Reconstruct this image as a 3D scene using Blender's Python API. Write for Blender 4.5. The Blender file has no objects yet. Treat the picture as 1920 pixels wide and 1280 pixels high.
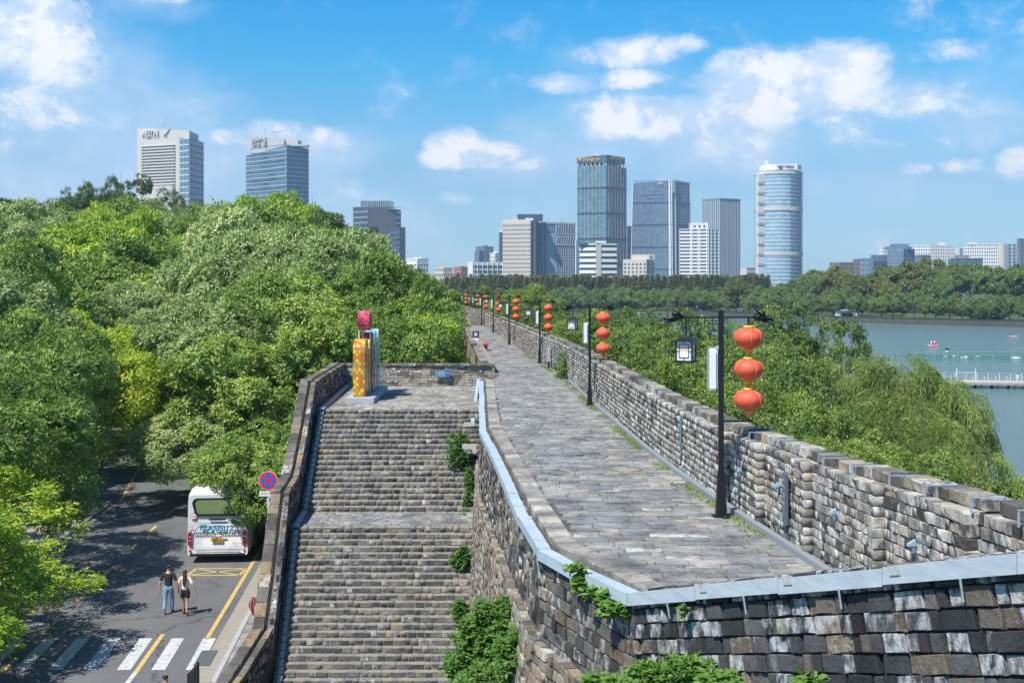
import bpy, math, random
import numpy as np
from mathutils import Vector, Matrix

R = math.radians
F = 2200.0           # focal length in px of the 1920 px wide photograph
CAMZ = 18.0          # camera height above the lake
PAL = 520.0          # row of the horizon
scene = bpy.context.scene
col = scene.collection

# ------------------------------------------------------------------ camera
cam = bpy.data.cameras.new("camera")
cam.sensor_width = 36.0
cam.lens = F / 1920 * 36.0
cam.shift_y = -(640 - PAL) / 1920
cam.clip_start = 0.2
cam.clip_end = 12000
camo = bpy.data.objects.new("camera", cam)
camo.location = (0, 0, CAMZ)
camo.rotation_euler = (R(90), 0, 0)
col.objects.link(camo)
scene.camera = camo

# ------------------------------------------------------------------ light
SUN_EL, SUN_AZ = R(57), R(222)       # azimuth clockwise from +Y
sun_dir = Vector((math.sin(SUN_AZ) * math.cos(SUN_EL), math.cos(SUN_AZ) * math.cos(SUN_EL), math.sin(SUN_EL)))
sun = bpy.data.lights.new("sun", 'SUN')
sun.energy = 5.0
sun.angle = R(0.53)
sun.color = (1.0, 0.955, 0.88)
suno = bpy.data.objects.new("sun", sun)
suno.rotation_euler = (-sun_dir).to_track_quat('-Z', 'Y').to_euler()
suno.location = (-60, -40, 120)
col.objects.link(suno)

scene.view_settings.view_transform = 'Standard'
scene.view_settings.look = 'None'
scene.view_settings.gamma = 1
scene.view_settings.use_curve_mapping = False
scene.view_settings.exposure = 0.42
scene.cycles.max_bounces = 6
scene.cycles.diffuse_bounces = 3
scene.cycles.glossy_bounces = 3
scene.cycles.transmission_bounces = 4
scene.cycles.transparent_max_bounces = 6
scene.cycles.volume_bounces = 0
scene.cycles.use_fast_gi = False
scene.cycles.caustics_reflective = False
scene.cycles.caustics_refractive = False


class NT:
    """small node helper: every method returns an output socket"""
    def __init__(s, tree):
        s.t = tree; s.n = tree.nodes; s.l = tree.links
    def put(s, sock, v):
        if isinstance(v, bpy.types.NodeSocket): s.l.new(v, sock)
        elif v is not None: sock.default_value = v
    def math(s, op, a, b=None, c=None, clamp=False):
        n = s.n.new('ShaderNodeMath'); n.operation = op; n.use_clamp = clamp
        for i, v in enumerate((a, b, c)):
            if v is not None: s.put(n.inputs[i], v)
        return n.outputs[0]
    def vmath(s, op, a, b=None):
        n = s.n.new('ShaderNodeVectorMath'); n.operation = op
        s.put(n.inputs[0], a)
        if b is not None: s.put(n.inputs[1], b)
        return n.outputs['Value'] if op in ('LENGTH', 'DOT_PRODUCT', 'DISTANCE') else n.outputs[0]
    def noise(s, vec, scale, detail=3, rough=0.5, dist=0.0, out=0):
        n = s.n.new('ShaderNodeTexNoise')
        if vec is not None: s.l.new(vec, n.inputs['Vector'])
        n.inputs['Scale'].default_value = scale; n.inputs['Detail'].default_value = detail
        n.inputs['Roughness'].default_value = rough; n.inputs['Distortion'].default_value = dist
        return n.outputs[out]
    def mix(s, f, a, b, mode='MIX'):
        n = s.n.new('ShaderNodeMix'); n.data_type = 'RGBA'; n.blend_type = mode
        s.put(n.inputs[0], f); s.put(n.inputs[6], a); s.put(n.inputs[7], b)
        return n.outputs[2]
    def ramp(s, f, stops, interp='LINEAR'):
        n = s.n.new('ShaderNodeValToRGB'); cr = n.color_ramp; cr.interpolation = interp
        while len(cr.elements) < len(stops): cr.elements.new(0.5)
        for e, (p, c) in zip(cr.elements, stops):
            e.position = p; e.color = c if len(c) == 4 else (*c, 1)
        s.put(n.inputs[0], f)
        return n.outputs[0]
    def maprange(s, v, a, b, c=0.0, d=1.0, smooth=True):
        n = s.n.new('ShaderNodeMapRange'); n.clamp = True
        if smooth: n.interpolation_type = 'SMOOTHSTEP'
        s.put(n.inputs[0], v)
        for i, x in enumerate((a, b, c, d)): n.inputs[i + 1].default_value = x
        return n.outputs[0]
    def xyz(s, v):
        n = s.n.new('ShaderNodeSeparateXYZ'); s.l.new(v, n.inputs[0]); return n.outputs
    def comb(s, x, y, z):
        n = s.n.new('ShaderNodeCombineXYZ')
        for i, v in enumerate((x, y, z)): s.put(n.inputs[i], v)
        return n.outputs[0]
    def bump(s, h, strength=0.3, dist=0.02):
        n = s.n.new('ShaderNodeBump'); n.inputs['Strength'].default_value = strength
        n.inputs['Distance'].default_value = dist; s.l.new(h, n.inputs['Height'])
        return n.outputs[0]


# ------------------------------------------------------------------ sky with clouds
world = bpy.data.worlds.new("World")
scene.world = world
world.use_nodes = True
W = NT(world.node_tree)
W.n.clear()
sky = W.n.new('ShaderNodeTexSky'); sky.sky_type = 'NISHITA'; sky.sun_disc = False
sky.sun_elevation = SUN_EL; sky.sun_rotation = SUN_AZ
sky.altitude = 0; sky.air_density = 1.0; sky.dust_density = 0.35; sky.ozone_density = 3.0
tc = W.n.new('ShaderNodeTexCoord')
dirv = tc.outputs['Generated']
dx, dy, dz = W.xyz(dirv)
az = W.math('ARCTAN2', dx, dy)
el = W.math('ARCSINE', dz)
ae = W.comb(az, W.math('MULTIPLY', el, 1.35), 0.0)
n1 = W.noise(ae, 17, 10, 0.66, 0.3)
n2 = W.noise(ae, 5.5, 5, 0.55)
n3 = W.noise(W.vmath('ADD', ae, (0.011, -0.016, 0)), 17, 10, 0.66, 0.3)
def px_az(x): return math.atan((x - 960) / F)
def px_el(y): return math.atan((PAL - y) / F)
# cloud banks: x, y, rx, ry (photo pixels at this focal length), density
puffs = [
    (1480, 175, 220, 75, 1.15), (1570, 140, 110, 52, 1.1), (1400, 145, 100, 44, 1.05), (1330, 222, 270, 56, .95), (1180, 236, 120, 40, .95), (1640, 205, 220, 56, .8),
    (1190, 105, 100, 34, .95), (1270, 92, 60, 24, .7), (1060, 160, 62, 24, .9), (1190, 152, 80, 24, .9), (1480, 270, 300, 34, .5),
    (30, 110, 150, 90, 1.0), (110, 150, 90, 70, .9), (60, 230, 220, 60, .75), (110, 60, 60, 40, .8), (20, 300, 130, 40, .55), (22, 243, 40, 14, .8),
    (275, 12, 70, 26, .85), (335, 15, 35, 16, .7), (862, 286, 66, 44, 1.25), (820, 300, 40, 26, 1.1), (925, 294, 62, 32, 1.05), (985, 310, 60, 22, .7),
    (510, 262, 62, 34, 1.0), (440, 266, 56, 22, .8), (612, 266, 52, 26, .9),
    (855, 374, 44, 16, .7), (1715, 328, 36, 14, .75), (1808, 328, 50, 18, .75), (1905, 335, 45, 40, .9),
    (1760, 130, 120, 26, .5), (2150, 260, 200, 90, .9), (2500, 180, 240, 100, .9), (-250, 160, 200, 120, .9), (-600, 260, 250, 90, .8),
]
veils = [(1400, 250, 560, 110, .75), (1650, 230, 420, 120, .6), (1100, 290, 420, 60, .55), (1230, 130, 200, 70, .5), (90, 230, 420, 200, .75), (330, 200, 180, 60, .4),
         (250, 330, 380, 80, .5), (560, 280, 240, 50, .6), (940, 320, 200, 50, .6), (1750, 350, 420, 70, .5), (300, 25, 130, 50, .5), (1080, 400, 500, 60, .4), (-300, 220, 400, 200, .7), (2300, 250, 500, 160, .7)]
def bank_field(items, k, base):
    dens = None
    for (bx, by, rx, ry, st) in items:
        a0, e0 = px_az(bx), px_el(by)
        ra = rx / F * math.cos(a0) ** 2; re = ry / F
        u = W.math('DIVIDE', W.math('SUBTRACT', az, a0), ra); v = W.math('DIVIDE', W.math('SUBTRACT', el, e0), re)
        v = W.math('MULTIPLY', v, W.math('MULTIPLY_ADD', W.math('LESS_THAN', v, 0.0), k, 1.0))
        q = W.math('SUBTRACT', base, W.math('ADD', W.math('MULTIPLY', u, u), W.math('MULTIPLY', v, v)))
        q = W.math('MULTIPLY', W.math('MAXIMUM', q, -0.8), st)
        dens = q if dens is None else W.math('MAXIMUM', dens, q)
    return dens
dens = bank_field(puffs, 0.25, 1.5)
veil_f = bank_field(veils, 0.0, 1.0)
gen = W.math('MULTIPLY', W.math('SUBTRACT', n2, 0.60), 3.2)
wide = W.maprange(W.math('ABSOLUTE', az), 0.62, 0.95)
gen2 = W.math('MAXIMUM', W.math('MULTIPLY', gen, W.maprange(el, 0.25, 0.5)), W.math('MULTIPLY', gen, wide))
field = W.math('MAXIMUM', dens, gen2)
lump = W.math('MULTIPLY', W.math('SUBTRACT', n1, 0.5), 3.4)
lump = W.math('ADD', lump, W.math('MULTIPLY', W.math('SUBTRACT', n2, 0.5), 1.6))
calm = W.math('MULTIPLY_ADD', W.maprange(field, 0.5, 1.5), -0.55, 1.0)
field = W.math('ADD', field, W.math('MULTIPLY', W.math('MULTIPLY', lump, calm), W.maprange(field, -0.7, 0.1)))
soft = W.math('MULTIPLY', W.maprange(W.math('ADD', veil_f, W.math('ADD', W.math('MULTIPLY', W.math('SUBTRACT', n2, .5), 2.6), W.math('MULTIPLY', W.math('SUBTRACT', n1, .5), .9))), -.1, 1.1), .72)
core_ = W.math('MULTIPLY', W.maprange(field, -0.05, 1.5), 0.97)
mask = W.math('MAXIMUM', core_, soft)
relief = W.math('MULTIPLY', W.math('SUBTRACT', n1, n3), 8.0)
n2b = W.noise(W.vmath('ADD', ae, (0.035, -0.055, 0)), 5.5, 5, 0.55)
relief = W.math('ADD', relief, W.math('MULTIPLY', W.math('SUBTRACT', n2, n2b), 3.2))
edge = W.math('ADD', W.math('MULTIPLY_ADD', core_, .50, .08), W.math('MULTIPLY', relief, core_))
edge = W.math('ADD', edge, W.math('MULTIPLY', W.math('SUBTRACT', field, 0.9), 0.10), clamp=True)
cloud_col = W.mix(edge, (4.9, 6.1, 7.9, 1), (7.7, 7.9, 8.2, 1))
# summer haze low in the sky
hz = W.math('POWER', W.math('SUBTRACT', 1.0, W.math('MAXIMUM', dz, 0.0)), 9.0)
tint = W.ramp(W.math('DIVIDE', el, 1.5708), [(0.0, (.46, .76, .98)), (.054, (.47, .79, .98)), (.085, (.30, .85, 1.06)), (.115, (.10, .88, 1.18)), (.150, (.0, .86, 1.25)), (.30, (.10, .76, 1.12)), (1.0, (.30, .78, 1.1))])
skyc = W.mix(1.0, sky.outputs[0], tint, 'MULTIPLY')
veil = W.math('MULTIPLY', W.maprange(W.noise(ae, 3.0, 4, 0.6), 0.40, 0.72), 0.30)
skyc = W.mix(W.math('MULTIPLY', hz, 0.40), skyc, (3.9, 5.9, 8.6, 1))
skyc = W.mix(W.math('MULTIPLY', veil, W.maprange(el, 0.2, 0.02)), skyc, (5.4, 6.9, 8.8, 1))
out = W.mix(mask, skyc, cloud_col)
bg = W.n.new('ShaderNodeBackground'); bg.inputs['Strength'].default_value = 0.1
W.l.new(out, bg.inputs['Color'])
wo = W.n.new('ShaderNodeOutputWorld'); W.l.new(bg.outputs[0], wo.inputs['Surface'])

# ------------------------------------------------------------------ materials
MATS = {}
def mat(name, color, rough=0.8, metal=0.0, spec=None, nz=0.0, nscale=4.0, emit=None):
    if name in MATS: return MATS[name]
    m = bpy.data.materials.new(name); m.use_nodes = True
    g = NT(m.node_tree); b = m.node_tree.nodes['Principled BSDF']
    c = (*color, 1)
    if nz:
        pos = g.n.new('ShaderNodeNewGeometry').outputs['Position']
        n = g.noise(pos, nscale, 4, 0.6)
        cc = g.mix(n, tuple(max(0, x * (1 - nz)) for x in color) + (1,), tuple(min(1, x * (1 + nz)) for x in color) + (1,))
        g.l.new(cc, b.inputs['Base Color'])
    else:
        b.inputs['Base Color'].default_value = c
    b.inputs['Roughness'].default_value = rough
    b.inputs['Metallic'].default_value = metal
    if spec is not None: b.inputs['Specular IOR Level'].default_value = spec
    MATS[name] = m
    return m

LEAF = 1.55
def piece_random(g):
    """a number of its own for every laid piece: its object's, or its faces' when the pieces are joined"""
    a = g.n.new('ShaderNodeAttribute'); a.attribute_name = 'rnd'
    o = g.n.new('ShaderNodeObjectInfo')
    return g.math('FRACT', g.math('ADD', a.outputs['Fac'], o.outputs['Random']))

def brick_mat(name, stops, white=0.25, wcol=(0.55, 0.54, 0.5), bump=0.6, sc=1.0, top_moss=0.0, top_pale=0.0):
    m = bpy.data.materials.new(name); m.use_nodes = True
    g = NT(m.node_tree); b = m.node_tree.nodes['Principled BSDF']
    r = piece_random(g)
    pos = g.n.new('ShaderNodeNewGeometry').outputs['Position']
    nv = g.noise(g.vmath('ADD', pos, g.comb(g.math('MULTIPLY', r, 50.0), 0.0, 0.0)), 9 * sc, 5, .7)
    c = g.ramp(g.math('ADD', g.math('MULTIPLY', r, .84), g.math('MULTIPLY', g.math('SUBTRACT', nv, .24), .42), clamp=True), stops)
    r2 = g.math('FRACT', g.math('MULTIPLY', r, 37.7))
    off = g.vmath('ADD', pos, g.comb(g.math('MULTIPLY', r2, 9.0), r, 0.0))
    nf = g.noise(off, 26 * sc, 5, 0.65)
    nm = g.noise(off, 6 * sc, 5, 0.7)
    c = g.mix(0.55, c, g.mix(nf, (0.35, 0.33, 0.3, 1), (1.65, 1.65, 1.65, 1)), 'MULTIPLY')
    c = g.mix(g.maprange(nm, 0.50, 0.64, 0, 0.62), c, g.mix(0.62, c, (0.03, 0.028, 0.027, 1)))
    run = g.noise(g.vmath('MULTIPLY', pos, (1, 1, .45)), 1.1, 5, .65)
    c = g.mix(1.0, c, g.ramp(run, [(.32, (.52, .51, .50)), (.5, (.95, .95, .95)), (.68, (1.3, 1.28, 1.24))]), 'MULTIPLY')
    # lime and efflorescence patches
    th = g.noise(g.vmath('MULTIPLY', off, (1, 1, .55)), 8 * sc, 4, 0.62)
    gate = g.maprange(r2, 1.0 - white - 0.08, 1.0 - white + 0.08)
    wm = g.math('MULTIPLY', g.maprange(th, 0.40, 0.66, 0, .8), gate)
    c = g.mix(wm, c, (*wcol, 1))
    if top_pale:
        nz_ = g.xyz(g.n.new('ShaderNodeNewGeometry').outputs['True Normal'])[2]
        c = g.mix(g.math('MULTIPLY', g.maprange(nz_, .6, .9), top_pale), c, g.mix(nf, (.19, .18, .16, 1), (.33, .315, .285, 1)))  # upward faces mixed towards a paler grey-tan
    if top_moss:
        big = g.noise(pos, 0.7, 4, 0.6)
        c = g.mix(g.math('MULTIPLY', g.maprange(big, 0.52, 0.75), top_moss), c, (0.09, 0.10, 0.035, 1))
    g.l.new(c, b.inputs['Base Color'])
    b.inputs['Roughness'].default_value = 0.92
    b.inputs['Specular IOR Level'].default_value = 0.25
    g.l.new(g.bump(g.math('ADD', nf, g.math('MULTIPLY', nm, 0.8)), bump, 0.02), b.inputs['Normal'])
    MATS[name] = m
    return m

brick_mat('brick_parapet', [(0, (.04, .037, .036)), (.18, (.075, .068, .062)), (.34, (.17, .16, .15)), (.5, (.26, .245, .225)), (.66, (.34, .31, .265)), (.82, (.48, .445, .38)), (.93, (.34, .25, .17)), (1, (.17, .17, .175))], white=.45, wcol=(.66, .64, .6))
brick_mat('brick_terrace', [(0, (.10, .09, .08)), (.25, (.20, .18, .155)), (.5, (.32, .29, .245)), (.8, (.46, .42, .35)), (1, (.28, .21, .14))], white=.35)
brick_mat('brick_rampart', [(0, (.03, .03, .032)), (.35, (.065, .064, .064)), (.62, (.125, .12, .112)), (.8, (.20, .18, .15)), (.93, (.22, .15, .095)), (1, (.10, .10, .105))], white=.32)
brick_mat('brick_coping', [(0, (.06, .058, .056)), (.35, (.12, .112, .10)), (.6, (.2, .18, .155)), (.8, (.32, .28, .22)), (.93, (.34, .24, .17)), (1, (.16, .16, .16))], white=.28)
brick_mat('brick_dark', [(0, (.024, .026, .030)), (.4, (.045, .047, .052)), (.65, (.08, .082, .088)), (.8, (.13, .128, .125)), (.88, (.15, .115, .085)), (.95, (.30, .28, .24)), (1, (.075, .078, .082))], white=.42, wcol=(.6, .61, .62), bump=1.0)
brick_mat('brick_tan', [(0, (.11, .095, .08)), (.3, (.19, .16, .13)), (.55, (.26, .225, .18)), (.75, (.34, .29, .23)), (.9, (.3, .2, .12)), (1, (.12, .12, .12))], white=.3)
brick_mat('brick_stair', [(0, (.065, .066, .07)), (.25, (.10, .10, .105)), (.5, (.15, .145, .14)), (.75, (.205, .19, .165)), (.92, (.27, .24, .195)), (.97, (.3, .2, .11)), (1, (.36, .33, .29))], white=.12, bump=.7, top_pale=.6)
brick_mat('brick_top', [(0, (.1, .09, .08)), (.3, (.16, .145, .125)), (.6, (.22, .19, .155)), (.8, (.3, .23, .16)), (1, (.3, .28, .26))], white=.15)
brick_mat('paving', [(0, (.165, .17, .18)), (.3, (.205, .208, .215)), (.6, (.245, .244, .242)), (.8, (.285, .275, .255)), (.93, (.32, .295, .25)), (.97, (.25, .19, .13)), (1, (.42, .41, .38))], white=.07, bump=.5, sc=.6, top_moss=.12)
brick_mat('paving_terrace', [(0, (.2, .195, .19)), (.5, (.28, .265, .24)), (.85, (.35, .32, .27)), (1, (.42, .4, .36))], white=.1, bump=.5, sc=.7)
brick_mat('paving_sidewalk', [(0, (.23, .225, .22)), (.6, (.29, .28, .265)), (1, (.36, .34, .3))], white=.04, bump=.2)
mat('mortar_dark', (.075, .066, .056), .95, nz=.5, nscale=9)
mat('mortar_tan', (.25, .225, .185), .95, nz=.35, nscale=7)
mat('mortar_paving', (.085, .08, .068), .95, nz=.6, nscale=3)
mat('soil', (.10, .085, .06), 1, nz=.4, nscale=.6)

def leaf_mat(name, stops, trans=0.22, rough=0.50, big=0.12):
    stops = [(p, (min(.6, c[0] * LEAF * 1.06), min(.6, c[1] * LEAF), min(.6, c[2] * LEAF * .9))) for p, c in stops]
    m = bpy.data.materials.new(name); m.use_nodes = True
    g = NT(m.node_tree); g.n.clear()
    a = g.n.new('ShaderNodeAttribute'); a.attribute_name = 'rnd'
    o = g.n.new('ShaderNodeObjectInfo')
    f = g.math('ADD', a.outputs['Fac'], g.math('MULTIPLY', g.math('SUBTRACT', o.outputs['Random'], 0.5), 0.28), clamp=True)
    pos = g.n.new('ShaderNodeNewGeometry').outputs['Position']
    f = g.math('ADD', f, g.math('MULTIPLY', g.math('SUBTRACT', g.noise(pos, big, 3, .5), .5), .5), clamp=True)
    c = g.ramp(f, stops)
    d = g.n.new('ShaderNodeBsdfPrincipled'); g.l.new(c, d.inputs['Base Color']); d.inputs['Roughness'].default_value = rough
    d.inputs['Specular IOR Level'].default_value = 0.3
    t = g.n.new('ShaderNodeBsdfTranslucent'); g.l.new(g.mix(1.0, c, (1.15, 1.25, .5, 1), 'MULTIPLY'), t.inputs['Color'])
    mx = g.n.new('ShaderNodeMixShader'); mx.inputs[0].default_value = trans
    g.l.new(d.outputs[0], mx.inputs[1]); g.l.new(t.outputs[0], mx.inputs[2])
    ou = g.n.new('ShaderNodeOutputMaterial'); g.l.new(mx.outputs[0], ou.inputs['Surface'])
    MATS[name] = m
    return m
leaf_mat('leaf_camphor', [(0, (.05, .095, .02)), (.35, (.095, .165, .034)), (.65, (.16, .24, .055)), (.88, (.25, .32, .08)), (1, (.34, .38, .10))])
leaf_mat('leaf_pale', [(0, (.075, .12, .04)), (.5, (.18, .25, .10)), (1, (.32, .38, .19))])
leaf_mat('leaf_bright', [(0, (.08, .15, .015)), (.5, (.19, .30, .03)), (1, (.36, .42, .05))])
leaf_mat('leaf_dark', [(0, (.022, .05, .018)), (.5, (.045, .09, .028)), (1, (.09, .14, .04))])
leaf_mat('leaf_far', [(0, (.05, .09, .035)), (.5, (.105, .165, .055)), (1, (.15, .22, .06))], trans=.3, big=.03)
leaf_mat('leaf_far_olive', [(0, (.06, .085, .035)), (.5, (.12, .155, .05)), (1, (.20, .20, .065))], trans=.3, big=.03)
leaf_mat('leaf_conifer', [(0, (.09, .115, .07)), (.5, (.135, .165, .09)), (1, (.21, .22, .12))], trans=.3, big=.02)
leaf_mat('leaf_willow', [(0, (.06, .10, .025)), (.5, (.15, .20, .055)), (1, (.30, .34, .13))], trans=.4)
leaf_mat('leaf_bush', [(0, (.06, .10, .02)), (.5, (.13, .20, .045)), (1, (.25, .30, .09))], trans=.35)
leaf_mat('leaf_mid', [(0, (.03, .06, .015)), (.5, (.07, .125, .03)), (1, (.16, .21, .06))], trans=.2)
leaf_mat('leaf_vine', [(0, (.04, .09, .02)), (.5, (.075, .16, .035)), (1, (.15, .26, .06))], trans=.35)
mat('bark', (.13, .105, .08), .95, nz=.4, nscale=5)
mat('bark_pale', (.32, .29, .24), .9, nz=.3, nscale=5)
mat('black_metal', (.016, .017, .02), .45, .3)
m = bpy.data.materials.new('rail_paint'); m.use_nodes = True; MATS['rail_paint'] = m
q = NT(m.node_tree); b = m.node_tree.nodes['Principled BSDF']; pos = q.n.new('ShaderNodeNewGeometry').outputs['Position']
c = q.ramp(q.noise(q.vmath('MULTIPLY', pos, (1, 1, 6)), 2.2, 5, .7), [(.3, (.33, .39, .44)), (.55, (.42, .49, .54)), (.75, (.50, .55, .58))])
c = q.mix(q.maprange(q.noise(pos, 9, 6, .8), .66, .74, 0, .7), c, (.16, .10, .065, 1))
q.l.new(c, b.inputs['Base Color']); b.inputs['Roughness'].default_value = .5; q.l.new(q.bump(q.noise(pos, 5, 3, .5), .25, .02), b.inputs['Normal'])
mat('rail_paint_dark', (.16, .19, .22), .5)
mat('white_paint', (.78, .78, .77), .45, nz=.05)
mat('grey_paint', (.36, .37, .38), .5)
mat('red_paint', (.55, .02, .025), .4)
mat('gold', (.62, .34, .07), .5)
mat('lantern_red', (.72, .095, .045), .55)
mat('dark_glass', (.015, .018, .02), .06)

# ------------------------------------------------------------------ geometry helpers
def P(px, py, Y):
    return np.array(((px - 960) * Y / F, Y, CAMZ - (py - PAL) * Y / F))

def tag(o, label=None, cat=None, group=None, kind=None):
    if label: o['label'] = label
    if cat: o['category'] = cat
    if group: o['group'] = group
    if kind: o['kind'] = kind
    return o

def link(name, data, parent=None, mtx=None):
    o = bpy.data.objects.new(name, data)
    col.objects.link(o)
    if parent is not None: o.parent = parent
    if mtx is not None: o.matrix_basis = mtx
    return o

def thing(name, label, cat, loc=(0, 0, 0), rz=0.0, group=None):
    o = link(name, None)
    o.location = loc; o.rotation_euler = (0, 0, rz); o.empty_display_size = .3
    return tag(o, label, cat, group)

def fast_mesh(name, V, Fq, m, rnd=None, smooth=False):
    """V (n,3), Fq (k,4) quads as arrays"""
    me = bpy.data.meshes.new(name)
    V = np.ascontiguousarray(V, dtype=np.float32); Fq = np.ascontiguousarray(Fq, dtype=np.int32)
    k, w = Fq.shape
    me.vertices.add(len(V)); me.vertices.foreach_set('co', V.ravel())
    me.loops.add(k * w); me.loops.foreach_set('vertex_index', Fq.ravel())
    me.polygons.add(k); me.polygons.foreach_set('loop_start', np.arange(0, k * w, w, dtype=np.int32))
    if smooth: me.polygons.foreach_set('use_smooth', np.ones(k, dtype=bool))
    if rnd is not None:
        a = me.attributes.new('rnd', 'FLOAT', 'FACE'); a.data.foreach_set('value', np.asarray(rnd, dtype=np.float32))
    me.update(calc_edges=True)
    me.materials.append(MATS[m] if isinstance(m, str) else m)
    return me

class MB:
    """collects simple solids and links them as one mesh object"""
    def __init__(s): s.v = []; s.f = []
    def add(s, vs, fs):
        k = len(s.v); s.v += [tuple(map(float, v)) for v in vs]; s.f += [tuple(i + k for i in f) for f in fs]; return s
    def box(s, c, d, rz=0.0, taper=1.0):
        x, y, z = (q / 2 for q in d); ca, sa = math.cos(rz), math.sin(rz); vs = []
        for k in (-1, 1):
            t = taper if k > 0 else 1.0
            for i, j in ((-1, -1), (1, -1), (1, 1), (-1, 1)):
                a, b = i * x * t, j * y * t
                vs.append((c[0] + a * ca - b * sa, c[1] + a * sa + b * ca, c[2] + k * z))
        return s.add(vs, [(3, 2, 1, 0), (4, 5, 6, 7), (0, 1, 5, 4), (1, 2, 6, 5), (2, 3, 7, 6), (3, 0, 4, 7)])
    def beam(s, p, q, w, h, up=(0, 0, 1)):
        p = Vector(p); q = Vector(q); d = (q - p).normalized(); u = Vector(up)
        if abs(d.dot(u)) > .98: u = Vector((0, 1, 0))
        a = d.cross(u).normalized() * (w / 2); b = a.cross(d).normalized() * (h / 2); vs = []
        for c in (p, q): vs += [c - a - b, c + a - b, c + a + b, c - a + b]
        return s.add(vs, [(3, 2, 1, 0), (4, 5, 6, 7), (0, 1, 5, 4), (1, 2, 6, 5), (2, 3, 7, 6), (3, 0, 4, 7)])
    def tube(s, pts, rad, n=8, caps=True):
        pts = [Vector(p) for p in pts]
        if not hasattr(rad, '__len__'): rad = [rad] * len(pts)
        vs = []; fs = []; a = None
        for i, p in enumerate(pts):
            d = (pts[min(i + 1, len(pts) - 1)] - pts[max(i - 1, 0)]).normalized()
            if a is None:
                a = d.cross(Vector((0, 0, 1)))
                if a.length < .05: a = d.cross(Vector((0, 1, 0)))
            a = (a - d * a.dot(d)).normalized(); b = d.cross(a)
            vs += [p + (a * math.cos(2 * math.pi * k / n) + b * math.sin(2 * math.pi * k / n)) * rad[i] for k in range(n)]
            if i: fs += [((i - 1) * n + k, (i - 1) * n + (k + 1) % n, i * n + (k + 1) % n, i * n + k) for k in range(n)]
        if caps: fs += [tuple(reversed(range(n))), tuple(range((len(pts) - 1) * n, len(pts) * n))]
        return s.add(vs, fs)
    def lathe(s, prof, c=(0, 0, 0), n=16, ribs=0, depth=0.0):
        vs = []; fs = []
        for i, (r, z) in enumerate(prof):
            for k in range(n):
                t = 2 * math.pi * k / n; rr = r * (1 - depth * (abs(math.cos(t * ribs / 2)) ** 8)) if ribs else r
                vs.append((c[0] + rr * math.cos(t), c[1] + rr * math.sin(t), c[2] + z))
            if i: fs += [((i - 1) * n + k, (i - 1) * n + (k + 1) % n, i * n + (k + 1) % n, i * n + k) for k in range(n)]
        fs += [tuple(reversed(range(n))), tuple(range((len(prof) - 1) * n, len(prof) * n))]
        return s.add(vs, fs)
    def prism(s, poly, axis_pts):
        """poly: list of 3D points; axis_pts: offset vector"""
        n = len(poly); d = Vector(axis_pts); a = [Vector(p) for p in poly]
        return s.add(a + [p + d for p in a], [tuple(reversed(range(n))), tuple(range(n, 2 * n))] + [(k, (k + 1) % n, (k + 1) % n + n, k + n) for k in range(n)])
    def build(s, name, m, parent=None, smooth=False, bevel=0.0, kind=None):
        me = bpy.data.meshes.new(name); me.from_pydata(s.v, [], s.f); me.update()
        me.materials.append(MATS[m] if isinstance(m, str) else m)
        if smooth: me.polygons.foreach_set('use_smooth', [True] * len(me.polygons))
        import bmesh
        bm = bmesh.new(); bm.from_mesh(me); bmesh.ops.recalc_face_normals(bm, faces=bm.faces)
        if bevel:
            bmesh.ops.bevel(bm, geom=[e for e in bm.edges if e.calc_face_angle(0) > .5], offset=bevel, segments=2, affect='EDGES', clamp_overlap=True)
        bm.to_mesh(me); bm.free()
        o = link(name, me, parent)
        if kind: o['kind'] = kind
        return o

def text(body, size, mtx, m, parent, name='lettering', ext=0.0, align='CENTER', width=None, bold=0.0):
    cu = bpy.data.curves.new(name, 'FONT'); cu.body = body; cu.size = size; cu.extrude = ext
    cu.align_x = align; cu.align_y = 'CENTER'; cu.resolution_u = 2; cu.offset = bold
    o = bpy.data.objects.new(name, cu); col.objects.link(o)
    dg = bpy.context.evaluated_depsgraph_get(); dg.update()
    me = bpy.data.meshes.new_from_object(o.evaluated_get(dg))
    bpy.data.objects.remove(o); bpy.data.curves.remove(cu)
    if width and len(me.vertices):
        xs = [v.co.x for v in me.vertices]; k = width / max(1e-6, max(xs) - min(xs))
        for v in me.vertices: v.co.x *= k
    me.materials.clear(); me.materials.append(MATS[m] if isinstance(m, str) else m)
    t = link(name, me, parent, mtx)
    return t

def facing(loc, u, n):
    """matrix for flat things: local x along u, local z along n"""
    u = Vector(u).normalized(); n = Vector(n); n = (n - u * n.dot(u)).normalized(); v = n.cross(u)
    M = Matrix((u, v, n)).transposed().to_4x4(); M.translation = Vector(loc)
    return M

def copy_tree(o, parent=None):
    c = o.copy(); col.objects.link(c); c.parent = parent
    for ch in list(o.children): copy_tree(ch, c)
    return c

# ---- laid pieces: bricks and stones -------------------------------------------------
brng = np.random.default_rng(7)
VAR = []
for _ in range(14):
    j = lambda a: brng.uniform(-a, a)
    b1 = .035 + .035 * brng.random(); vs = []
    for w, ins in ((-1.0, .0), (-.05, .0), (0, b1)):
        for (a, b) in ((-1, -1), (1, -1), (1, 1), (-1, 1)):
            f = 1.0 if w == -1 else (0.6 if w < 0 else 1.0)
            vs.append(((a * (.5 - ins * .7)) + (j(.03) if w > -1 else 0), (b * (.5 - ins)) + (j(.045) if w > -1 else 0), w + (j(.05) if w == 0 else 0)))
    VAR.append(vs)
VAR = np.array(VAR)        # (14,12,3)
BF = np.array([(0, 1, 5, 4), (1, 2, 6, 5), (2, 3, 7, 6), (3, 0, 4, 7), (4, 5, 9, 8), (5, 6, 10, 9), (6, 7, 11, 10), (7, 4, 8, 11), (8, 9, 10, 11)])

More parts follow.
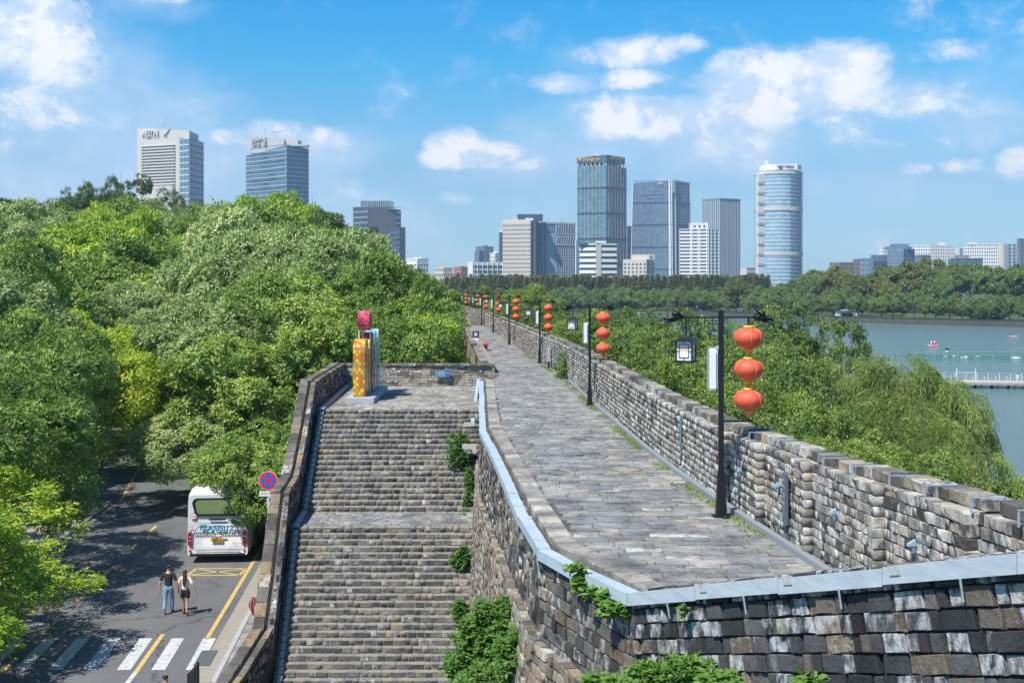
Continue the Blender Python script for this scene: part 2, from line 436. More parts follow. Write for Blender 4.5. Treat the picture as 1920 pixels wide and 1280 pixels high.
class Pieces:
    def __init__(s): s.r = []          # C,U,V,N,l,h,t
    def add(s, C, U, V, N, l, h, t): s.r.append((*C, *U, *V, *N, l, h, t))
    def emit(s, parent, name, m, limit=300, gap=0.012, seed=1):
        A = np.array(s.r, dtype=float); n = len(A)
        if not n: return
        rg = np.random.default_rng(seed)
        Cn, U, V, N = A[:, 0:3], A[:, 3:6], A[:, 6:9], A[:, 9:12]; l = A[:, 12] - gap; h = A[:, 13] - gap; t = A[:, 14]
        l = np.maximum(l, .03); h = np.maximum(h, .03)
        px = 960 + F * Cn[:, 0] / Cn[:, 1]; py = PAL + F * (CAMZ - Cn[:, 2]) / Cn[:, 1]
        seen = (px > -10) & (px < 1930) & (py > 0) & (py < 1290) & (Cn[:, 1] > 1)
        size = np.where(seen, np.sqrt(A[:, 12] * A[:, 13]) / Cn[:, 1], -1 / np.maximum(1, np.abs(Cn[:, 1]) + 100))
        order = np.argsort(-size)
        big = [i for i in order[:limit] if seen[i]]
        var = rg.integers(0, len(VAR), n)
        mk = (name, m)
        inv = Matrix.Translation(-Vector(parent.location)) if parent else Matrix()
        for i in big:
            k = int(var[i]); key = f'{name}_{m}_{k}'
            me = PIECE_MESH.get(key)
            if me is None:
                me = bpy.data.meshes.new(name); me.from_pydata([tuple(v) for v in VAR[k]], [], [tuple(int(q) for q in f) for f in BF]); me.update()
                me.materials.append(MATS[m]); PIECE_MESH[key] = me
            M = Matrix.Identity(4)
            for r_ in range(3):
                M[r_][0] = U[i, r_] * l[i]; M[r_][1] = V[i, r_] * h[i]; M[r_][2] = N[i, r_] * t[i]; M[r_][3] = Cn[i, r_]
            link(name, me, parent, inv @ M)
        rest = np.setdiff1d(np.arange(n), np.array(big, dtype=int))
        if len(rest):
            v = VAR[var[rest]]
            co = Cn[rest][:, None, :] + v[:, :, 0:1] * (U[rest] * l[rest][:, None])[:, None, :] + v[:, :, 1:2] * (V[rest] * h[rest][:, None])[:, None, :] + v[:, :, 2:3] * (N[rest] * t[rest][:, None])[:, None, :]
            fq = (BF[None] + (np.arange(len(rest)) * 12)[:, None, None]).reshape(-1, 4)
            if parent: co = co - np.array(parent.location)
            me = fast_mesh(name, co.reshape(-1, 3), fq, m, np.repeat(rg.random(len(rest)), 9))
            o = link({'brick': 'brickwork', 'paving_stone': 'paving', 'step_brick': 'brickwork', 'coping_brick': 'coping'}.get(name, name), me, parent)
            o['kind'] = 'stuff'
PIECE_MESH = {}

def seg_at(path, s, cum):
    i = int(np.clip(np.searchsorted(cum, s) - 1, 0, len(cum) - 2)); f = (s - cum[i]) / (cum[i + 1] - cum[i])
    return i, f

def wall_face(pc, path, top, bot, ch=.125, ll=(.28, .44), heads=.35, side=1, batter=0., t=.12, seed=3, jit=.012, off=0.0, trim=False):
    """bricks on a vertical (or battered) face; path [(x,y)], side +1: outward normal is to the left of the path"""
    rg = random.Random(seed); path = np.array(path, float); top = np.array(top, float); bot = np.array(bot, float)
    d = np.diff(path, axis=0); L = np.hypot(d[:, 0], d[:, 1]); cum = np.concatenate([[0], np.cumsum(L)])
    hmax = float(np.max(top - bot)); k = 0
    while k * ch < hmax:
        s = 0.0 if trim else -rg.random() * .3; e = (k + .5) * ch
        while s < cum[-1]:
            w = rg.uniform(*ll) if rg.random() > heads else rg.uniform(ll[0] * .45, ll[0] * .62)
            if trim:
                if s == 0.0: w *= rg.uniform(.55, 1)
                if cum[-1] - s < w * 1.5: w = cum[-1] - s
                if w < .03: break
            c = s + w / 2; s += w
            if c < 0 or c > cum[-1]: continue
            i, f = seg_at(path, c, cum); u = d[i] / L[i]; n = np.array((-u[1], u[0])) * side
            zt = top[i] * (1 - f) + top[i + 1] * f; zb = bot[i] * (1 - f) + bot[i + 1] * f
            if e + ch * .35 > zt - zb: continue
            sl = (top[i + 1] - top[i]) / L[i]; U = Vector((u[0], u[1], sl)).normalized()
            N = Vector((n[0], n[1], batter)).normalized(); N = (N - U * N.dot(U)).normalized()
            V = N.cross(U); V = V if V.z > 0 else -V
            pr = rg.uniform(-jit, jit) + off
            p = path[i] * (1 - f) + path[i + 1] * f
            C = Vector((p[0], p[1], zt - e)) + Vector((n[0], n[1], 0)) * (batter * e) + N * pr
            ang = rg.uniform(-.02, .02) * (2.2 if jit > .025 else 1); U2 = U * math.cos(ang) + V * math.sin(ang); V2 = V * math.cos(ang) - U * math.sin(ang)
            pc.add(C, U2, V2, N, w, ch * rg.uniform(.93, 1.02), t)
        k += 1
    return cum[-1]

def wall_core(path, top, bot, thick, side=1, batter=0.0, inset=.045, cap=.03):
    """solid behind a brick face: returns verts, faces"""
    path = np.array(path, float); d = np.diff(path, axis=0); n = len(path); vs = []
    for i in range(n):
        a = d[max(i - 1, 0)]; b = d[min(i, n - 2)]; u = a / np.hypot(*a) + b / np.hypot(*b); u /= np.hypot(*u)
        nr = np.array((-u[1], u[0])) * side; H = top[i] - bot[i]
        f = path[i] - nr * inset
        fb = f + nr * batter * H; bk = path[i] - nr * thick
        vs += [(f[0], f[1], top[i] - cap), (fb[0], fb[1], bot[i]), (bk[0], bk[1], bot[i]), (bk[0], bk[1], top[i] - cap)]
    fs = []
    for i in range(n - 1):
        a, b = i * 4, i * 4 + 4
        fs += [(a, b, b + 1, a + 1), (a + 1, b + 1, b + 2, a + 2), (a + 2, b + 2, b + 3, a + 3), (a + 3, b + 3, b, a)]
    fs += [(0, 1, 2, 3), tuple(n * 4 - 1 - q for q in range(4))]
    return vs, fs

# ================================================================== SETTING
DY = [0, 15.25, 20.6, 42, 66, 86, 108, 130, 151, 170, 300, 600]
DD = [3.85, 4.1, 4.2, 4.59, 4.87, 4.93, 5.03, 5.3, 5.56, 5.7, 6.5, 7.0]
def dW(Y): return float(np.interp(Y, DY, DD))
def zW(Y): return CAMZ - dW(Y)
def hit(px, py, extra=0.0):
    lo, hi = 8.0, 500.0; k = (py - PAL) / F
    for _ in range(60):
        m = (lo + hi) / 2
        if (dW(m) + extra) / m > k: lo = m
        else: hi = m
    return ((px - 960) * lo / F, lo)

right_line = [hit(*p) for p in [(1551.6, 1067.6), (1343, 933), (1240, 860), (1116, 756), (1068, 712), (1017, 680), (967, 647), (928, 622), (906, 608), (872, 597)]]
right_line = [(5.75, 2.0), (5.22, 8.0)] + right_line + [(-10.5, 188), (-16, 215), (-24, 245), (-40, 285)]
rail_line = [hit(*p) for p in [(902, 711), (904, 801), (932, 857), (981, 962), (1019, 1022), (1082, 1056), (1187, 1112)]]
left_far = [(-1.15, 57.4)] + [hit(*p) for p in [(912, 700), (896, 667), (883, 643), (877, 622), (869, 597)]] + [(-14.5, 190), (-21, 218), (-30, 250), (-46, 290)]
front_line = [rail_line[-1], (4.19, 9.6), (5.6, 6.56)]
front_d = [4.08, 2.26, 1.28]
def xR(Y): return float(np.interp(Y, [p[1] for p in right_line], [p[0] for p in right_line]))
LL = sorted(rail_line + left_far + front_line[1:], key=lambda p: p[1])
def xL(Y): return float(np.interp(Y, [p[1] for p in LL], [p[0] for p in LL]))

# ---------------------------------------------------------------- ground, lake
Z_ROAD = 6.0
g = MB()
left_edge = [(xL(y) + .4, y) for y in (-60, 8, 15, 30, 45, 57)] + [(p[0] + .5, p[1]) for p in left_far[1:]] + [(-90, 400), (-150, 560)]
vs = []; fs = []
for i, (x, y) in enumerate(left_edge):
    vs += [(x, y, 5.9), (-60 + min(0, x), y, 5.9), (-900, y, 5.9), (-2400, y * 1.0, 5.9)]
    if i:
        a = (i - 1) * 4; b = i * 4
        fs += [(a, b, b + 1, a + 1), (a + 1, b + 1, b + 2, a + 2), (a + 2, b + 2, b + 3, a + 3)]
g.add(vs, fs)
# low hill under the wood on the left
nx, ny = 26, 22; vs = []; fs = []
for i in range(nx):
    for j in range(ny):
        x = -175 + i * 6.2; y = 100 + j * 10
        h = 11.5 * math.exp(-((x + 88) / 42) ** 2 - ((y - 195) / 55) ** 2) + 3.2 * math.exp(-((x + 34) / 20) ** 2 - ((y - 170) / 40) ** 2)
        vs.append((x, y, 5.82 + max(0, h - .25)))
for i in range(nx - 1):
    for j in range(ny - 1):
        a = i * ny + j; fs.append((a, a + ny, a + ny + 1, a + 1))
g.add(vs, fs)
def hill(x, y):
    return 5.82 + max(0, 11.5 * math.exp(-((x + 88) / 42) ** 2 - ((y - 195) / 55) ** 2) + 3.2 * math.exp(-((x + 34) / 20) ** 2 - ((y - 170) / 40) ** 2) - .25)
# bank between the city wall and the lake
shore_near = {-60: 40, 0: 31, 40: 27, 80: 25, 120: 22, 170: 16, 240: 6, 300: -14, 400: -70, 560: -140}
ys = list(shore_near); vs = []; fs = []
for i, y in enumerate(ys):
    xw = xR(y) + .4 if y < 290 else (-38 - (y - 285) * .45)
    vs += [(xw, y, 2.2), (shore_near[y] - 4, y, 1.1), (shore_near[y], y, .35), (shore_near[y] + 3, y, -2.5)]
    if i:
        a = (i - 1) * 4; b = i * 4
        fs += [(a, a + 1, b + 1, b), (a + 1, a + 2, b + 2, b + 1), (a + 2, a + 3, b + 3, b + 2)]
g.add(vs, fs)
# land on the far side of the lake
shore_far = [(-160, 575), (-60, 575), (20, 560), (95, 540), (122, 480), (150, 452), (185, 421), (260, 400), (420, 380), (700, 400), (1100, 500)]
vs = []; fs = []
for i, (x, y) in enumerate(shore_far):
    k = 7000 if i in (0, len(shore_far) - 1) else 7000
    vs += [(x, y, -2), (x, y, 1.0), (x * 1.02, y + 30, 1.6), (x * 3.0, y + 900, 3.0), (x * 4.5, 2500, 3.0)]
    if i:
        a = (i - 1) * 5; b = i * 5
        fs += [(a + q, b + q, b + q + 1, a + q + 1) for q in range(4)]
vs += [(-2400, 560, 5.0), (-2400, 2500, 5.0), (-160 * 4.5, 2500, 3.0), (-160 * 3, 1475, 3.0), (-160, 575, 1.6)]
n0 = len(vs) - 5; fs.append((n0, n0 + 1, n0 + 2, n0 + 3, n0 + 4))
g.add(vs, fs)
m = bpy.data.materials.new('earth_and_grass'); m.use_nodes = True
q = NT(m.node_tree); b = m.node_tree.nodes['Principled BSDF']
pos = q.n.new('ShaderNodeNewGeometry').outputs['Position']
q.l.new(q.ramp(q.noise(pos, .25, 6, .65), [(.3, (.035, .055, .018)), (.5, (.06, .085, .025)), (.62, (.10, .095, .05)), (.75, (.14, .12, .08))]), b.inputs['Base Color'])
b.inputs['Roughness'].default_value = 1
MATS['earth'] = m
o = g.build('ground', 'earth'); tag(o, kind='structure')

m = bpy.data.materials.new('lake_water'); m.use_nodes = True
q = NT(m.node_tree); b = m.node_tree.nodes['Principled BSDF']
pos = q.n.new('ShaderNodeNewGeometry').outputs['Position']
str1 = q.vmath('MULTIPLY', pos, (1.0, 1.9, 1))
w1 = q.noise(str1, .55, 6, .68, .4); w2 = q.noise(str1, 2.6, 3, .6)
b.inputs['Roughness'].default_value = .16
big = q.noise(q.vmath('MULTIPLY', pos, (.35, 1.6, 1)), .03, 4, .6)
q.l.new(q.mix(big, (.10, .165, .17, 1), (.15, .21, .205, 1)), b.inputs['Base Color'])
b.inputs['IOR'].default_value = 1.33
hgt = q.math('ADD', w1, q.math('MULTIPLY', w2, .35))
q.l.new(q.bump(hgt, .9, .28), b.inputs['Normal'])
MATS['water'] = m
g = MB(); g.add([(-200, -60, 0), (2500, -60, 0), (2500, 720, 0), (-200, 700, 0)], [(0, 1, 2, 3)])
tag(g.build('lake', 'water'), kind='structure')

# stone embankment along the far shore
emb = thing('embankment_wall', 'low dark stone embankment along the far shore of the lake', 'wall', (120, 480, 0))
e = MB(); pts = shore_far[1:9]
for i in range(len(pts) - 1):
    a, c = Vector((*pts[i], .75)), Vector((*pts[i + 1], .75)); e.beam(a - emb.location, c - emb.location, .6, 2.4)
mat('embankment', (.075, .075, .08), .9, nz=.5, nscale=.4)
e.build('stone_face', 'embankment', emb)
e = MB()
for i in range(len(pts) - 1):
    a, c = Vector((*pts[i], 1.95)), Vector((*pts[i + 1], 1.95)); e.beam(a + Vector((0, 1.6, 0)) - emb.location, c + Vector((0, 1.6, 0)) - emb.location, 1.6, 1.1)
e.build('hedge', 'leaf_dark', emb)

# ---------------------------------------------------------------- road
def yl(Y): return -10.8 - .075 * (Y - 47.8)       # yellow edge line
def xc(Y): return -16.5 - .08 * (Y - 47.9)        # centre dashes
def xk(Y): return -20.7 - .075 * (Y - 56)         # far kerb
m = bpy.data.materials.new('asphalt'); m.use_nodes = True
q = NT(m.node_tree); b = m.node_tree.nodes['Principled BSDF']
pos = q.n.new('ShaderNodeNewGeometry').outputs['Position']
f1 = q.noise(pos, 45, 3, .7); f2 = q.noise(q.vmath('MULTIPLY', pos, (1.4, .35, 1)), .6, 5, .6)
c = q.ramp(f2, [(.3, (.10, .10, .105)), (.5, (.125, .125, .128)), (.7, (.15, .148, .145))])
c = q.mix(.5, c, q.mix(f1, (.5, .5, .5, 1), (1.5, 1.5, 1.5, 1)), 'MULTIPLY')
vor = q.n.new('ShaderNodeTexVoronoi'); vor.feature = 'DISTANCE_TO_EDGE'; vor.inputs['Scale'].default_value = .16
q.l.new(q.vmath('ADD', pos, q.vmath('MULTIPLY', q.noise(pos, 1.2, 4, .6, out=1), (1.6, 1.6, 0))), vor.inputs['Vector'])
c = q.mix(q.maprange(vor.outputs[0], .012, .004, 0, .55), c, (.03, .03, .03, 1))
q.l.new(c, b.inputs['Base Color']); b.inputs['Roughness'].default_value = .85
q.l.new(q.bump(f1, .3, .01), b.inputs['Normal'])
MATS['asphalt'] = m
g = MB(); ys = list(range(-10, 81, 5)); vs = []; fs = []
for i, y in enumerate(ys):
    xl_ = xk(y) if y < 62 else xk(62) - (y - 62) * 2.6
    vs += [(xl_, y, Z_ROAD), (yl(y) + .35, y, Z_ROAD)]
    if i: fs.append((2 * i - 2, 2 * i - 1, 2 * i + 1, 2 * i))
g.add(vs, fs)
g.add([(-160, 66, Z_ROAD - .004), (-20, 66, Z_ROAD - .004), (-20, 84, Z_ROAD - .004), (-160, 90, Z_ROAD - .004)], [(0, 1, 2, 3)])
tag(g.build('road', 'asphalt'), kind='structure')
mat('gutter_stone', (.30, .265, .22), .9, nz=.15, nscale=3)
mat('kerb_stone', (.38, .385, .38), .85, nz=.12, nscale=3)
g = MB()
for y in range(-10, 80, 2):
    y2 = y + 1.99
    g.add([(yl(y) + .35, y, Z_ROAD + .002), (yl(y) + .93, y, Z_ROAD + .002), (yl(y2) + .93, y2, Z_ROAD + .002), (yl(y2) + .35, y2, Z_ROAD + .002)], [(0, 1, 2, 3)])
tag(g.build('gutter', 'gutter_stone'), kind='structure')
ks = link('kerb', None); tag(ks, kind='structure'); ks.location = (-10, 40, Z_ROAD)
base = None
for y in np.arange(26, 76, 1.0):
    if base is None:
        g = MB(); g.box((0, 0, .06), (.17, .985, .13)); base = g.build('kerb_stone', 'kerb_stone', ks, bevel=.012); kb = base
    else:
        kb = base.copy(); col.objects.link(kb); kb.parent = ks
    kb.location = (yl(y) + 1.02 + 10, y - 40, 0); kb.rotation_euler = (0, 0, .075)
base = None
for y in np.arange(26, 62, 1.0):
    kb = kb.copy(); col.objects.link(kb); kb.parent = ks
    kb.location = (xk(y) - .1 + 10, y - 40, 0)
# pavements
sw = link('sidewalk', None); tag(sw, kind='structure'); sw.location = (-9, 40, Z_ROAD)
g = MB(); vs = []; fs = []
for i, y in enumerate(range(-10, 84, 4)):
    vs += [(yl(y) + 1.1 + 9, y - 40, .09), (2.6, y - 40, .09)] if y < 58 else [(yl(y) + 1.1 + 9, y - 40, .09), (5.0, y - 40, .09)]
    if i: fs.append((2 * i - 2, 2 * i - 1, 2 * i + 1, 2 * i))
g.add([(v[0], v[1], v[2]) for v in vs], fs)
g.build('bedding', 'mortar_paving', sw)
pc = Pieces(); rg = random.Random(5)
for r_, y in enumerate(np.arange(30.2, 52, .235)):
    x = yl(y) + 1.12 - rg.random() * .2
    while x < -8.0:
        w = .46; x0 = max(x, yl(y) + 1.12)
        pc.add((x0 + (x + w - x0) / 2, y, Z_ROAD + .12 + rg.uniform(-.004, .004)), (1, -.0, 0), (0, 1, 0), (0, 0, 1), x + w - x0, .235, .05); x += w
pc.emit(sw, 'paving_stone', 'paving_sidewalk', 300, .01)
g = MB(); g.add([(xk(y) - .2, y, Z_ROAD + .12) for y in (-10, 62)] + [(xk(62) - 60, 62, Z_ROAD + .12), (xk(-10) - 60, -10, Z_ROAD + .12)], [(0, 1, 2, 3)])
g.add([(-60, 81, Z_ROAD + .1), (-14, 78.5, Z_ROAD + .1), (-8, 78.5, Z_ROAD + .1), (-8, 92, Z_ROAD + .1), (-60, 96, Z_ROAD + .1)], [(0, 1, 2, 3, 4)])
tag(g.build('pavement', 'gutter_stone'), kind='structure')

# painted markings
def painted(name, color, worn=.35):
    m = bpy.data.materials.new(name); m.use_nodes = True
    q = NT(m.node_tree); b = m.node_tree.nodes['Principled BSDF']
    pos = q.n.new('ShaderNodeNewGeometry').outputs['Position']
    n = q.noise(pos, 5, 6, .75); n2 = q.noise(pos, 40, 3, .7)
    f = q.math('MULTIPLY', q.maprange(q.math('ADD', n, q.math('MULTIPLY', n2, .35)), .62, .86), worn * 2)
    q.l.new(q.mix(f, (*color, 1), (.13, .13, .13, 1)), b.inputs['Base Color']); b.inputs['Roughness'].default_value = .75
    MATS[name] = m
painted('road_white', (.56, .56, .54)); painted('road_yellow', (.62, .42, .13)); painted('road_white_worn', (.33, .33, .33), .5)
mk = link('road_markings', None); tag(mk, kind='structure'); mk.location = (-15, 40, Z_ROAD + .006)
def strip(name, m, pts, w=None):
    g = MB()
    if w:
        for (a, c) in zip(pts[:-1], pts[1:]):
            a = Vector((*a, 0)); c = Vector((*c, 0)); d = (c - a).normalized(); n = Vector((-d.y, d.x, 0)) * w / 2
            a = a - Vector((-15, 40, 0)); c = c - Vector((-15, 40, 0)); g.add([a - n, c - n, c + n, a + n], [(0, 1, 2, 3)])
    else:
        g.add([(p[0] + 15, p[1] - 40, 0) for p in pts], [tuple(range(len(pts)))])
    return g.build(name, m, mk)
for k in range(-5, 9):
    xl0 = -15.55 + .0 + (k) * 1.055
    if xl0 > -9.9: break
    a0, a1 = xl0, xl0 + .42
    strip('crossing_stripe', 'road_white', [(a0 + .29, 35.9), (a1 + .29, 35.9), (a1, 39.05), (a0, 39.05)])
for k in range(-4, 6):
    y = 36.3 + (k + 1) * 3.93
    if y < 30 or y > 60: continue
    strip('lane_dash', 'road_yellow', [(xc(y - .75), y - .75), (xc(y + .75), y + .75)], .14)
strip('edge_line', 'road_yellow', [(yl(39.0), 39.0), (yl(47.9), 47.9), (yl(76), 76)], .15)
strip('centre_line', 'road_yellow', [(-11.75, 39.5), (-11.45, 35.7)], .15)
strip('centre_line', 'road_white', [(-11.45, 35.7), (-11.0, 28)], .15)
strip('stop_line', 'road_white_worn', [(-21, 40.45), (-15.9, 40.6)], .2)
strip('edge_line', 'road_yellow', [(xk(63) + .2, 63), (-23.3, 73), (-23.9, 81)], .15)
strip('edge_line', 'road_yellow', [(-26.5, 76), (-24.1, 80.5)], .12)
strip('far_edge_line', 'road_white_worn', [(xk(34) + .15, 34), (xk(62) + .15, 62)], .14)
for (x, y) in ((-18.3, 46.4), (-19.6, 59.0)):
    strip('diamond_marking', 'road_white', [(x - .55, y), (x - .1, y + 1.0), (x + .5, y + .15), (x, y - .85), (x - .55, y)], .12)
strip('parking_box', 'road_yellow', [(-13.1, 47.3), (-13.0, 48.4), (-10.95, 48.4), (-11.0, 47.3), (-13.1, 47.3)], .12)
strip('parking_box', 'road_yellow', [(-13.0, 48.35), (-11.0, 47.35)], .1)
strip('parking_box', 'road_yellow', [(-13.0, 47.35), (-11.0, 48.35)], .1)
g = MB(); g.box((-9.66, 37.0, Z_ROAD + .012), (.5, 1.5, .02), .08); tag(g.build('drain_grate', 'notice_grey' if 'notice_grey' in MATS else mat('grate_grey', (.10, .11, .115), .6)), 'dark drain grate in the gutter beside the zebra crossing', 'drain grate')

# ---------------------------------------------------------------- walkway on the wall
ww = link('walkway', None); tag(ww, kind='structure'); ww.location = (0, 0, 0)
sy = [2, 6.6, 9.6, 12, 15.25, 17, 20.6, 25, 30, 36, 42, 48, 54, 57.2, 60, 66, 76, 86, 97, 108, 119, 130, 151, 163, 188, 215, 245, 285]
vs = []; fs = []
for i, y in enumerate(sy):
    a = xL(y) + (.24 if y < 57 else 0.05); c = xR(y) + .1
    if y == 2: a = 3.5
    vs += [(a, y, zW(y) - .035), (c, y, zW(y) - .035), (c + .45, y, zW(y) - .2), (c + .9, y, 1.2), (a + .1, y, 5.5 if y < 300 else 5.5)]
    if i:
        p, q_ = (i - 1) * 5, i * 5
        fs += [(p, p + 1, q_ + 1, q_), (p + 1, p + 2, q_ + 2, q_ + 1), (p + 2, p + 3, q_ + 3, q_ + 2), (p, q_, q_ + 4, p + 4)]
g = MB(); g.add(vs, fs); g.build('rubble_core', 'mortar_paving', ww)
pc = Pieces(); rg = random.Random(11); y = 6.8  # paving
while y < 130:
    ph = .265 * rg.uniform(.88, 1.1)
    x = xL(y) + (.62 if y < 57 else .1) + rg.uniform(-.1, .1); x1 = xR(y) - .03
    if y < 15.25: x = xL(y) + .5
    sl = (zW(y + 1) - zW(y)); wob = rg.uniform(-.01, .01)
    while x < x1:
        w = rg.uniform(.34, .62) if rg.random() < .85 else rg.uniform(.2, .32)
        w = min(w, x1 - x + .02)
        if w > .1:
            tw = rg.uniform(-.03, .03)
            pc.add((x + w / 2, y + wob + rg.uniform(-.012, .012), zW(y) + rg.uniform(-.008, .008)), (math.cos(tw), math.sin(tw), rg.uniform(-.01, .01)), (-math.sin(tw), math.cos(tw), sl), (0, -sl, 1), w, ph * rg.uniform(.94, 1.02), .05)
        x += w
    y += ph
pc.emit(ww, 'paving_stone', 'paving', 300, .010)
# kerb course beside the gutter rail
pc = Pieces(); path = np.array(rail_line + [front_line[1]]); d = np.diff(path, axis=0); L = np.hypot(d[:, 0], d[:, 1]); cum = np.concatenate([[0], np.cumsum(L)]); s = .1
while s < cum[-2] - .1:
    w = rg.uniform(.34, .6); i, f = seg_at(path, s + w / 2, cum); u = d[i] / L[i]; p = path[i] * (1 - f) + path[i + 1] * f; n = np.array((-u[1], u[0]))
    for kk, (off, wd) in enumerate(((.385, .36),)):
        C = (p[0] + n[0] * off, p[1] + n[1] * off, zW(p[1]) + .012 + rg.uniform(-.008, .008))
        pc.add(C, (u[0], u[1], 0), (n[0], n[1], 0), (0, 0, 1), w, wd, .14)
    s += w
pc.emit(ww, 'kerb_brick', 'paving_terrace', 160, .012)
g = MB(); rg = random.Random(4)

# ---------------------------------------------------------------- lakeside parapet
jogs = [21.9, 19.75, 17.4, 14.8, 12.36, 9.9]
pp = []
for y in [2, 5, 7.5] + [9.9, 12.36, 14.8, 17.4, 19.75, 21.9] + [25, 28, 33, 39, 46, 53, 60, 66, 76, 86, 97, 108, 119, 130, 151, 163, 188, 215, 245]:
    if y in jogs: pp += [(xR(y) + .07, y - .01), (xR(y) - .06, y + .01)]
    else: pp.append((xR(y), y))
PH = lambda y: float(np.interp(y, [0, 11.5, 16.6, 22.6, 42.9, 66, 108, 163, 300], [2.1, 1.62, 1.40, 1.33, 1.50, 1.5, 1.35, 1.5, 1.5]))
par = thing('parapet_wall', 'long weathered brick parapet on the lake side of the walkway', 'wall', (5, 15, zW(15)))
top = [zW(p[1]) + PH(p[1]) for p in pp]; bot = [zW(p[1]) - .15 for p in pp]
v, f = wall_core(pp, top, bot, .5, 1, 0.0, .016); MBc = MB().add([Vector(a) - par.location for a in v], f); MBc.build('mortar_bed', 'mortar_dark', par)
pc = Pieces()
npn = [i for i, p in enumerate(pp) if p[1] <= 97]
panels = []; cur = [0]
for i in range(1, len(npn)):
    if abs(pp[i][1] - pp[i - 1][1]) < .1: panels.append(cur); cur = [i]
    else: cur.append(i)
panels.append(cur)
for k_, idx in enumerate(panels):
    wall_face(pc, [pp[i] for i in idx], [top[i] for i in idx], [bot[i] for i in idx], ch=.134, ll=(.19, .32), heads=.45, side=1, t=.24, seed=21 + k_ * 7, jit=.011, trim=True)
for y in jogs:                                                     # quoins closing the end of each panel
    zt_ = zW(y) + PH(y); k_ = 0
    while k_ * .134 < PH(y) + .1:
        pc.add((xR(y) + rg.uniform(-.006, .006), y - .03 - rg.uniform(0, .012), zt_ - (k_ + .5) * .134), (1, .04, 0), (0, 0, 1), (-.04, -1, 0), .15 + rg.uniform(0, .03), .134, .16); k_ += 1
# fewer, longer courses where the wall is far
wall_face(pc, pp[len(npn) - 1:], top[len(npn) - 1:], bot[len(npn) - 1:], ch=.2, ll=(.4, .6), heads=.2, side=1, t=.1, seed=22, jit=.02)
pc.emit(par, 'brick', 'brick_parapet', 300, .010)
pc = Pieces(); path = np.array([(xR(y), y) for y in [4, 8, 12, 16.6, 22.6, 28, 42.9, 60, 86, 108, 130, 163, 188, 215]]); d = np.diff(path, axis=0); L = np.hypot(d[:, 0], d[:, 1]); cum = np.concatenate([[0], np.cumsum(L)]); s = .1; rg = random.Random(31)
while s < cum[-1] - .5:
    w = rg.uniform(.24, .42); i, f = seg_at(path, s + w / 2, cum); u = d[i] / L[i]; p = path[i] * (1 - f) + path[i + 1] * f
    n = np.array((-u[1], u[0])); z = zW(p[1]) + PH(p[1])
    if rg.random() > .02:
        pc.add((p[0] - n[0] * .17, p[1] - n[1] * .17, z + .072 + rg.uniform(-.008, .01)), (u[0], u[1], 0), (0, 0, 1), (n[0], n[1], 0), w, .15 * rg.uniform(.9, 1.1), .32)
    s += w
pc.emit(par, 'coping_brick', 'brick_coping', 200, .014)
mat('bracket_blue', (.28, .40, .48), .5)
brk = None
for y in [9.2, 10.3, 11.35, 12.3, 13.4, 14.4, 15.6, 16.7, 17.9, 19.1, 20.3, 22.2, 24, 26, 28.5, 31, 34, 38]:
    x = xR(y) + .12; z = zW(y) + PH(y)
    if brk is None:
        g = MB(); g.beam((-.14, 0, -.005), (-.14, 0, .165), .02, .01, (0, 1, 0)); g.beam((-.15, 0, .16), (.22, 0, .16), .02, .01); g.beam((.21, 0, .16), (.21, 0, .02), .03, .012, (0, 1, 0))
        brk = g.build('coping_clamp', 'bracket_blue', par); bb = brk
    else:
        bb = brk.copy(); col.objects.link(bb)
    bb.location = Vector((x, y, z)) - par.location
# gutter along the foot of the parapet
g = MB(); pl = [(xR(y) - .10, y, zW(y) + .04) for y in [11, 14, 17, 20, 22.6, 26, 30, 34, 39, 46, 53]]
for a, c in zip(pl[:-1], pl[1:]): g.beam(a, c, .12, .10)
o = g.build('cable_trunking', mat('trunking', (.24, .26, .28), .6)); tag(o, 'grey cable trunking along the foot of the lakeside parapet', 'trunking')
# fixtures on the parapet: floodlights, plates
def on_par(px, py):
    lo, hi = 8.0, 200.0
    for _ in range(50):
        m_ = (lo + hi) / 2
        if 960 + F * xR(m_) / m_ > px: lo = m_
        else: hi = m_
    return (xR(lo), lo, CAMZ - (py - PAL) * lo / F)
fl = None
for i, (px, py, lab) in enumerate([(1333, 852, 'small blue wall lamp on the parapet left of the nearest lamp post'), (1389, 883, 'small blue wall lamp on the parapet just right of the nearest lamp post'), (1460, 912, 'small blue wall lamp on the parapet left of the grey notice board'), (1567, 962, 'blue wall lamp on the parapet right of the grey notice board'), (1716, 1022, 'largest blue wall lamp, on the parapet nearest the front wall')]):
    x, y, z = on_par(px, py)
    if fl is None:
        fl = thing('wall_lamp', lab, 'wall lamp', (x, y, z)); g = MB()
        g.add([(-.12, -.05, .02), (-.12, .05, .02), (0, .05, .09), (0, -.05, .09), (-.13, -.05, -.01), (-.13, .05, -.01), (.02, .05, .0), (.02, -.05, .0)], [(0, 1, 2, 3), (7, 6, 5, 4), (0, 4, 5, 1), (1, 5, 6, 2), (2, 6, 7, 3), (3, 7, 4, 0)])
        g.build('hood', 'bracket_blue', fl); g = MB(); g.box((-.03, 0, -.05), (.05, .08, .12)); g.build('lamp_body', mat('bracket_blue_dark', (.14, .24, .32), .5), fl); tl = fl
    else:
        tl = copy_tree(fl); tl.location = (x, y, z); tl['label'] = lab
    tl.scale = (.72, .72, .8); tl['group'] = 'blue lamps on the parapet'; tl.rotation_euler = (0, 0, -.09)
x, y, z = on_par(1481, 887)
nb = thing('notice_board', 'tall narrow grey notice board with white lines of text on the parapet', 'notice board', (x - .07, y, z - .12))
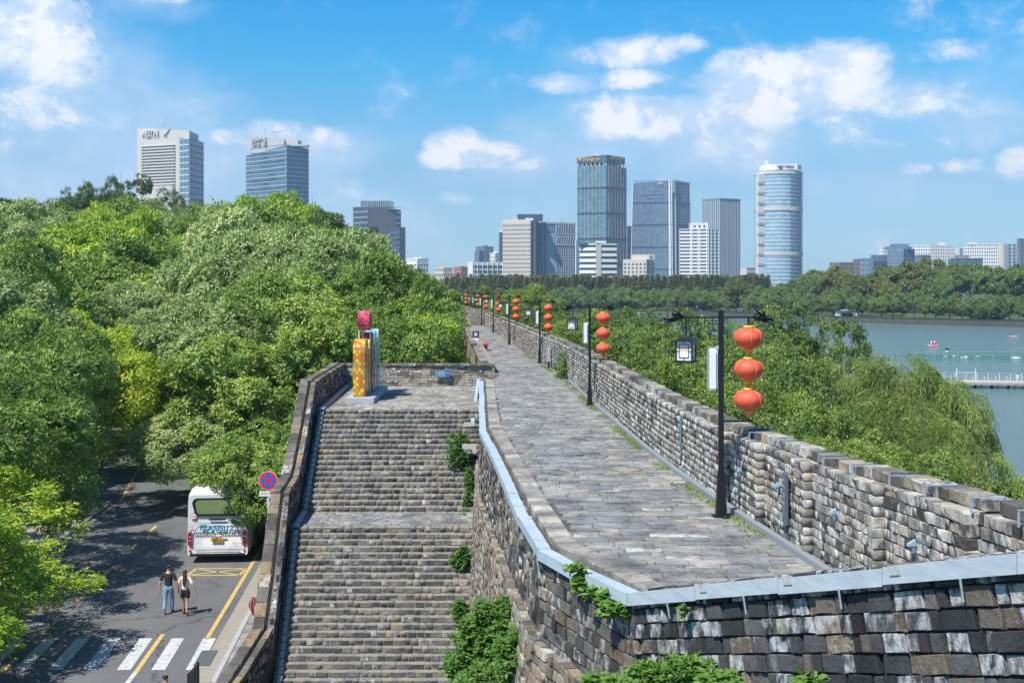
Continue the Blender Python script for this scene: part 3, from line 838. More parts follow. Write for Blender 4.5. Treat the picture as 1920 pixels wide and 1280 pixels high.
g = MB(); H = 95 * y / F; g.box((0, 0, -H / 2 + .12), (.05, .24, H)); g.build('board', mat('notice_grey', (.10, .125, .15), .45), nb, bevel=.006)
for k, (s_, w_, zz) in enumerate([('城墙', .11, .0), ('INSCRIBED', .15, -.1), ('BRICKS OF THE', .15, -.22), ('CITY WALL', .12, -.26), ('城墙砖文', .15, -.36), ('─────', .15, -.42), ('──────', .15, -.46), ('─────', .15, -.50), ('──────', .15, -.54)]):
    text(s_, .05, facing((-.028, 0, zz + .02), (0, -1, 0), (-1, 0, 0)), 'white_paint', nb, width=w_)
x, y, z = on_par(1279, 782)
g = MB(); g.prism([(x - .05, y - .07, z), (x - .05, y + .07, z), (x - .05, y + .04, z - .78), (x - .05, y - .02, z - .8)], (.03, 0, 0)); tag(g.build('cover_plate', 'bracket_blue_dark'), 'narrow blue metal plate on the parapet left of the nearest lamp', 'metal plate')
x, y, z = on_par(1034, 660)
eb = thing('junction_box', 'grey metal electrical box on the parapet near the third lamp', 'electrical box', (x - .15, y, z)); g = MB(); g.box((0, 0, -.15), (.22, .4, .7)); g.build('casing', 'grey_paint', eb, bevel=.02)
g = MB(); g.beam((0, 0, -.5), (0, 0, -1.05), .1, .1); g.build('conduit', 'black_metal', eb); g = MB(); g.beam((.05, 0, .2), (.05, 0, .9), .05, .05); g.build('conduit', 'grey_paint', eb)

# ---------------------------------------------------------------- inner rampart wall, gutter rail, front wall
def rail_z(i, p): return zW(p[1]) - .03
rl = [(p[0], p[1]) for p in rail_line]
top = [rail_z(0, p) - .05 for p in rl]
led = lambda y: CAMZ - float(np.interp(y, [8, 14, 17, 20, 28, 35, 41, 46, 60], [5.3, 5.65, 5.6, 5.6, 6.1, 6.4, 6.7, 7.0, 7.2]))
bot = [led(p[1]) - .3 for p in rl]
# resample for smooth bends
def resample(path, zs, n=4):
    q1 = []; q2 = []
    for i in range(len(path) - 1):
        for k in range(n):
            f = k / n; q1.append((path[i][0] * (1 - f) + path[i + 1][0] * f, path[i][1] * (1 - f) + path[i + 1][1] * f)); q2.append(zs[i] * (1 - f) + zs[i + 1] * f)
    return q1 + [path[-1]], q2 + [zs[-1]]
rw = thing('rampart_wall', 'tall brick rampart beside the long staircase, carrying the walkway', 'wall', (-.5, 30, 6))
v, f = wall_core(rl, top, bot, .4, -1, .05); MB().add([Vector(a) - rw.location for a in v], f).build('mortar_bed', 'mortar_dark', rw)
pc = Pieces(); wall_face(pc, rl, top, bot, ch=.185, ll=(.26, .42), heads=.4, side=-1, batter=.05, t=.16, seed=41, jit=.022)
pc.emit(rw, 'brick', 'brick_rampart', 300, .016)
low = []
for p in rl: low.append((p[0] - .2, p[1]))
low[-1] = (low[-1][0] - .12, low[-1][1] - .22); low.append((front_line[1][0] - .28, front_line[1][1] - .15)); low.append((5.2, 6.3))
ltop = [led(p[1]) for p in low]; lbot = [5.6] * len(low)
v, f = wall_core(low, ltop, lbot, .7, -1, .05, .05); MB().add([Vector(a) - rw.location for a in v], f).build('mortar_bed', 'mortar_tan', rw)
pc = Pieces(); wall_face(pc, low, ltop, lbot, ch=.17, ll=(.24, .42), heads=.4, side=-1, batter=.05, t=.16, seed=42, jit=.025)
pc.emit(rw, 'lower_brick', 'brick_tan', 300, .022)
pc = Pieces(); path = np.array(low); d = np.diff(path, axis=0); L = np.hypot(d[:, 0], d[:, 1]); cum = np.concatenate([[0], np.cumsum(L)]); s = 0; rg = random.Random(77)
while s < cum[-1] - .5:
    w = rg.uniform(.2, .4); i, f = seg_at(path, s + w / 2, cum); u = d[i] / L[i]; p = path[i] * (1 - f) + path[i + 1] * f; n = np.array((-u[1], u[0]))
    pc.add((p[0] + n[0] * .12, p[1] + n[1] * .12, led(p[1]) + rg.uniform(-.02, .03)), (u[0], u[1], 0), (n[0], n[1], 0), (0, 0, 1), w, .26, .1); s += w
pc.emit(rw, 'ledge_brick', 'brick_top', 60, .02)

fw = thing('front_wall', 'dark weathered brick wall rising to the right in the foreground', 'wall', (1.6, 15, 12))
ftop = [CAMZ - a - .03 for a in front_d]; fbot = [led(p[1]) - .3 for p in front_line]
v, f = wall_core(front_line, ftop, fbot, .42, -1, .03, .07); MB().add([Vector(a) - fw.location for a in v], f).build('mortar_bed', 'mortar_tan' if False else mat('mortar_earth', (.045, .038, .031), 1, nz=.7, nscale=14), fw)
pc = Pieces(); wall_face(pc, front_line, ftop, fbot, ch=.195, ll=(.27, .46), heads=.5, side=-1, batter=.03, t=.16, seed=43, jit=.03)
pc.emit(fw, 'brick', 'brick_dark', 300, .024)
# capping stones behind the rail
pc = Pieces(); path = np.array(front_line); d = np.diff(path, axis=0); L = np.hypot(d[:, 0], d[:, 1]); cum = np.concatenate([[0], np.cumsum(L)]); s = .05
while s < cum[-1] - .2:
    w = rg.uniform(.3, .5); i, f = seg_at(path, s + w / 2, cum); u = d[i] / L[i]; p = path[i] * (1 - f) + path[i + 1] * f; z = ftop[i] * (1 - f) + ftop[i + 1] * f
    n = np.array((-u[1], u[0])); sl = (ftop[i + 1] - ftop[i]) / L[i]; U = Vector((u[0], u[1], sl)).normalized(); V = Vector((n[0], n[1], 0)); N = U.cross(V)
    pc.add((p[0] + n[0] * .32, p[1] + n[1] * .32, z + .05 + rg.uniform(-.01, .01)), U, V, N, w, .28, .16); s += w
pc.emit(fw, 'capping_stone', 'brick_dark', 60, .015)

# painted metal gutter rail
gr = thing('gutter_rail', 'pale blue-grey metal gutter rail along the wall top edge', 'gutter', (1.5, 15, 14))
pts = [Vector((p[0] - .06, p[1], rail_z(0, p) - .02)) for p in rail_line]
fr = [Vector((a[0] - .05, a[1] - .03, CAMZ - d_)) for a, d_ in zip(front_line, front_d)]
pts[-1] = fr[0].copy()
def rail_piece(a, c, name='rail_section'):
    d = (c - a).normalized(); n = Vector((-d.y, d.x, 0)).normalized()   # towards the walkway
    a = a - gr.location; c = c - gr.location; e = d * .004
    g = MB()
    for (o1, o2, z1, z2) in ((-.03, .17, -.014, 0.0), (-.03, -.018, -.165, -.014), (.158, .17, -.1, -.014)):
        q_ = [a + e + n * o1, a + e + n * o2, c - e + n * o2, c - e + n * o1]
        vs = [x + Vector((0, 0, z1)) for x in q_] + [x + Vector((0, 0, z2)) for x in q_]
        g.add(vs, [(3, 2, 1, 0), (4, 5, 6, 7), (0, 1, 5, 4), (1, 2, 6, 5), (2, 3, 7, 6), (3, 0, 4, 7)])
    return g.build(name, 'rail_paint', gr)
def strut(p, n):
    g = MB(); a = p - gr.location
    g.beam(a - n * .01 + Vector((0, 0, -.15)), a + n * .03 + Vector((0, 0, -.36)), .018, .01); g.build('strut', 'rail_paint', gr)
rgl = random.Random(9)
for i in range(len(pts) - 1):
    nseg = max(1, int((pts[i + 1] - pts[i]).length / 2.4))
    for k in range(nseg):
        a = pts[i].lerp(pts[i + 1], k / nseg); c = pts[i].lerp(pts[i + 1], (k + 1) / nseg)
        j = Vector((rgl.uniform(-.012, .012), 0, rgl.uniform(-.012, .012))); rail_piece(a + j, c + j)
        if a.y < 19.5: dd = (c - a).normalized(); strut(a + Vector((-.035, 0, 0)), Vector((dd.y * -1, dd.x, 0)))
for i in range(len(fr) - 1):
    nseg = 4 if i == 0 else 2
    for k in range(nseg):
        a = fr[i].lerp(fr[i + 1], k / nseg); c = fr[i].lerp(fr[i + 1], (k + 1) / nseg)
        j = Vector((0, 0, rgl.uniform(-.012, .012))); rail_piece(a + j, c + j); dd = (c - a).normalized(); n = Vector((-dd.y, dd.x, 0)).normalized()
        mid = a.lerp(c, .62); strut(mid - n * .035, n)
        if k: 
            g = MB(); aa = a - gr.location - n * .036 + dd * .1 + Vector((0, 0, -.03))
            g.beam(aa, aa + dd * .14, .012, .09); g.build('patch_plate', mat('rusty_plate', (.4, .42, .42), .6, nz=.5, nscale=30), gr)

# ---------------------------------------------------------------- staircase
XS = lambda y: float(np.interp(y, [28, 31, 33.5, 38.5, 40.9, 46.6, 57], [-7.1, -6.95, -6.74, -7.17, -7.32, -7.62, -8.05]))
XE = lambda y: float(np.interp(y, [28, 33.5, 41, 46.6, 57], [-.9, -1.3, -1.45, -1.30, -1.2]))
st = thing('staircase', 'long grey brick staircase descending between the two walls', 'staircase', (-4.4, 40, 6))
steps = []    # (front edge y, tread z, depth)
z0 = CAMZ - 5.25; y = 46.6
for i in range(19):
    z0 -= .1555; nd = .30; steps.append((y - nd, z0, nd)); y -= nd
z0 -= .0; landing = (38.55, z0, y - 38.55); y = 38.55
for i in range(27):
    z0 -= .158; nd = .235; steps.append((y - nd, z0, nd)); y -= nd
core = MB(); pc = Pieces(); rg = random.Random(51)
def stair_row(yf, zt, h, dep):
    x = XS(yf) + .05 - rg.random() * .15; xe = XE(yf)
    while x < xe:
        w = rg.uniform(.19, .28) if rg.random() < .9 else rg.uniform(.3, .4)
        pc.add((x + w / 2, yf + rg.uniform(-.01, .01), zt - h / 2 - rg.uniform(0, .012)), (1, rg.uniform(-.02, .02), rg.uniform(-.015, .015)), (0, 0, 1), (0, -1, 0), w, h, dep); x += w
    core.add([(XS(yf) - .1 + 4.4, yf + .014 - 40, 5.5 - 6), (xe + .1 + 4.4, yf + .014 - 40, 5.5 - 6), (xe + .1 + 4.4, yf + .014 - 40, zt - .019 - 6), (XS(yf) - .1 + 4.4, yf + .014 - 40, zt - .019 - 6),
              (XS(yf) - .1 + 4.4, yf + dep + .04 - 40, 5.5 - 6), (xe + .1 + 4.4, yf + dep + .04 - 40, 5.5 - 6), (xe + .1 + 4.4, yf + dep + .04 - 40, zt - .019 - 6), (XS(yf) - .1 + 4.4, yf + dep + .04 - 40, zt - .019 - 6)],
             [(0, 1, 2, 3), (3, 2, 6, 7), (1, 5, 6, 2), (4, 0, 3, 7)])
stair_row(46.6, CAMZ - 5.25, .1555, .5)
for (yf, zt, dep) in steps: stair_row(yf, zt, .157, dep - .03)
stair_row(landing[0], landing[1], .157, .35)
core.add([(XS(39.5) - .1 + 4.4, 38.5 - 40 + .05, landing[1] - 6 - .02), (XE(39.5) + .1 + 4.4, 38.5 - 40 + .05, landing[1] - 6 - .02), (XE(41) + .1 + 4.4, 41 - 40, landing[1] - 6 - .02), (XS(41) - .1 + 4.4, 41 - 40, landing[1] - 6 - .02)], [(0, 1, 2, 3)])
core.build('mortar_bed', 'mortar_tan', st)
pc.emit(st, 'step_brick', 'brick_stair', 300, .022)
pc = Pieces()
for y in np.arange(39.0, 40.9, .2):
    x = XS(y)
    while x < XE(y):
        w = rg.uniform(.24, .4); pc.add((x + w / 2, y, landing[1] + rg.uniform(-.006, .006)), (1, 0, 0), (0, 1, 0), (0, 0, 1), w, .2, .05); x += w
pc.emit(st, 'landing_stone', 'paving', 120, .018)

# terrace
tr = link('terrace', None); tag(tr, kind='structure'); tr.location = (-4.6, 52, CAMZ - 5.25)
g = MB(); g.add([(-3.9, -5.2, -.03), (4.0, -5.2, -.03), (4.0, 5.6, -.03), (-3.9, 5.6, -.03), (-3.9, -5.2, -6.6), (4.0, -5.2, -6.6), (4.0, 5.6, -6.6), (-3.9, 5.6, -6.6)], [(0, 1, 2, 3), (4, 7, 6, 5), (0, 4, 5, 1), (1, 5, 6, 2), (2, 6, 7, 3), (3, 7, 4, 0)])
g.build('terrace_core', 'mortar_tan', tr)
pc = Pieces()
for y in np.arange(47.0, 56.8, .3):
    x = XS(y) + .1 - rg.random() * .2
    while x < -1.15:
        w = rg.uniform(.3, .48); pc.add((x + w / 2, y, CAMZ - 5.25 + rg.uniform(-.006, .006)), (1, rg.uniform(-.01, .01), 0), (0, 1, 0), (0, 0, 1), w, .3, .05); x += w
pc.emit(tr, 'paving_stone', 'paving_terrace', 300, .018)
tw = thing('terrace_wall', 'low pale brick wall closing the far side of the terrace', 'wall', (-4.6, 57, 12.7))
tp = [(-8.55, 56.95), (-1.0, 57.05)]; tt = [CAMZ - 4.27] * 2; tb = [CAMZ - 5.4] * 2
v, f = wall_core(tp, tt, tb, .4, -1); MB().add([Vector(a) - tw.location for a in v], f).build('mortar_bed', 'mortar_tan', tw)
pc = Pieces(); wall_face(pc, tp, tt, tb, ch=.122, ll=(.34, .5), heads=.3, side=-1, t=.12, seed=61, jit=.015); pc.emit(tw, 'brick', 'brick_terrace', 150, .014)
pc = Pieces(); x = -8.6
while x < -.95:
    w = rg.uniform(.34, .5); pc.add((x + w / 2, 56.93, CAMZ - 4.24), (1, 0, 0), (0, 0, 1), (0, -1, 0), w, .11, .42); x += w
pc.emit(tw, 'coping_brick', 'brick_top', 40, .014)
# low kerb wall on the city side of the walkway beyond the terrace
lw = thing('kerb_wall', 'low brick kerb wall on the city side of the walkway beyond the terrace', 'wall', (-2, 75, 13))
lp = left_far[1:8]; lt = [zW(p[1]) + (.55 if p[1] < 110 else .45) for p in lp]; lb = [5.8 for p in lp]
v, f = wall_core(lp, lt, lb, .42, 1, .08); MB().add([Vector(a) - lw.location for a in v], f).build('mortar_bed', 'mortar_tan', lw)
lp2 = [(p[0] + .06, p[1]) for p in lp]
pc = Pieces(); wall_face(pc, lp2, lt, [zW(p[1]) - .1 for p in lp], ch=.15, ll=(.3, .5), side=-1, t=.1, seed=62)
path = np.array(lp); d = np.diff(path, axis=0); L = np.hypot(d[:, 0], d[:, 1]); cum = np.concatenate([[0], np.cumsum(L)]); s = 0
while s < cum[-1] - .5:
    w = rg.uniform(.35, .55); i, f = seg_at(path, s + w / 2, cum); u = d[i] / L[i]; p = path[i] * (1 - f) + path[i + 1] * f; n = np.array((-u[1], u[0])); z = lt[i] * (1 - f) + lt[i + 1] * f
    pc.add((p[0] + n[0] * .12, p[1] + n[1] * .12, z + .05), (u[0], u[1], 0), (n[0], n[1], 0), (0, 0, 1), w, .4, .12); s += w
pc.emit(lw, 'brick', 'brick_top', 80, .015)

# outer parapet of the stairs
sp = thing('stair_parapet', 'dark stained brick parapet on the road side of the staircase', 'wall', (-7.4, 40, 9))
ip = [(-8.1, 56.95), (-7.92, 49), (-7.86, 46.9), (-7.62, 43.5), (-7.50, 41.2), (-7.36, 38.8), (-7.05, 35.6), (-6.93, 34.1), (-7.25, 31.9), (-7.6, 30.2)]
itop = [CAMZ - a for a in (4.16, 4.16, 4.2, 5.85, 6.95, 7.05, 9.15, 10.15, 10.75, 11.2)]
ibot = [5.7] * len(ip)
v, f = wall_core(ip, itop, ibot, .62, 1, .05); MB().add([Vector(a) - sp.location for a in v], f).build('mortar_bed', 'mortar_dark', sp)
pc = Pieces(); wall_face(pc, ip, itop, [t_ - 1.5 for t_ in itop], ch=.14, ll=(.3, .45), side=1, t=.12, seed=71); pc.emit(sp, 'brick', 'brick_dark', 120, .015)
opth = [(p[0] - .62, p[1]) for p in ip]
pc = Pieces(); wall_face(pc, opth, itop, ibot, ch=.22, ll=(.45, .6), side=-1, t=.12, seed=72); pc.emit(sp, 'outer_brick', 'brick_dark', 0, .02)
brick_mat('coping_stone', [(0, (.07, .065, .06)), (.4, (.12, .11, .095)), (.7, (.17, .15, .12)), (.85, (.27, .19, .11)), (1, (.14, .135, .13))], white=.12)
for nm, off, wd, m_ in (('coping_stone', .44, .33, 'coping_stone'), ('inner_coping', .08, .20, 'coping_stone')):
    pc = Pieces(); path = np.array(ip); d = np.diff(path, axis=0); L = np.hypot(d[:, 0], d[:, 1]); cum = np.concatenate([[0], np.cumsum(L)]); s = 0
    while s < cum[-1] - .2:
        w = rg.uniform(.34, .6); i, f = seg_at(path, s + w / 2, cum); u = d[i] / L[i]; p = path[i] * (1 - f) + path[i + 1] * f; n = np.array((-u[1], u[0])); z = itop[i] * (1 - f) + itop[i + 1] * f
        sl = (itop[i + 1] - itop[i]) / L[i]; U = Vector((u[0], u[1], sl)).normalized(); V = Vector((n[0], n[1], 0)); N = U.cross(V)
        pc.add(Vector((p[0] - n[0] * off, p[1] - n[1] * off, z + (.03 if off > .2 else .0))), U, V, N, w / math.cos(math.atan(sl)), wd, .14); s += w
    pc.emit(sp, nm, m_, 90, .012)
cb = MB(); pl = [(p[0] - .225, p[1], z + .015) for p, z in zip(ip, itop)]; cb.tube(pl, .022, 6)
tag(cb.build('cable', 'black_metal'), 'black cable running along the top of the stair parapet', 'cable')
# grey trunking along the stair edge, one piece a step
tk = thing('stair_trunking', 'stepped grey metal trunking along the left edge of the stairs', 'trunking', (-7.2, 40, 9))
first = None
for (yf, zt, dep) in steps:
    if first is None:
        g = MB(); g.box((0, .02, 0), (.13, .17, .07)); g.box((0, -.09, -.06), (.12, .035, .10)); first = g.build('trunking_piece', mat('trunking_light', (.40, .44, .47), .5), tk); tq = first
    else: tq = first.copy(); col.objects.link(tq); tq.parent = tk
    tq.location = Vector((XS(yf) + .09, yf + .05, zt + .06)) - tk.location; tq.rotation_euler = (0, 0, .03)
g = MB(); pl = [Vector((XS(y) + .09, y, CAMZ - 5.2)) - tk.location for y in (46.5, 50, 56.6)]
for a, c in zip(pl[:-1], pl[1:]): g.beam(a, c, .15, .08)
g.beam(Vector((XS(41) + .09, 40.9, landing[1] + .06)) - tk.location, Vector((XS(38.6) + .09, 38.5, landing[1] + .06)) - tk.location, .15, .08)
g.build('trunking_run', 'trunking_light', tk)
# white lintel plate, corner plate, handrail at the head of the stairs
g = MB(); Y = 43.2; c = P(880, 841, Y); g.box(c, (.52, .1, .34)); g.box((c[0], Y + .12, c[2]), (.5, .16, .3)); tag(g.build('stone_slab', mat('pale_stone', (.5, .47, .42), .8, nz=.15)), 'pale square stone slab set in the wall beside the stairs', 'stone slab')
g = MB(); c = P(881, 795, 45.4); g.box(c, (.42, .1, .14)); tag(g.build('stone_bracket', 'pale_stone'), 'small pale stone bracket below the stair handrail', 'bracket')
hr = thing('handrail', 'pale metal handrail sloping down at the head of the staircase', 'handrail', (-1.5, 50, 13)); g = MB(); a = Vector(P(897, 711, 55.5)); c = Vector(P(886, 792, 45.6)); g.beam(a - hr.location, c - hr.location, .13, .07); g.build('rail', 'rail_paint', hr)
g = MB(); g.beam(a + Vector((0, 0, .02)) - hr.location + Vector((-.25, .1, 0)), a - hr.location + Vector((.2, .1, .02)), .1, .05); g.beam(a - hr.location, a - hr.location + Vector((0, .05, -.5)), .05, .05, (0, 1, 0)); g.build('post', 'rail_paint', hr)

# ================================================================== VEGETATION
def norm(a): return a / np.maximum(1e-9, np.linalg.norm(a, axis=-1, keepdims=True))

def leaf_quads(base, L, Wd, ll, lw, rng, fold=.0):
    n = len(base); ll = ll[:, None]; lw = lw[:, None]
    V = np.stack([base, base + L * ll * .45 + Wd * lw * .5, base + L * ll, base + L * ll * .45 - Wd * lw * .5], 1)
    return V.reshape(-1, 3), np.arange(n * 4).reshape(n, 4)

def crown_mesh(name, m, seed, Rr, H, nc, rc, tufts, per, ll, lw, droop=.25, lowcut=-.35, hollow=.55, spread=.75):
    rng = np.random.default_rng(seed)
    d = norm(rng.normal(size=(nc * 3, 3))); d = d[d[:, 2] > lowcut][:nc]
    rad = rng.uniform(hollow, 1.0, len(d)) ** .5
    cc = d * rad[:, None] * np.array([Rr, Rr, H / 2]) * (1 - rc * .45 / Rr)
    cc *= rng.uniform(.74, 1.2, (len(cc), 1))
    cr = rc * rng.uniform(.55, 1.35, len(cc)); ctint = rng.uniform(-.16, .16, len(cc))
    # every bough carries a shell of small leaf clusters with gaps between them
    ns = 15; up = norm(cc); k0 = np.repeat(np.arange(len(cc)), ns)
    sd = norm(rng.normal(size=(len(k0), 3)) + up[k0] * .8 + np.array([0, 0, .3]))
    sc_ = cc[k0] + sd * (cr[k0] * rng.uniform(.70, 1.0, len(k0)))[:, None] * np.array([1, 1, .85]); sr = cr[k0] * rng.uniform(.20, .44, len(k0)); stint = rng.normal(size=len(k0)) * .10
    w = sr ** 2; w = w / w.sum(); ks = rng.choice(len(k0), int(tufts * 1.7), p=w); k = k0[ks]
    sdir = norm(rng.normal(size=(len(ks), 3)) + sd[ks] * .7 + np.array([0, 0, .25]))
    p = sc_[ks] + sdir * (sr[ks] * rng.uniform(.75, 1.08, len(ks)))[:, None] * np.array([1, 1, .8])
    dd = norm(sdir * .75 + sd[ks] * .45)
    keep = np.ones(len(p), bool)
    for j in range(len(cc)):
        q = np.linalg.norm((p - cc[j]) / np.array([1, 1, .85]), axis=1)
        keep &= ~((q < cr[j] * .62) & (k != j))
    kst = ks[keep][:tufts]
    p, dd, k = p[keep][:tufts], dd[keep][:tufts], k[keep][:tufts]
    n = len(p)
    base = np.repeat(p, per, 0); dr = np.repeat(dd, per, 0); kk = np.repeat(k, per)
    base = base + rng.normal(size=base.shape) * ll * .30
    L = norm(dr * .35 + norm(rng.normal(size=base.shape)) * spread + np.array([0, 0, -droop]))
    nr = norm(dr * 1.25 + rng.normal(size=base.shape) * .34 + np.array([0, 0, .4]))
    Wd = norm(np.cross(nr, L))
    V, Fq = leaf_quads(base, L, Wd, ll * rng.uniform(.7, 1.25, len(base)), lw * rng.uniform(.7, 1.25, len(base)), rng)
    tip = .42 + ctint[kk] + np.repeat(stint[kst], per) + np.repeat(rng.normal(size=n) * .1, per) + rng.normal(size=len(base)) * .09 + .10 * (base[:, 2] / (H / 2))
    young = np.repeat(rng.random(n) < .09, per); tip = tip + young * .28
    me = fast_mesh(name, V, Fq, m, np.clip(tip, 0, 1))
    return me, cc, cr

def trunk_mesh(cc, H, tr, base_z, m='bark', nl=9, seed=0, lean=0.0):
    rg = random.Random(seed); g = MB()
    top = Vector((lean, 0, -H * .12)); b = Vector((0, 0, base_z))
    mid = b.lerp(top, .5) + Vector((rg.uniform(-.2, .2), rg.uniform(-.2, .2), 0))
    g.tube([b - Vector((0, 0, .3)), b + Vector((0, 0, .25)), mid, top, top + Vector((0, 0, H * .2))], [tr * 1.45, tr, tr * .8, tr * .6, tr * .3], 8)
    idx = sorted(range(len(cc)), key=lambda i: rg.random())[:nl]
    for i in idx:
        t = rg.uniform(.45, 1); s = b.lerp(top, t); e = Vector(cc[i]); mm = s.lerp(e, .5) + Vector((0, 0, rg.uniform(-.1, .35)))
        g.tube([s, mm, e], [tr * .42, tr * .26, tr * .1], 5, caps=False)
    me = bpy.data.meshes.new('trunk'); me.from_pydata(g.v, [], g.f); me.polygons.foreach_set('use_smooth', [True] * len(me.polygons)); me.update(); me.materials.append(MATS[m])
    return me

PROTO = {}
def proto(key, m, seed, Rr, H, nc, rc, tufts, per, ll, lw, stem, trunk_r, **kw):
    bm = kw.pop('bark', 'bark'); nl = kw.pop('nl', 9)
    me, cc, cr = crown_mesh('crown', m, seed, Rr, H, nc, rc, tufts, per, ll, lw, **kw)
    PROTO[key] = dict(crown=me, trunk=trunk_mesh(cc, H, trunk_r, -H / 2 - stem, bm, seed=seed, nl=nl), R=Rr, H=H, stem=stem)

def recol(key, new, m):
    p = dict(PROTO[key]); me = p['crown'].copy(); me.materials.clear(); me.materials.append(MATS[m]); p['crown'] = me; PROTO[new] = p

def plant(name, key, x, y, zb, s, label, cat, group=None, rz=None, sz=None, sink=0.0, rgen=random.Random(17)):
    """tree standing at (x,y,zb); s scales it, sz its height"""
    p = PROTO[key]; sz = sz or s
    t = thing(name, label, cat, (x, y, zb), 0, group)
    rz = rgen.uniform(0, 6.28) if rz is None else rz
    full = (p['H'] + p['stem']) * sz; cz = min(sz, s * 1.18); hc = full - p['H'] / 2 * cz       # the crown keeps its proportions, the trunk makes up the height
    for nm in ('trunk', 'crown'):
        o = link(nm, p[nm], t); o.location = (0, 0, hc); o.scale = (s, s, cz if nm == 'crown' else hc / (p['H'] / 2 + p['stem'])); o.rotation_euler = (0, 0, rz)
    return t

def plant_top(name, key, px, ptop, Y, s, label, cat, group=None, zb=None, **kw):
    """choose the height so that the crown's top shows at row ptop"""
    x = (px - 960) * Y / F; ztop = CAMZ - (ptop - PAL) * Y / F
    if zb is None: zb = hill(x, Y) if x < xL(min(Y, 280)) else 1.8
    p = PROTO[key]; full = p['H'] + p['stem']; sz = (ztop - zb) / full
    return plant(name, key, x, Y, zb, s, label, cat, group, sz=sz, **kw)

proto('cam_a', 'leaf_camphor', 1, 5.2, 8.6, 24, 2.0, 11000, 6, .22, .088, 1.6, .24)
proto('low_a', 'leaf_bright', 21, 5.2, 8.6, 36, 1.7, 11000, 6, .20, .07, .9, .22, lowcut=-.85, droop=.5)
proto('low_b', 'leaf_camphor', 22, 5.0, 8.2, 34, 1.7, 10500, 6, .20, .07, .9, .22, lowcut=-.85, droop=.45)
proto('cam_b', 'leaf_pale', 2, 5.0, 8.0, 22, 2.05, 10500, 6, .23, .085, 1.7, .24)
proto('cam_m', 'leaf_camphor', 3, 5.2, 8.2, 21, 2.1, 6500, 6, .31, .13, 2.0, .24)
proto('cam_n', 'leaf_pale', 4, 5.4, 8.4, 21, 2.15, 6500, 6, .31, .125, 2.0, .24)
recol('cam_m', 'cam_bright', 'leaf_bright'); recol('cam_n', 'cam_dark', 'leaf_dark'); recol('cam_a', 'near_bright', 'leaf_bright')
proto('over', 'leaf_camphor', 31, 4.0, 5.6, 30, 1.35, 9000, 6, .19, .075, 2.6, .2, lowcut=-.95, droop=.5)
proto('pine', 'leaf_dark', 6, 4.6, 9, 34, 1.15, 2600, 6, .32, .11, 4, .2, hollow=.15, lowcut=-.8)
proto('far_round', 'leaf_far', 7, 4.4, 7.6, 26, 1.4, 2400, 5, .5, .26, 1.2, .2, lowcut=-.6)
proto('far_round2', 'leaf_far', 8, 4.8, 7.4, 24, 1.55, 2400, 5, .5, .26, 1.4, .2, lowcut=-.6)
recol('far_round', 'far_olive', 'leaf_far_olive')
proto('plane', 'leaf_far_olive', 9, 8.5, 15, 42, 2.5, 4600, 5, .75, .42, 3, .4)
recol('plane', 'plane_green', 'leaf_far')
proto('bush', 'leaf_bush', 10, 2.6, 3.2, 26, .85, 3600, 6, .13, .06, .4, .06, droop=.05, lowcut=-.6)
proto('bush_big', 'leaf_bush', 11, 4.0, 6.0, 40, 1.15, 6000, 6, .17, .075, 1.2, .12, droop=.1)
recol('bush_big', 'bush_dark', 'leaf_mid')

# metasequoia
def conifer(seed):
    rng = np.random.default_rng(seed); n = 3400; H = 20
    z = 1 - rng.random(n) ** .75; ang = rng.random(n) * 6.283; r = (1 - z) ** .8 * 3.0 * rng.uniform(.45, 1.08, n) * (1 + .25 * np.sin(z * 60)) + .1
    p = np.stack([np.cos(ang) * r, np.sin(ang) * r, z * H - H / 2], 1)
    out = np.stack([np.cos(ang), np.sin(ang), np.zeros(n)], 1)
    L = norm(out + rng.normal(size=(n, 3)) * .5 + np.array([0, 0, -.15])); Wd = norm(np.cross(norm(out * .3 + rng.normal(size=(n, 3)) * .4 + np.array([0, 0, 1])), L))
    V, Fq = leaf_quads(p, L, Wd, rng.uniform(.8, 1.5, n), rng.uniform(.35, .6, n), rng)
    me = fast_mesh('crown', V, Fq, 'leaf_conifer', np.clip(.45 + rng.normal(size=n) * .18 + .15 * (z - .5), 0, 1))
    g = MB(); g.tube([(0, 0, -H / 2 - 2), (0, 0, 0), (0, 0, H / 2 - .5)], [.3, .2, .05], 6); t = bpy.data.meshes.new('trunk'); t.from_pydata(g.v, [], g.f); t.materials.append(MATS['bark'])
    return dict(crown=me, trunk=t, R=3, H=H, stem=2)
PROTO['meta_a'] = conifer(1); PROTO['meta_b'] = conifer(2)

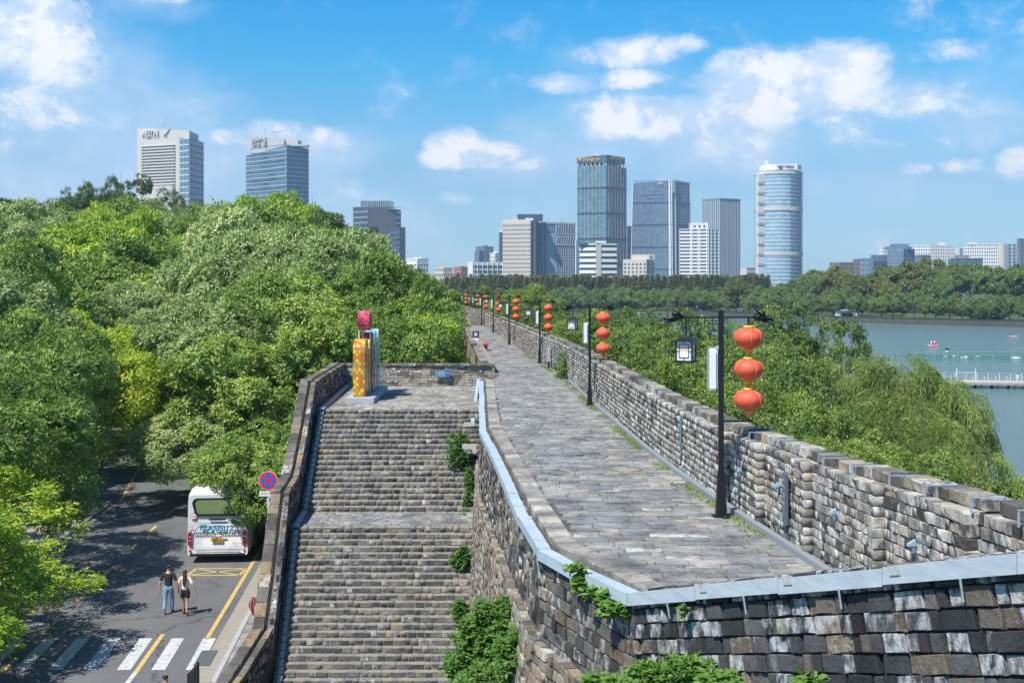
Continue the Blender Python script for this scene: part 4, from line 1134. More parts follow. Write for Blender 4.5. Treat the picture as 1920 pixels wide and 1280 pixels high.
def willow(seed, Rr=5.2, H=8.5, ns=4200, wind=(-.5, -.05), nc=13):
    rng = np.random.default_rng(seed)
    d = norm(rng.normal(size=(60, 3))); d = d[d[:, 2] > -.1][:nc]
    cc = d * np.array([Rr * .72, Rr * .72, H * .40]); cr = rng.uniform(.9, 1.8, len(cc))
    nb = 190; kb = rng.choice(len(cc), nb); db = norm(rng.normal(size=(nb, 3)) + np.array([0, 0, .6])); bl = rng.uniform(.5, 1.25, nb); bt = rng.normal(size=nb) * .13; q_ = rng.integers(0, nb, ns); k = kb[q_]
    dd = norm(db[q_] + rng.normal(size=(ns, 3)) * .13); dd[:, 2] = np.abs(dd[:, 2])
    p = cc[k] + dd * (cr[k] * rng.uniform(.8, 1.1, nb)[q_])[:, None]; seg = 13
    vel = dd * np.array([.9, .9, .3]); B = []; LL = []; T = []
    ln = rng.uniform(.7, 1.05, ns) * bl[q_]; tint = rng.normal(size=ns) * .06 + bt[q_] + rng.uniform(-.12, .12, len(cc))[k]
    q = p.copy(); wv = np.array([*wind, 0.0])
    for s in range(seg):
        v = norm(vel + np.array([0, 0, -.22 * s]) + wv * (.1 + .06 * s) * rng.uniform(.8, 1.2, (ns, 1)))
        st = v * (.24 * ln)[:, None]; B.append(q + rng.normal(size=q.shape) * .035); LL.append(norm(v + rng.normal(size=q.shape) * .28)); T.append(.45 + tint + rng.normal(size=ns) * .06); q = q + st
    base = np.concatenate(B); L = np.concatenate(LL); n = len(base); T[0] = T[0] + .12; T[1] = T[1] + .08
    Wd = norm(np.cross(L, rng.normal(size=(n, 3)) * .6 + np.array([.5, -.8, .4])))
    V, Fq = leaf_quads(base, L, Wd, rng.uniform(.22, .36, n), rng.uniform(.035, .06, n), rng)
    me = fast_mesh('crown', V, Fq, 'leaf_willow', np.clip(np.concatenate(T), 0, 1))
    return dict(crown=me, trunk=trunk_mesh(cc, H, .28, -H / 2 - 1.0, seed=seed, nl=14), R=Rr, H=H, stem=1.0)
PROTO['willow_a'] = willow(1); PROTO['willow_b'] = willow(2, Rr=4.6, H=7.6, ns=2400)

rv = random.Random(23)
CITY = 'broadleaf trees of the city side wood'
# --- trees over the road: left side ------------------------------------------------
for (px, pt, Y, s, key, lab) in [
    (-225, 880, 38, 1.1, 'low_a', 'bright yellow-green tree at the lower left edge beside the road'),
    (-60, 690, 47, 1.06, 'low_b', 'broad green tree left of the road above the bright one'),
    (-395, 1010, 31, .85, 'low_a', 'yellow-green tree tip at the left edge by the zebra crossing'),
    (-640, 760, 34, 1.1, 'cam_a', 'roadside tree throwing shade on the zebra crossing'),
    (30, 600, 58, 1.0, 'low_b', 'green tree whose low branches hang over the shaded road'),
    (-130, 520, 64, 1.2, 'cam_b', 'large pale tree at the left edge behind the low branches'),
    (130, 590, 71, .95, 'low_a', 'yellowish rounded tree left of the far road bend'),
    (40, 500, 78, 1.15, 'cam_a', 'tall green tree left of the far road bend'),
    (-60, 470, 90, 1.2, 'near_bright', 'lime green tree at the left edge halfway up the wood'),
    (165, 560, 84, 1.0, 'cam_b', 'pale tree at the left of the road bend, higher up'),
]:
    plant_top('camphor_tree', key, px, pt, Y, s, lab, 'tree', CITY, zb=5.9)
# --- trees between road and wall, behind the coach ---------------------------------
for (px, pt, Y, s, key, lab) in [
    (528, 796, 52.6, 1.06, 'over', 'leafy tree overhanging the roof of the white coach'),
    (524, 822, 50.4, .64, 'over', 'low leafy branches of a young tree drooping over the rear corner of the coach'),
    (372, 770, 62, .75, 'cam_b', 'tree above the left edge of the white coach'),
    (515, 640, 62, .95, 'cam_a', 'tree crowding the stair parapet above the no stopping sign'),
    (430, 560, 72, 1.2, 'cam_b', 'large pale tree standing above the coach'),
    (570, 560, 68, 1.05, 'cam_a', 'dark green tree left of the colourful sculpture'),
    (630, 520, 76, 1.1, 'cam_a', 'tall tree straight behind the colourful sculpture'),
    (300, 540, 88, 1.25, 'cam_b', 'pale rounded tree in the middle of the wood above the road bend'),
    (255, 640, 97, 1.0, 'cam_n', 'tree with a pale trunk at the far bend of the road'),
    (470, 430, 92, 1.45, 'cam_b', 'highest pale tree right of centre in the wood'),
    (580, 440, 88, 1.25, 'cam_b', 'high rounded pale tree behind the sculpture'),
    (668, 474, 90, 1.2, 'cam_b', 'high pale tree between the sculpture and the terrace sign'),
    (710, 565, 74, .95, 'cam_a', 'green tree behind the terrace wall below the high pale trees'),
    (765, 600, 72, .75, 'near_bright', 'bright leafy tree right behind the blue terrace sign'),
    (762, 600, 80, .8, 'cam_b', 'pale shrubby tree at the edge of the walkway beyond the terrace'),
    (725, 548, 88, .9, 'cam_a', 'rounded tree above the right end of the terrace wall'),
    (750, 545, 108, .85, 'cam_n', 'low tree beside the far walkway, first past the terrace'),
    (795, 546, 128, .75, 'cam_m', 'small tree beside the far walkway, second past the terrace'),
    (700, 600, 66, .8, 'cam_a', 'low leafy tree just behind the sculpture plinth'),
    (345, 640, 80, .9, 'cam_a', 'dark tree over the shaded stretch of road'),
]:
    plant_top('camphor_tree', key, px, pt, Y, s, lab, 'tree', CITY, zb=5.9)
# --- the wood behind, named by what shows above it ------------------------------------
ORD = ['first', 'second', 'third', 'fourth', 'fifth', 'sixth', 'seventh', 'eighth', 'ninth', 'tenth', 'eleventh', 'twelfth', 'thirteenth', 'fourteenth', 'fifteenth']
def above_city(px):
    for lim, s in ((60, 'at far left'), (260, 'below the skyline trees'), (385, 'below the hotel tower'), (460, 'between the towers'), (580, 'below the glass tower'), (665, 'left of the office'), (765, 'below the office'), (2000, 'right of the office')):
        if px < lim: return s
kinds = ['cam_m', 'cam_n', 'cam_bright', 'cam_m', 'cam_n', 'cam_m', 'cam_n', 'cam_dark']
desc = {'cam_m': 'mid green tree', 'cam_n': 'pale green tree', 'cam_bright': 'yellow-green tree', 'cam_dark': 'dark green tree'}
rows = [(104, 505, 88), (122, 468, 84), (142, 435, 74), (164, 408, 66), (186, 394, 56)]
rown = ['lowest row', 'lower row', 'middle row', 'upper row', 'top row']
for ri, (Y, pt, pitch) in enumerate(rows):
    px = -60 + ri * 17
    n = 0
    while px < (470 if ri == 0 else (620 if ri < 4 else 400)):
        skip = (ri == 0 and 220 < px < 330)
        top = pt + rv.uniform(-14, 34) * (1 if ri < 4 else .4) + (max(0, px - 380) * .08)
        key = kinds[rv.randrange(len(kinds))]
        if not skip:
            n += 1
            plant_top('woodland_tree', key, px, top, Y + rv.uniform(-6, 6), rv.uniform(1.05, 1.5), f'{desc[key]}, {ORD[n - 1]} from the left, {rown[ri]}, {above_city(px)}', 'tree', CITY)
        px += pitch * rv.uniform(.85, 1.15)
for (px, pt, Y, s) in [(445, 388, 175, 1.0), (500, 386, 178, .9), (545, 380, 180, .95), (592, 402, 176, .8)]:
    plant_top('woodland_tree', 'cam_bright', px, pt, Y, s, f'fresh green tree on the skyline {above_city(px)}' + (' at its left edge' if px == 545 else ', lower than its neighbour' if px > 590 else ', right of the gap' if px == 445 else ''), 'tree', CITY)
for i, (px, pt, Y, s, lab) in enumerate([(150, 345, 205, .8, 'dark thin-topped tree on the skyline, left of the tallest pair'), (190, 332, 207, 1.05, 'tallest dark sparse tree on the skyline left of the hotel tower'), (225, 340, 204, .8, 'dark sparse tree just left of the slim conifer'), (266, 326, 208, .42, 'slim dark conifer in front of the white hotel tower'), (306, 354, 204, .75, 'small dark tree at the foot of the white hotel tower'), (352, 368, 200, .8, 'dark tree with a ragged top right of the hotel podium'), (110, 372, 200, .8, 'leftmost of the dark skyline trees')]):
    plant_top('dark_tree', 'pine', px, pt, Y, s, lab, 'tree', 'dark sparse trees on the skyline')
for (px, pt, Y, s, lab) in [(690, 425, 190, .6, 'olive tree top just left of the dark office block'), (775, 500, 165, .5, 'reddish-brown leafy treetop below the small white tower')]:
    plant_top('dark_tree', 'pine', px, pt, Y, s, lab, 'tree')
for i, (px, pt, Y, s) in enumerate([(700, 506, 120, .9), (738, 524, 130, .8), (640, 458, 125, 1.1), (775, 520, 150, .8), (650, 462, 108, 1.15), (540, 422, 112, 1.3), (420, 420, 108, 1.25), (812, 540, 175, .6)]):
    key = ['cam_n', 'cam_m'][i % 2]
    plant_top('woodland_tree', key, px, pt, Y, s, f'{desc[key]} high on the slope {above_city(px)}, {ORD[i]} of eight', 'tree', CITY)

# --- lake side ------------------------------------------------------------------------
LAKE = 'trees and bushes on the lake side of the wall'
for (nm, key, px, pt, Y, s, lab, cat) in [
    ('willow', 'willow_a', 1640, 688, 62, 1.0, 'weeping willow blown by the wind behind the middle of the parapet', 'willow tree'),
    ('willow', 'willow_b', 1712, 712, 60, .82, 'weeping willow nearest the pier, its branches over the water', 'willow tree'),
    ('willow', 'willow_a', 1545, 692, 66, .95, 'weeping willow just left of the widest one', 'willow tree'),
    ('willow', 'willow_b', 1690, 790, 50, .85, 'low weeping willow right behind the parapet coping', 'willow tree'),
    ('willow', 'willow_a', 1790, 868, 46, .55, 'small willow at the water edge on the right', 'willow tree'),
    ('willow', 'willow_a', 1455, 725, 70, .85, 'olive willow behind the red lanterns of the nearest lamp', 'willow tree'),
    ('lakeside_tree', 'bush_dark', 1490, 592, 92, 1.1, 'tall round lakeside tree right of the nearest lamp post', 'tree'),
    ('lakeside_tree', 'bush_big', 1540, 645, 96, .62, 'right half of the tall lakeside tree group, reaching over the water', 'tree'),
    ('lakeside_tree', 'bush_dark', 1432, 612, 96, .8, 'lakeside tree behind the top red lantern', 'tree'),
    ('lakeside_bush', 'bush_dark', 1445, 810, 34, .55, 'leafy green bush behind the parapet right of the nearest lamp', 'bush'),
    ('lakeside_bush', 'bush_big', 1530, 838, 31, .5, 'round bush behind the parapet above the grey notice board', 'bush'),
    ('lakeside_bush', 'bush_dark', 1365, 770, 38, .62, 'bush behind the nearest lamp post', 'bush'),
    ('lakeside_bush', 'bush_big', 1285, 700, 46, .75, 'bush left of the nearest lamp post', 'bush'),
    ('lakeside_bush', 'bush_dark', 1205, 640, 54, .85, 'dark round bush between the first and second lamps', 'bush'),
    ('lakeside_bush', 'bush_big', 1175, 632, 62, .8, 'bush right of the second lamp', 'bush'),
    ('lakeside_tree', 'bush_dark', 1235, 600, 84, 1.1, 'lakeside tree under the house lantern of the nearest lamp', 'tree'),
    ('lakeside_tree', 'bush_big', 1320, 652, 78, .85, 'yellowish tree behind the white banner box', 'tree'),
    ('lakeside_tree', 'bush_dark', 1100, 598, 96, .9, 'lakeside tree behind the second lamp', 'tree'),
    ('lakeside_tree', 'bush_dark', 1160, 593, 105, 1.05, 'lakeside tree right of the second lamp, near the water', 'tree'),
    ('lakeside_tree', 'bush_big', 1092, 592, 86, .75, 'bright tree behind the third lamp', 'tree'),
    ('lakeside_tree', 'bush_dark', 1020, 575, 112, .95, 'tree behind the third lamp, further along', 'tree'),
    ('lakeside_tree', 'bush_big', 985, 545, 128, 1.0, 'tall bright tree behind the fourth and fifth lamps', 'tree'),
    ('lakeside_tree', 'bush_big', 955, 552, 150, .9, 'bright tree behind the sixth lamp', 'tree'),
    ('lakeside_tree', 'bush_dark', 985, 568, 165, 1.0, 'green tree at the lake edge beyond the third lamp', 'tree'),
    ('lakeside_tree', 'bush_dark', 895, 545, 185, 1.1, 'tree by the far end of the walkway on the lake side', 'tree'),
    ('lakeside_tree', 'bush_dark', 1200, 596, 118, 1.1, 'far lakeside tree seen just left of the house lantern', 'tree'),
    ('lakeside_tree', 'bush_big', 1350, 606, 110, .9, 'lakeside tree right behind the nearest lamp post', 'tree'),
    ('lakeside_bush', 'bush_dark', 1300, 655, 60, .9, 'dense round bush left of the nearest lamp, in front of the water', 'bush'),
    ('lakeside_bush', 'bush_big', 1385, 672, 58, .9, 'bush between the nearest lamp and its middle lantern', 'bush'),
    ('lakeside_bush', 'bush_dark', 1250, 690, 50, .7, 'low dark bush behind the blue metal plate', 'bush'),
    ('lakeside_bush', 'bush_dark', 1460, 700, 52, .9, 'round bush right of the middle lantern of the nearest lamp', 'bush'),
    ('lakeside_bush', 'bush_big', 1500, 760, 44, .8, 'bright round bush right of the bottom lantern', 'bush'),
    ('lakeside_bush', 'bush_big', 1420, 745, 42, .7, 'bush behind the bottom lantern of the nearest lamp', 'bush'),
    ('lakeside_bush', 'bush_big', 1160, 640, 57, .65, 'bush just left of the second lamp', 'bush'),
    ('lakeside_bush', 'bush_big', 1885, 925, 33, .5, 'green bush behind the parapet coping at the right edge', 'bush'),
    ('lakeside_bush', 'bush_dark', 1800, 900, 33, .55, 'bright bush behind the right part of the coping', 'bush'),
    ('lakeside_bush', 'bush_big', 1720, 868, 37, .55, 'low bush between the coping and the small willow', 'bush'),
    ('lakeside_bush', 'bush_big', 1620, 862, 34, .6, 'bush behind the coping below the middle willow', 'bush'),
]:
    plant_top(nm, key, px, pt, Y, s, lab, cat, LAKE)

# --- far side of the lake ---------------------------------------------------------------
def above_far(px):
    for lim, s in ((890, 'left of the low white offices'), (942, 'below the low white offices'), (1012, 'below the beige concrete tower'), (1080, 'below the blue lattice-topped tower'), (1125, 'below the left half of the gold-lettered tower'), (1172, 'below the right half of the gold-lettered tower'), (1228, 'below the small cream block'), (1275, 'below the tapered glass tower'), (1318, 'below the white flats'), (1350, 'below the right edge of the white flats'), (1388, 'below the finned grey tower'), (1424, 'left of the round tower'), (1470, 'below the left half of the round tower'), (1515, 'below the right half of the round tower'), (1560, 'right of the round tower'), (1632, 'below the low brown blocks'), (1670, 'below the dark blue wing'), (1715, 'below the stepped blue tower'), (1790, 'below the long pale flats'), (1842, 'below the low teal office'), (1905, 'below the wide white block'), (3000, 'at the right edge')):
        if px < lim: return s
def shoreY(x): return float(np.interp(x, [p[0] for p in shore_far], [p[1] for p in shore_far]))
FAR = 'rounded trees lining the far lake shore'; rv = random.Random(5)
x = 8.0
while x < 200:
    Y = shoreY(x) + 9 + rv.uniform(-1, 2); px = 960 + x * F / Y
    s = rv.uniform(.85, 1.12); h = rv.uniform(8.6, 10.4); key = rv.choice(['far_round', 'far_round2', 'far_round']); p = PROTO[key]
    plant('shore_tree', key, x, Y, 1.4, s, 'rounded waterside tree ' + above_far(px), 'tree', FAR, sz=h / (p['H'] + p['stem']))
    x += rv.uniform(5.2, 7.4)
x = -60.0
while x < 225:
    Y = shoreY(x) + 27 + rv.uniform(-4, 4); px = 960 + x * F / Y
    key = rv.choice(['far_round', 'far_round2', 'far_olive', 'far_round']); p = PROTO[key]; h = rv.uniform(9.0, 11.0)
    plant('shore_tree', key, x, Y, 1.6, rv.uniform(.95, 1.25), 'second-row shore tree ' + above_far(px), 'tree', FAR + ', second row', sz=h / (p['H'] + p['stem']))
    x += rv.uniform(6.5, 9)
x = -60.0
while x < 150:
    Y = shoreY(x) + 55 + rv.uniform(-8, 8); px = 960 + x * F / Y
    key = rv.choice(['far_round', 'far_olive', 'far_round2']); p = PROTO[key]; h = rv.uniform(9.5, 12)
    plant('shore_tree', key, x, Y, 1.8, rv.uniform(1.1, 1.4), 'third-row shore tree ' + above_far(px), 'tree', FAR + ', third row', sz=h / (p['H'] + p['stem']))
    x += rv.uniform(8, 11)
for (px, pt, Y, s, key) in [(1380, 525, 540, .62, 'plane'), (1470, 535, 560, .8, 'plane_green'), (1530, 512, 560, .9, 'plane_green'), (1575, 505, 540, .95, 'plane'), (1600, 522, 500, .8, 'plane'), (1640, 512, 560, .8, 'plane_green'), (1668, 505, 600, .9, 'plane_green'), (1700, 498, 540, 1.1, 'plane'), (1740, 492, 560, 1.2, 'plane'), (1785, 500, 540, .95, 'plane_green'), (1820, 500, 560, 1.1, 'plane_green'), (1855, 505, 520, .9, 'plane_green'), (1880, 512, 570, 1.0, 'plane_green'), (1915, 502, 540, 1.1, 'plane_green'), (1950, 505, 560, 1.1, 'plane'), (1500, 528, 520, .7, 'plane_green'), (1660, 530, 500, .7, 'plane'), (1760, 525, 500, .7, 'plane_green'), (1430, 540, 530, .6, 'plane_green')]:
    plant_top('plane_tree', key, px, pt, Y, s, f'{"olive-tinged" if key == "plane" else "dark green"} {"tall" if s > .85 else "medium"} plane tree, {above_far(px)}', 'tree', 'tall plane trees behind the shore row', zb=1.8)
k = 0
for ri, Y0 in enumerate((640, 690, 745)):
    px = 838 + ri * 3
    while px < 1445:
        Y = Y0 + rv.uniform(-14, 14); pt = 516 + rv.uniform(-3, 5) + (4 if px < 880 else 0)
        plant_top('metasequoia', ['meta_a', 'meta_b'][k % 2], px, pt, Y, rv.uniform(.9, 1.25), f'slender conifer, {["front", "middle", "rear"][ri]} rank, {above_far(px)}', 'tree', f'slender conifers of the dark belt, {["front", "middle", "rear"][ri]} rank', zb=1.8); k += 1
        px += rv.uniform(8.5, 12.5)

# --- climbers and bushes by the stairs -------------------------------------------------------
def vine_cluster(name, label, cat, blobs, n, ll, lw, seed, mat_='leaf_vine', stems=(), group=None):
    """leafy climber: blobs = (centre, radii)"""
    rng = np.random.default_rng(seed); c0 = np.array(blobs[0][0]); B = []; D = []
    for c, r in blobs:
        k = int(n * (r[0] * r[2]) / sum(b[1][0] * b[1][2] for b in blobs)); d = norm(rng.normal(size=(k, 3)) + np.array([0, -.5, .5]))
        lobes = 1 + .28 * np.sin(d[:, 0] * 9 + seed) * np.cos(d[:, 2] * 8)
        B.append(np.array(c) + d * np.array(r) * (rng.uniform(.35, 1.0, k) ** .5 * lobes)[:, None]); D.append(d)
    base = np.concatenate(B) - c0; dr = np.concatenate(D); per = 5; base = np.repeat(base, per, 0); dr = np.repeat(dr, per, 0)
    L = norm(dr * .2 + rng.normal(size=base.shape) * np.array([1, 1, .35]) + np.array([0, 0, -.15])); nr = norm(np.array([0, -.25, 1.0]) + rng.normal(size=base.shape) * .35); Wd = norm(np.cross(nr, L))
    V, Fq = leaf_quads(base, L, Wd, ll * rng.uniform(.6, 1.2, len(base)), lw * rng.uniform(.6, 1.2, len(base)), rng)
    t = thing(name, label, cat, tuple(c0), 0, group)
    o = link('foliage', fast_mesh('foliage', V, Fq, mat_, np.clip(.5 + rng.normal(size=len(base)) * .16, 0, 1)), t)
    g = MB(); rg = random.Random(seed)
    for k in range(12):
        b = blobs[rg.randrange(len(blobs))]; e = Vector(b[0]) - Vector(c0) + Vector((rg.uniform(-1, 1) * b[1][0], rg.uniform(-1, 1) * b[1][1], rg.uniform(-.8, .8) * b[1][2])) * .8
        s0 = Vector(b[0]) - Vector(c0) + Vector((b[1][0] * .5, 0, -b[1][2])); g.tube([s0, s0.lerp(e, .5) + Vector((0, -.05, .1)), e], [.014, .009, .004], 5, caps=False)
    g.build('stem', 'bark', t)
    return t
def B(px, py, Y, rx, ry, rz): return (tuple(P(px, py, Y)), (rx, ry, rz))
vine_cluster('bush', 'leafy bush growing out of the wall near the top of the stairs', 'bush', [B(862, 832, 43.6, .5, .35, .45), B(855, 858, 43.2, .4, .3, .4), B(872, 850, 43.4, .35, .3, .45)], 700, .11, .06, 1)
vine_cluster('ivy', 'ivy strand hanging down beside the upper stair flight', 'ivy', [B(880, 900, 42.2, .2, .2, .5), B(876, 945, 41.4, .17, .2, .5), B(871, 985, 40.6, .14, .2, .45)], 620, .08, .055, 2)
vine_cluster('bush', 'small bush on the right edge of the stairs below the landing', 'bush', [B(862, 1052, 37.2, .32, .25, .35), B(868, 1040, 37.2, .2, .2, .3)], 330, .11, .06, 3)
vine_cluster('bush', 'small bush on the right edge of the lower stairs', 'bush', [B(862, 1145, 35.2, .25, .25, .33)], 240, .11, .06, 4)
vine_cluster('shrub', 'large leafy shrub at the foot of the rampart beside the stairs', 'shrub', [B(935, 1195, 21.5, .75, .5, .66), B(895, 1250, 21.3, .62, .5, .45), B(990, 1225, 20.0, .58, .4, .46), B(960, 1150, 21.5, .34, .35, .34), B(940, 1290, 20.5, .9, .5, .4), B(1030, 1190, 18.6, .15, .2, .2)], 6000, .105, .05, 5)
vine_cluster('creeper', 'green creeper with broad leaves hanging over the wall corner', 'creeper', [B(1080, 1068, 16.55, .16, .1, .07), B(1090, 1092, 16.5, .12, .1, .12), B(1110, 1112, 16.1, .16, .1, .08), B(1145, 1118, 15.8, .2, .1, .09), B(1165, 1140, 15.4, .2, .12, .1), B(1140, 1140, 15.5, .12, .1, .07)], 130, .12, .10, 6)
vine_cluster('creeper', 'green plant on the ledge at the bottom under the front wall', 'creeper', [B(1230, 1262, 13.8, .30, .2, .14), B(1295, 1258, 13.4, .30, .2, .16), B(1350, 1276, 13.0, .25, .2, .1), B(1180, 1285, 14.2, .3, .2, .1)], 800, .095, .055, 7)
vine_cluster('creeper', 'small green sprig at the bottom edge right of the ledge plant', 'creeper', [B(1515, 1272, 11.6, .12, .1, .05), B(1120, 1275, 15, .2, .1, .08)], 60, .12, .08, 8)
vine_cluster('creeper', 'tiny green sprig under the rail of the front wall', 'creeper', [B(1282, 1145, 13.9, .03, .03, .07)], 9, .09, .07, 9)
# grass tufts in the joints along the foot of the parapet
rng = np.random.default_rng(3); pts = []
for y in np.arange(18, 75, .07):
    if math.sin(y * 1.7) + math.sin(y * .63) > -.2:
        for _ in range(5): pts.append((xR(y) - .16 - abs(rng.normal()) * .14, y + rng.random() * .07, zW(y)))
for _ in range(260):
    y = rng.uniform(16, 45); pts.append((xL(y) + .75 + rng.random() ** 2 * (xR(y) - xL(y) - .9), y, zW(y)))
pts = np.repeat(np.array(pts), 4, 0); n = len(pts)
L = norm(rng.normal(size=(n, 3)) * .6 + np.array([0, 0, 1.0])); Wd = norm(np.cross(L, rng.normal(size=(n, 3))))
V, Fq = leaf_quads(pts, L, Wd, rng.uniform(.02, .07, n), rng.uniform(.008, .02, n), rng)
tag(link('grass', fast_mesh('grass', V, Fq, 'leaf_bush', rng.random(n))), kind='stuff')

# ================================================================== LAMPS AND LANTERNS
def make_lamp():
    t = thing('street_lamp', '', 'street lamp')
    g = MB(); g.beam((0, 0, .3), (0, 0, 3.62), .088, .088, (0, 1, 0)); g.build('pole', 'black_metal', t, bevel=.006)
    g = MB(); g.box((0, 0, .40), (.19, .19, .8), 0, .62); g.box((0, 0, .012), (.30, .30, .024)); g.build('base', 'black_metal', t, bevel=.006)
    g = MB(); g.beam((-.68, 0, 3.5), (.58, 0, 3.5), .045, .03); g.beam((0, 0, 1.68), (.55, 0, 1.68), .04, .035); g.build('arm', 'black_metal', t)
    # fretwork
    Z = lambda zx, zy: Vector(((zx - 645) * .001683, 0, 3.5 - (zy - 145) * .001683))
    g = MB()
    for pl in ([(400, 150), (400, 228), (445, 228), (445, 205), (425, 205)], [(475, 150), (475, 240), (520, 240), (520, 285), (612, 285)], [(555, 150), (555, 215)], [(515, 195), (515, 215), (612, 215)], [(612, 375), (527, 375), (527, 322), (552, 322)], [(475, 180), (612, 180)]):
        for a, b in zip(pl[:-1], pl[1:]): g.beam(Z(*a), Z(*b), .016, .018, (0, 1, 0))
    g.build('fretwork', 'black_metal', t)
    # dragon heads at both ends of the arm
    for sg, x0 in ((-1, -.66), (1, .56)):
        g = MB(); rg = random.Random(3 if sg < 0 else 4)
        q = lambda x, y, z: (x0 + sg * x, y, 3.5 + z)
        g.tube([q(0, 0, 0), q(.09, 0, .02), q(.18, 0, .0), q(.26, 0, -.025), q(.36, 0, -.045)], [.03, .062, .055, .036, .012], 8)
        g.tube([q(.10, 0, -.02), q(.2, 0, -.065), q(.32, 0, -.10)], [.04, .026, .01], 6)
        g.tube([q(.30, 0, -.03), q(.35, 0, .0), q(.385, 0, -.01)], [.016, .014, .006], 6)
        for k in range(11):
            a = rg.uniform(-.05, .12); y = rg.uniform(-.045, .045); l = rg.uniform(.12, .2)
            g.tube([q(.14 + a * .4, y, .02), q(.14 - l * .35, y * 1.6, .05 + l * .32), q(.12 - l * .85 + a, y * 2, .05 + l * rg.uniform(.35, .75))], [.022, .013, .003], 5)
        for k in range(4):
            g.tube([q(.06 + k * .05, .04, -.02), q(.03 + k * .05, .06, -.06), q(-.01 + k * .05, .05, -.085)], [.018, .01, .003], 5)
        for y in (-.035, .035): g.tube([q(.2, y, .03), q(.19, y * 1.3, .09), q(.12, y * 1.5, .13)], [.014, .01, .003], 5)
        g.build('dragon_head', 'black_metal', t, smooth=True)
    # house-shaped lantern
    hl = link('house_lantern', None, t); hl.location = (-.615, 0, 0); hl.rotation_euler = (0, 0, R(-24))
    g = MB(); g.beam((0, 0, 3.17), (0, 0, 3.5), .03, .03, (0, 1, 0)); g.build('hanger', 'black_metal', hl)
    g = MB(); g.add([(-.215, -.215, 3.085), (.215, -.215, 3.085), (.215, .215, 3.085), (-.215, .215, 3.085), (-.08, -.08, 3.14), (.08, -.08, 3.14), (.08, .08, 3.14), (-.08, .08, 3.14), (0, 0, 3.20)], [(0, 3, 2, 1), (0, 1, 5, 4), (1, 2, 6, 5), (2, 3, 7, 6), (3, 0, 4, 7), (4, 5, 8), (5, 6, 8), (6, 7, 8), (7, 4, 8)])
    g.box((0, 0, 2.725), (.36, .36, .03)); g.build('roof', 'black_metal', hl)
    g = MB(); g.box((0, 0, 2.91), (.27, .27, .34)); g.build('shade', mat('paper_shade', (.74, .72, .67), .6), hl)
    g = MB()
    for a in (-1, 1):
        for b in (-1, 1): g.beam((a * .14, b * .14, 2.73), (a * .14, b * .14, 3.1), .022, .022, (0, 1, 0))
    for k in range(4):
        M = Matrix.Rotation(k * math.pi / 2, 3, 'Z'); f = lambda x, z: M @ Vector((x, -.139, z))
        for a, b in (((-.085, 2.80), (.085, 2.80)), ((.085, 2.80), (.085, 3.03)), ((.085, 3.03), (-.085, 3.03)), ((-.085, 3.03), (-.085, 2.80)), ((0, 3.03), (0, 3.08)), ((0, 2.80), (0, 2.74)), ((-.14, 2.91), (-.085, 2.91)), ((.085, 2.91), (.14, 2.91)), ((-.14, 3.085), (.14, 3.085)), ((-.14, 2.745), (.14, 2.745))):
            g.beam(f(*a), f(*b), .011, .008, M @ Vector((0, 1, 0)))
    g.build('lattice', 'black_metal', hl)
    for k in range(4):
        M = Matrix.Rotation(k * math.pi / 2, 4, 'Z')
        t_ = text('昭明', .085, M @ facing((0, -.1365, 2.935), (1, 0, 0), (0, -1, 0)), mat('seal_red', (.66, .26, .16), .7), hl)
    # long white banner box on the left of the pole
    sp_ = link('banner_box', None, t)
    g = MB(); g.box((-.155, -.02, 2.59), (.17, .15, .74)); g.build('case', 'white_paint', sp_, bevel=.035)
    g = MB(); g.box((-.235, -.03, 2.59), (.012, .1, .70)); g.build('side_strip', 'grey_paint', sp_)
    g = MB(); g.beam((-.1, 0, 2.97), (0.03, 0, 2.97), .02, .06); g.beam((-.1, 0, 2.23), (.03, 0, 2.23), .02, .06); g.build('bracket', 'rail_paint', sp_)
    return t
def make_lantern():
    t = thing('red_lantern', '', 'lantern')
    prof = [(.02, -.185), (.10, -.175), (.17, -.145), (.222, -.09), (.252, -.03), (.256, .02), (.238, .08), (.195, .135), (.12, .172), (.05, .182)]
    g = MB(); g.lathe(prof, n=40, ribs=16, depth=.035); g.build('shade', 'lantern_red', t, smooth=True)
    g = MB()
    for k in range(8):
        a_ = k * math.pi / 4; g.tube([(r_ * 1.004 * math.cos(a_), r_ * 1.004 * math.sin(a_), z_) for r_, z_ in prof[1:9]], .0045, 4, False)
    g.build('rib', mat('rib_gold', (.80, .36, .08), .5), t)
    g = MB(); g.lathe([(.085, .172), (.105, .19), (.085, .215), (.03, .218)], n=14); g.build('cap', mat('cap_gold', (.75, .42, .06), .45), t, smooth=True)
    g = MB(); g.lathe([(.03, -.315), (.042, -.31), (.048, -.27), (.058, -.268), (.062, -.235), (.072, -.233), (.078, -.2), (.085, -.19), (.06, -.175)], n=14); g.build('tail', 'gold', t, smooth=True)
    g = MB(); g.tube([(0, 0, .21), (0, 0, .26)], .02, 6); g.tube([(0, 0, -.31), (0, 0, -.34)], .02, 6); g.build('link', 'black_metal', t)
    return t
lamp_px = [(1352, 970), (1106, 760), (1012.6, 682), (955, 645), (925, 623), (903, 610), (889, 601), (868, 594)]
lp = [(3.67, 20.6), (2.79, 42.1), (1.58, 66.6), (-.2, 86), (-1.72, 108), (-3.37, 130), (-4.87, 151), (-7.07, 169), (-9.2, 188), (-13.5, 212), (-20, 240)]
ordn = ['nearest', 'second', 'third', 'fourth', 'fifth', 'sixth', 'seventh', 'eighth', 'ninth', 'tenth', 'farthest']
lamp0 = lant0 = None
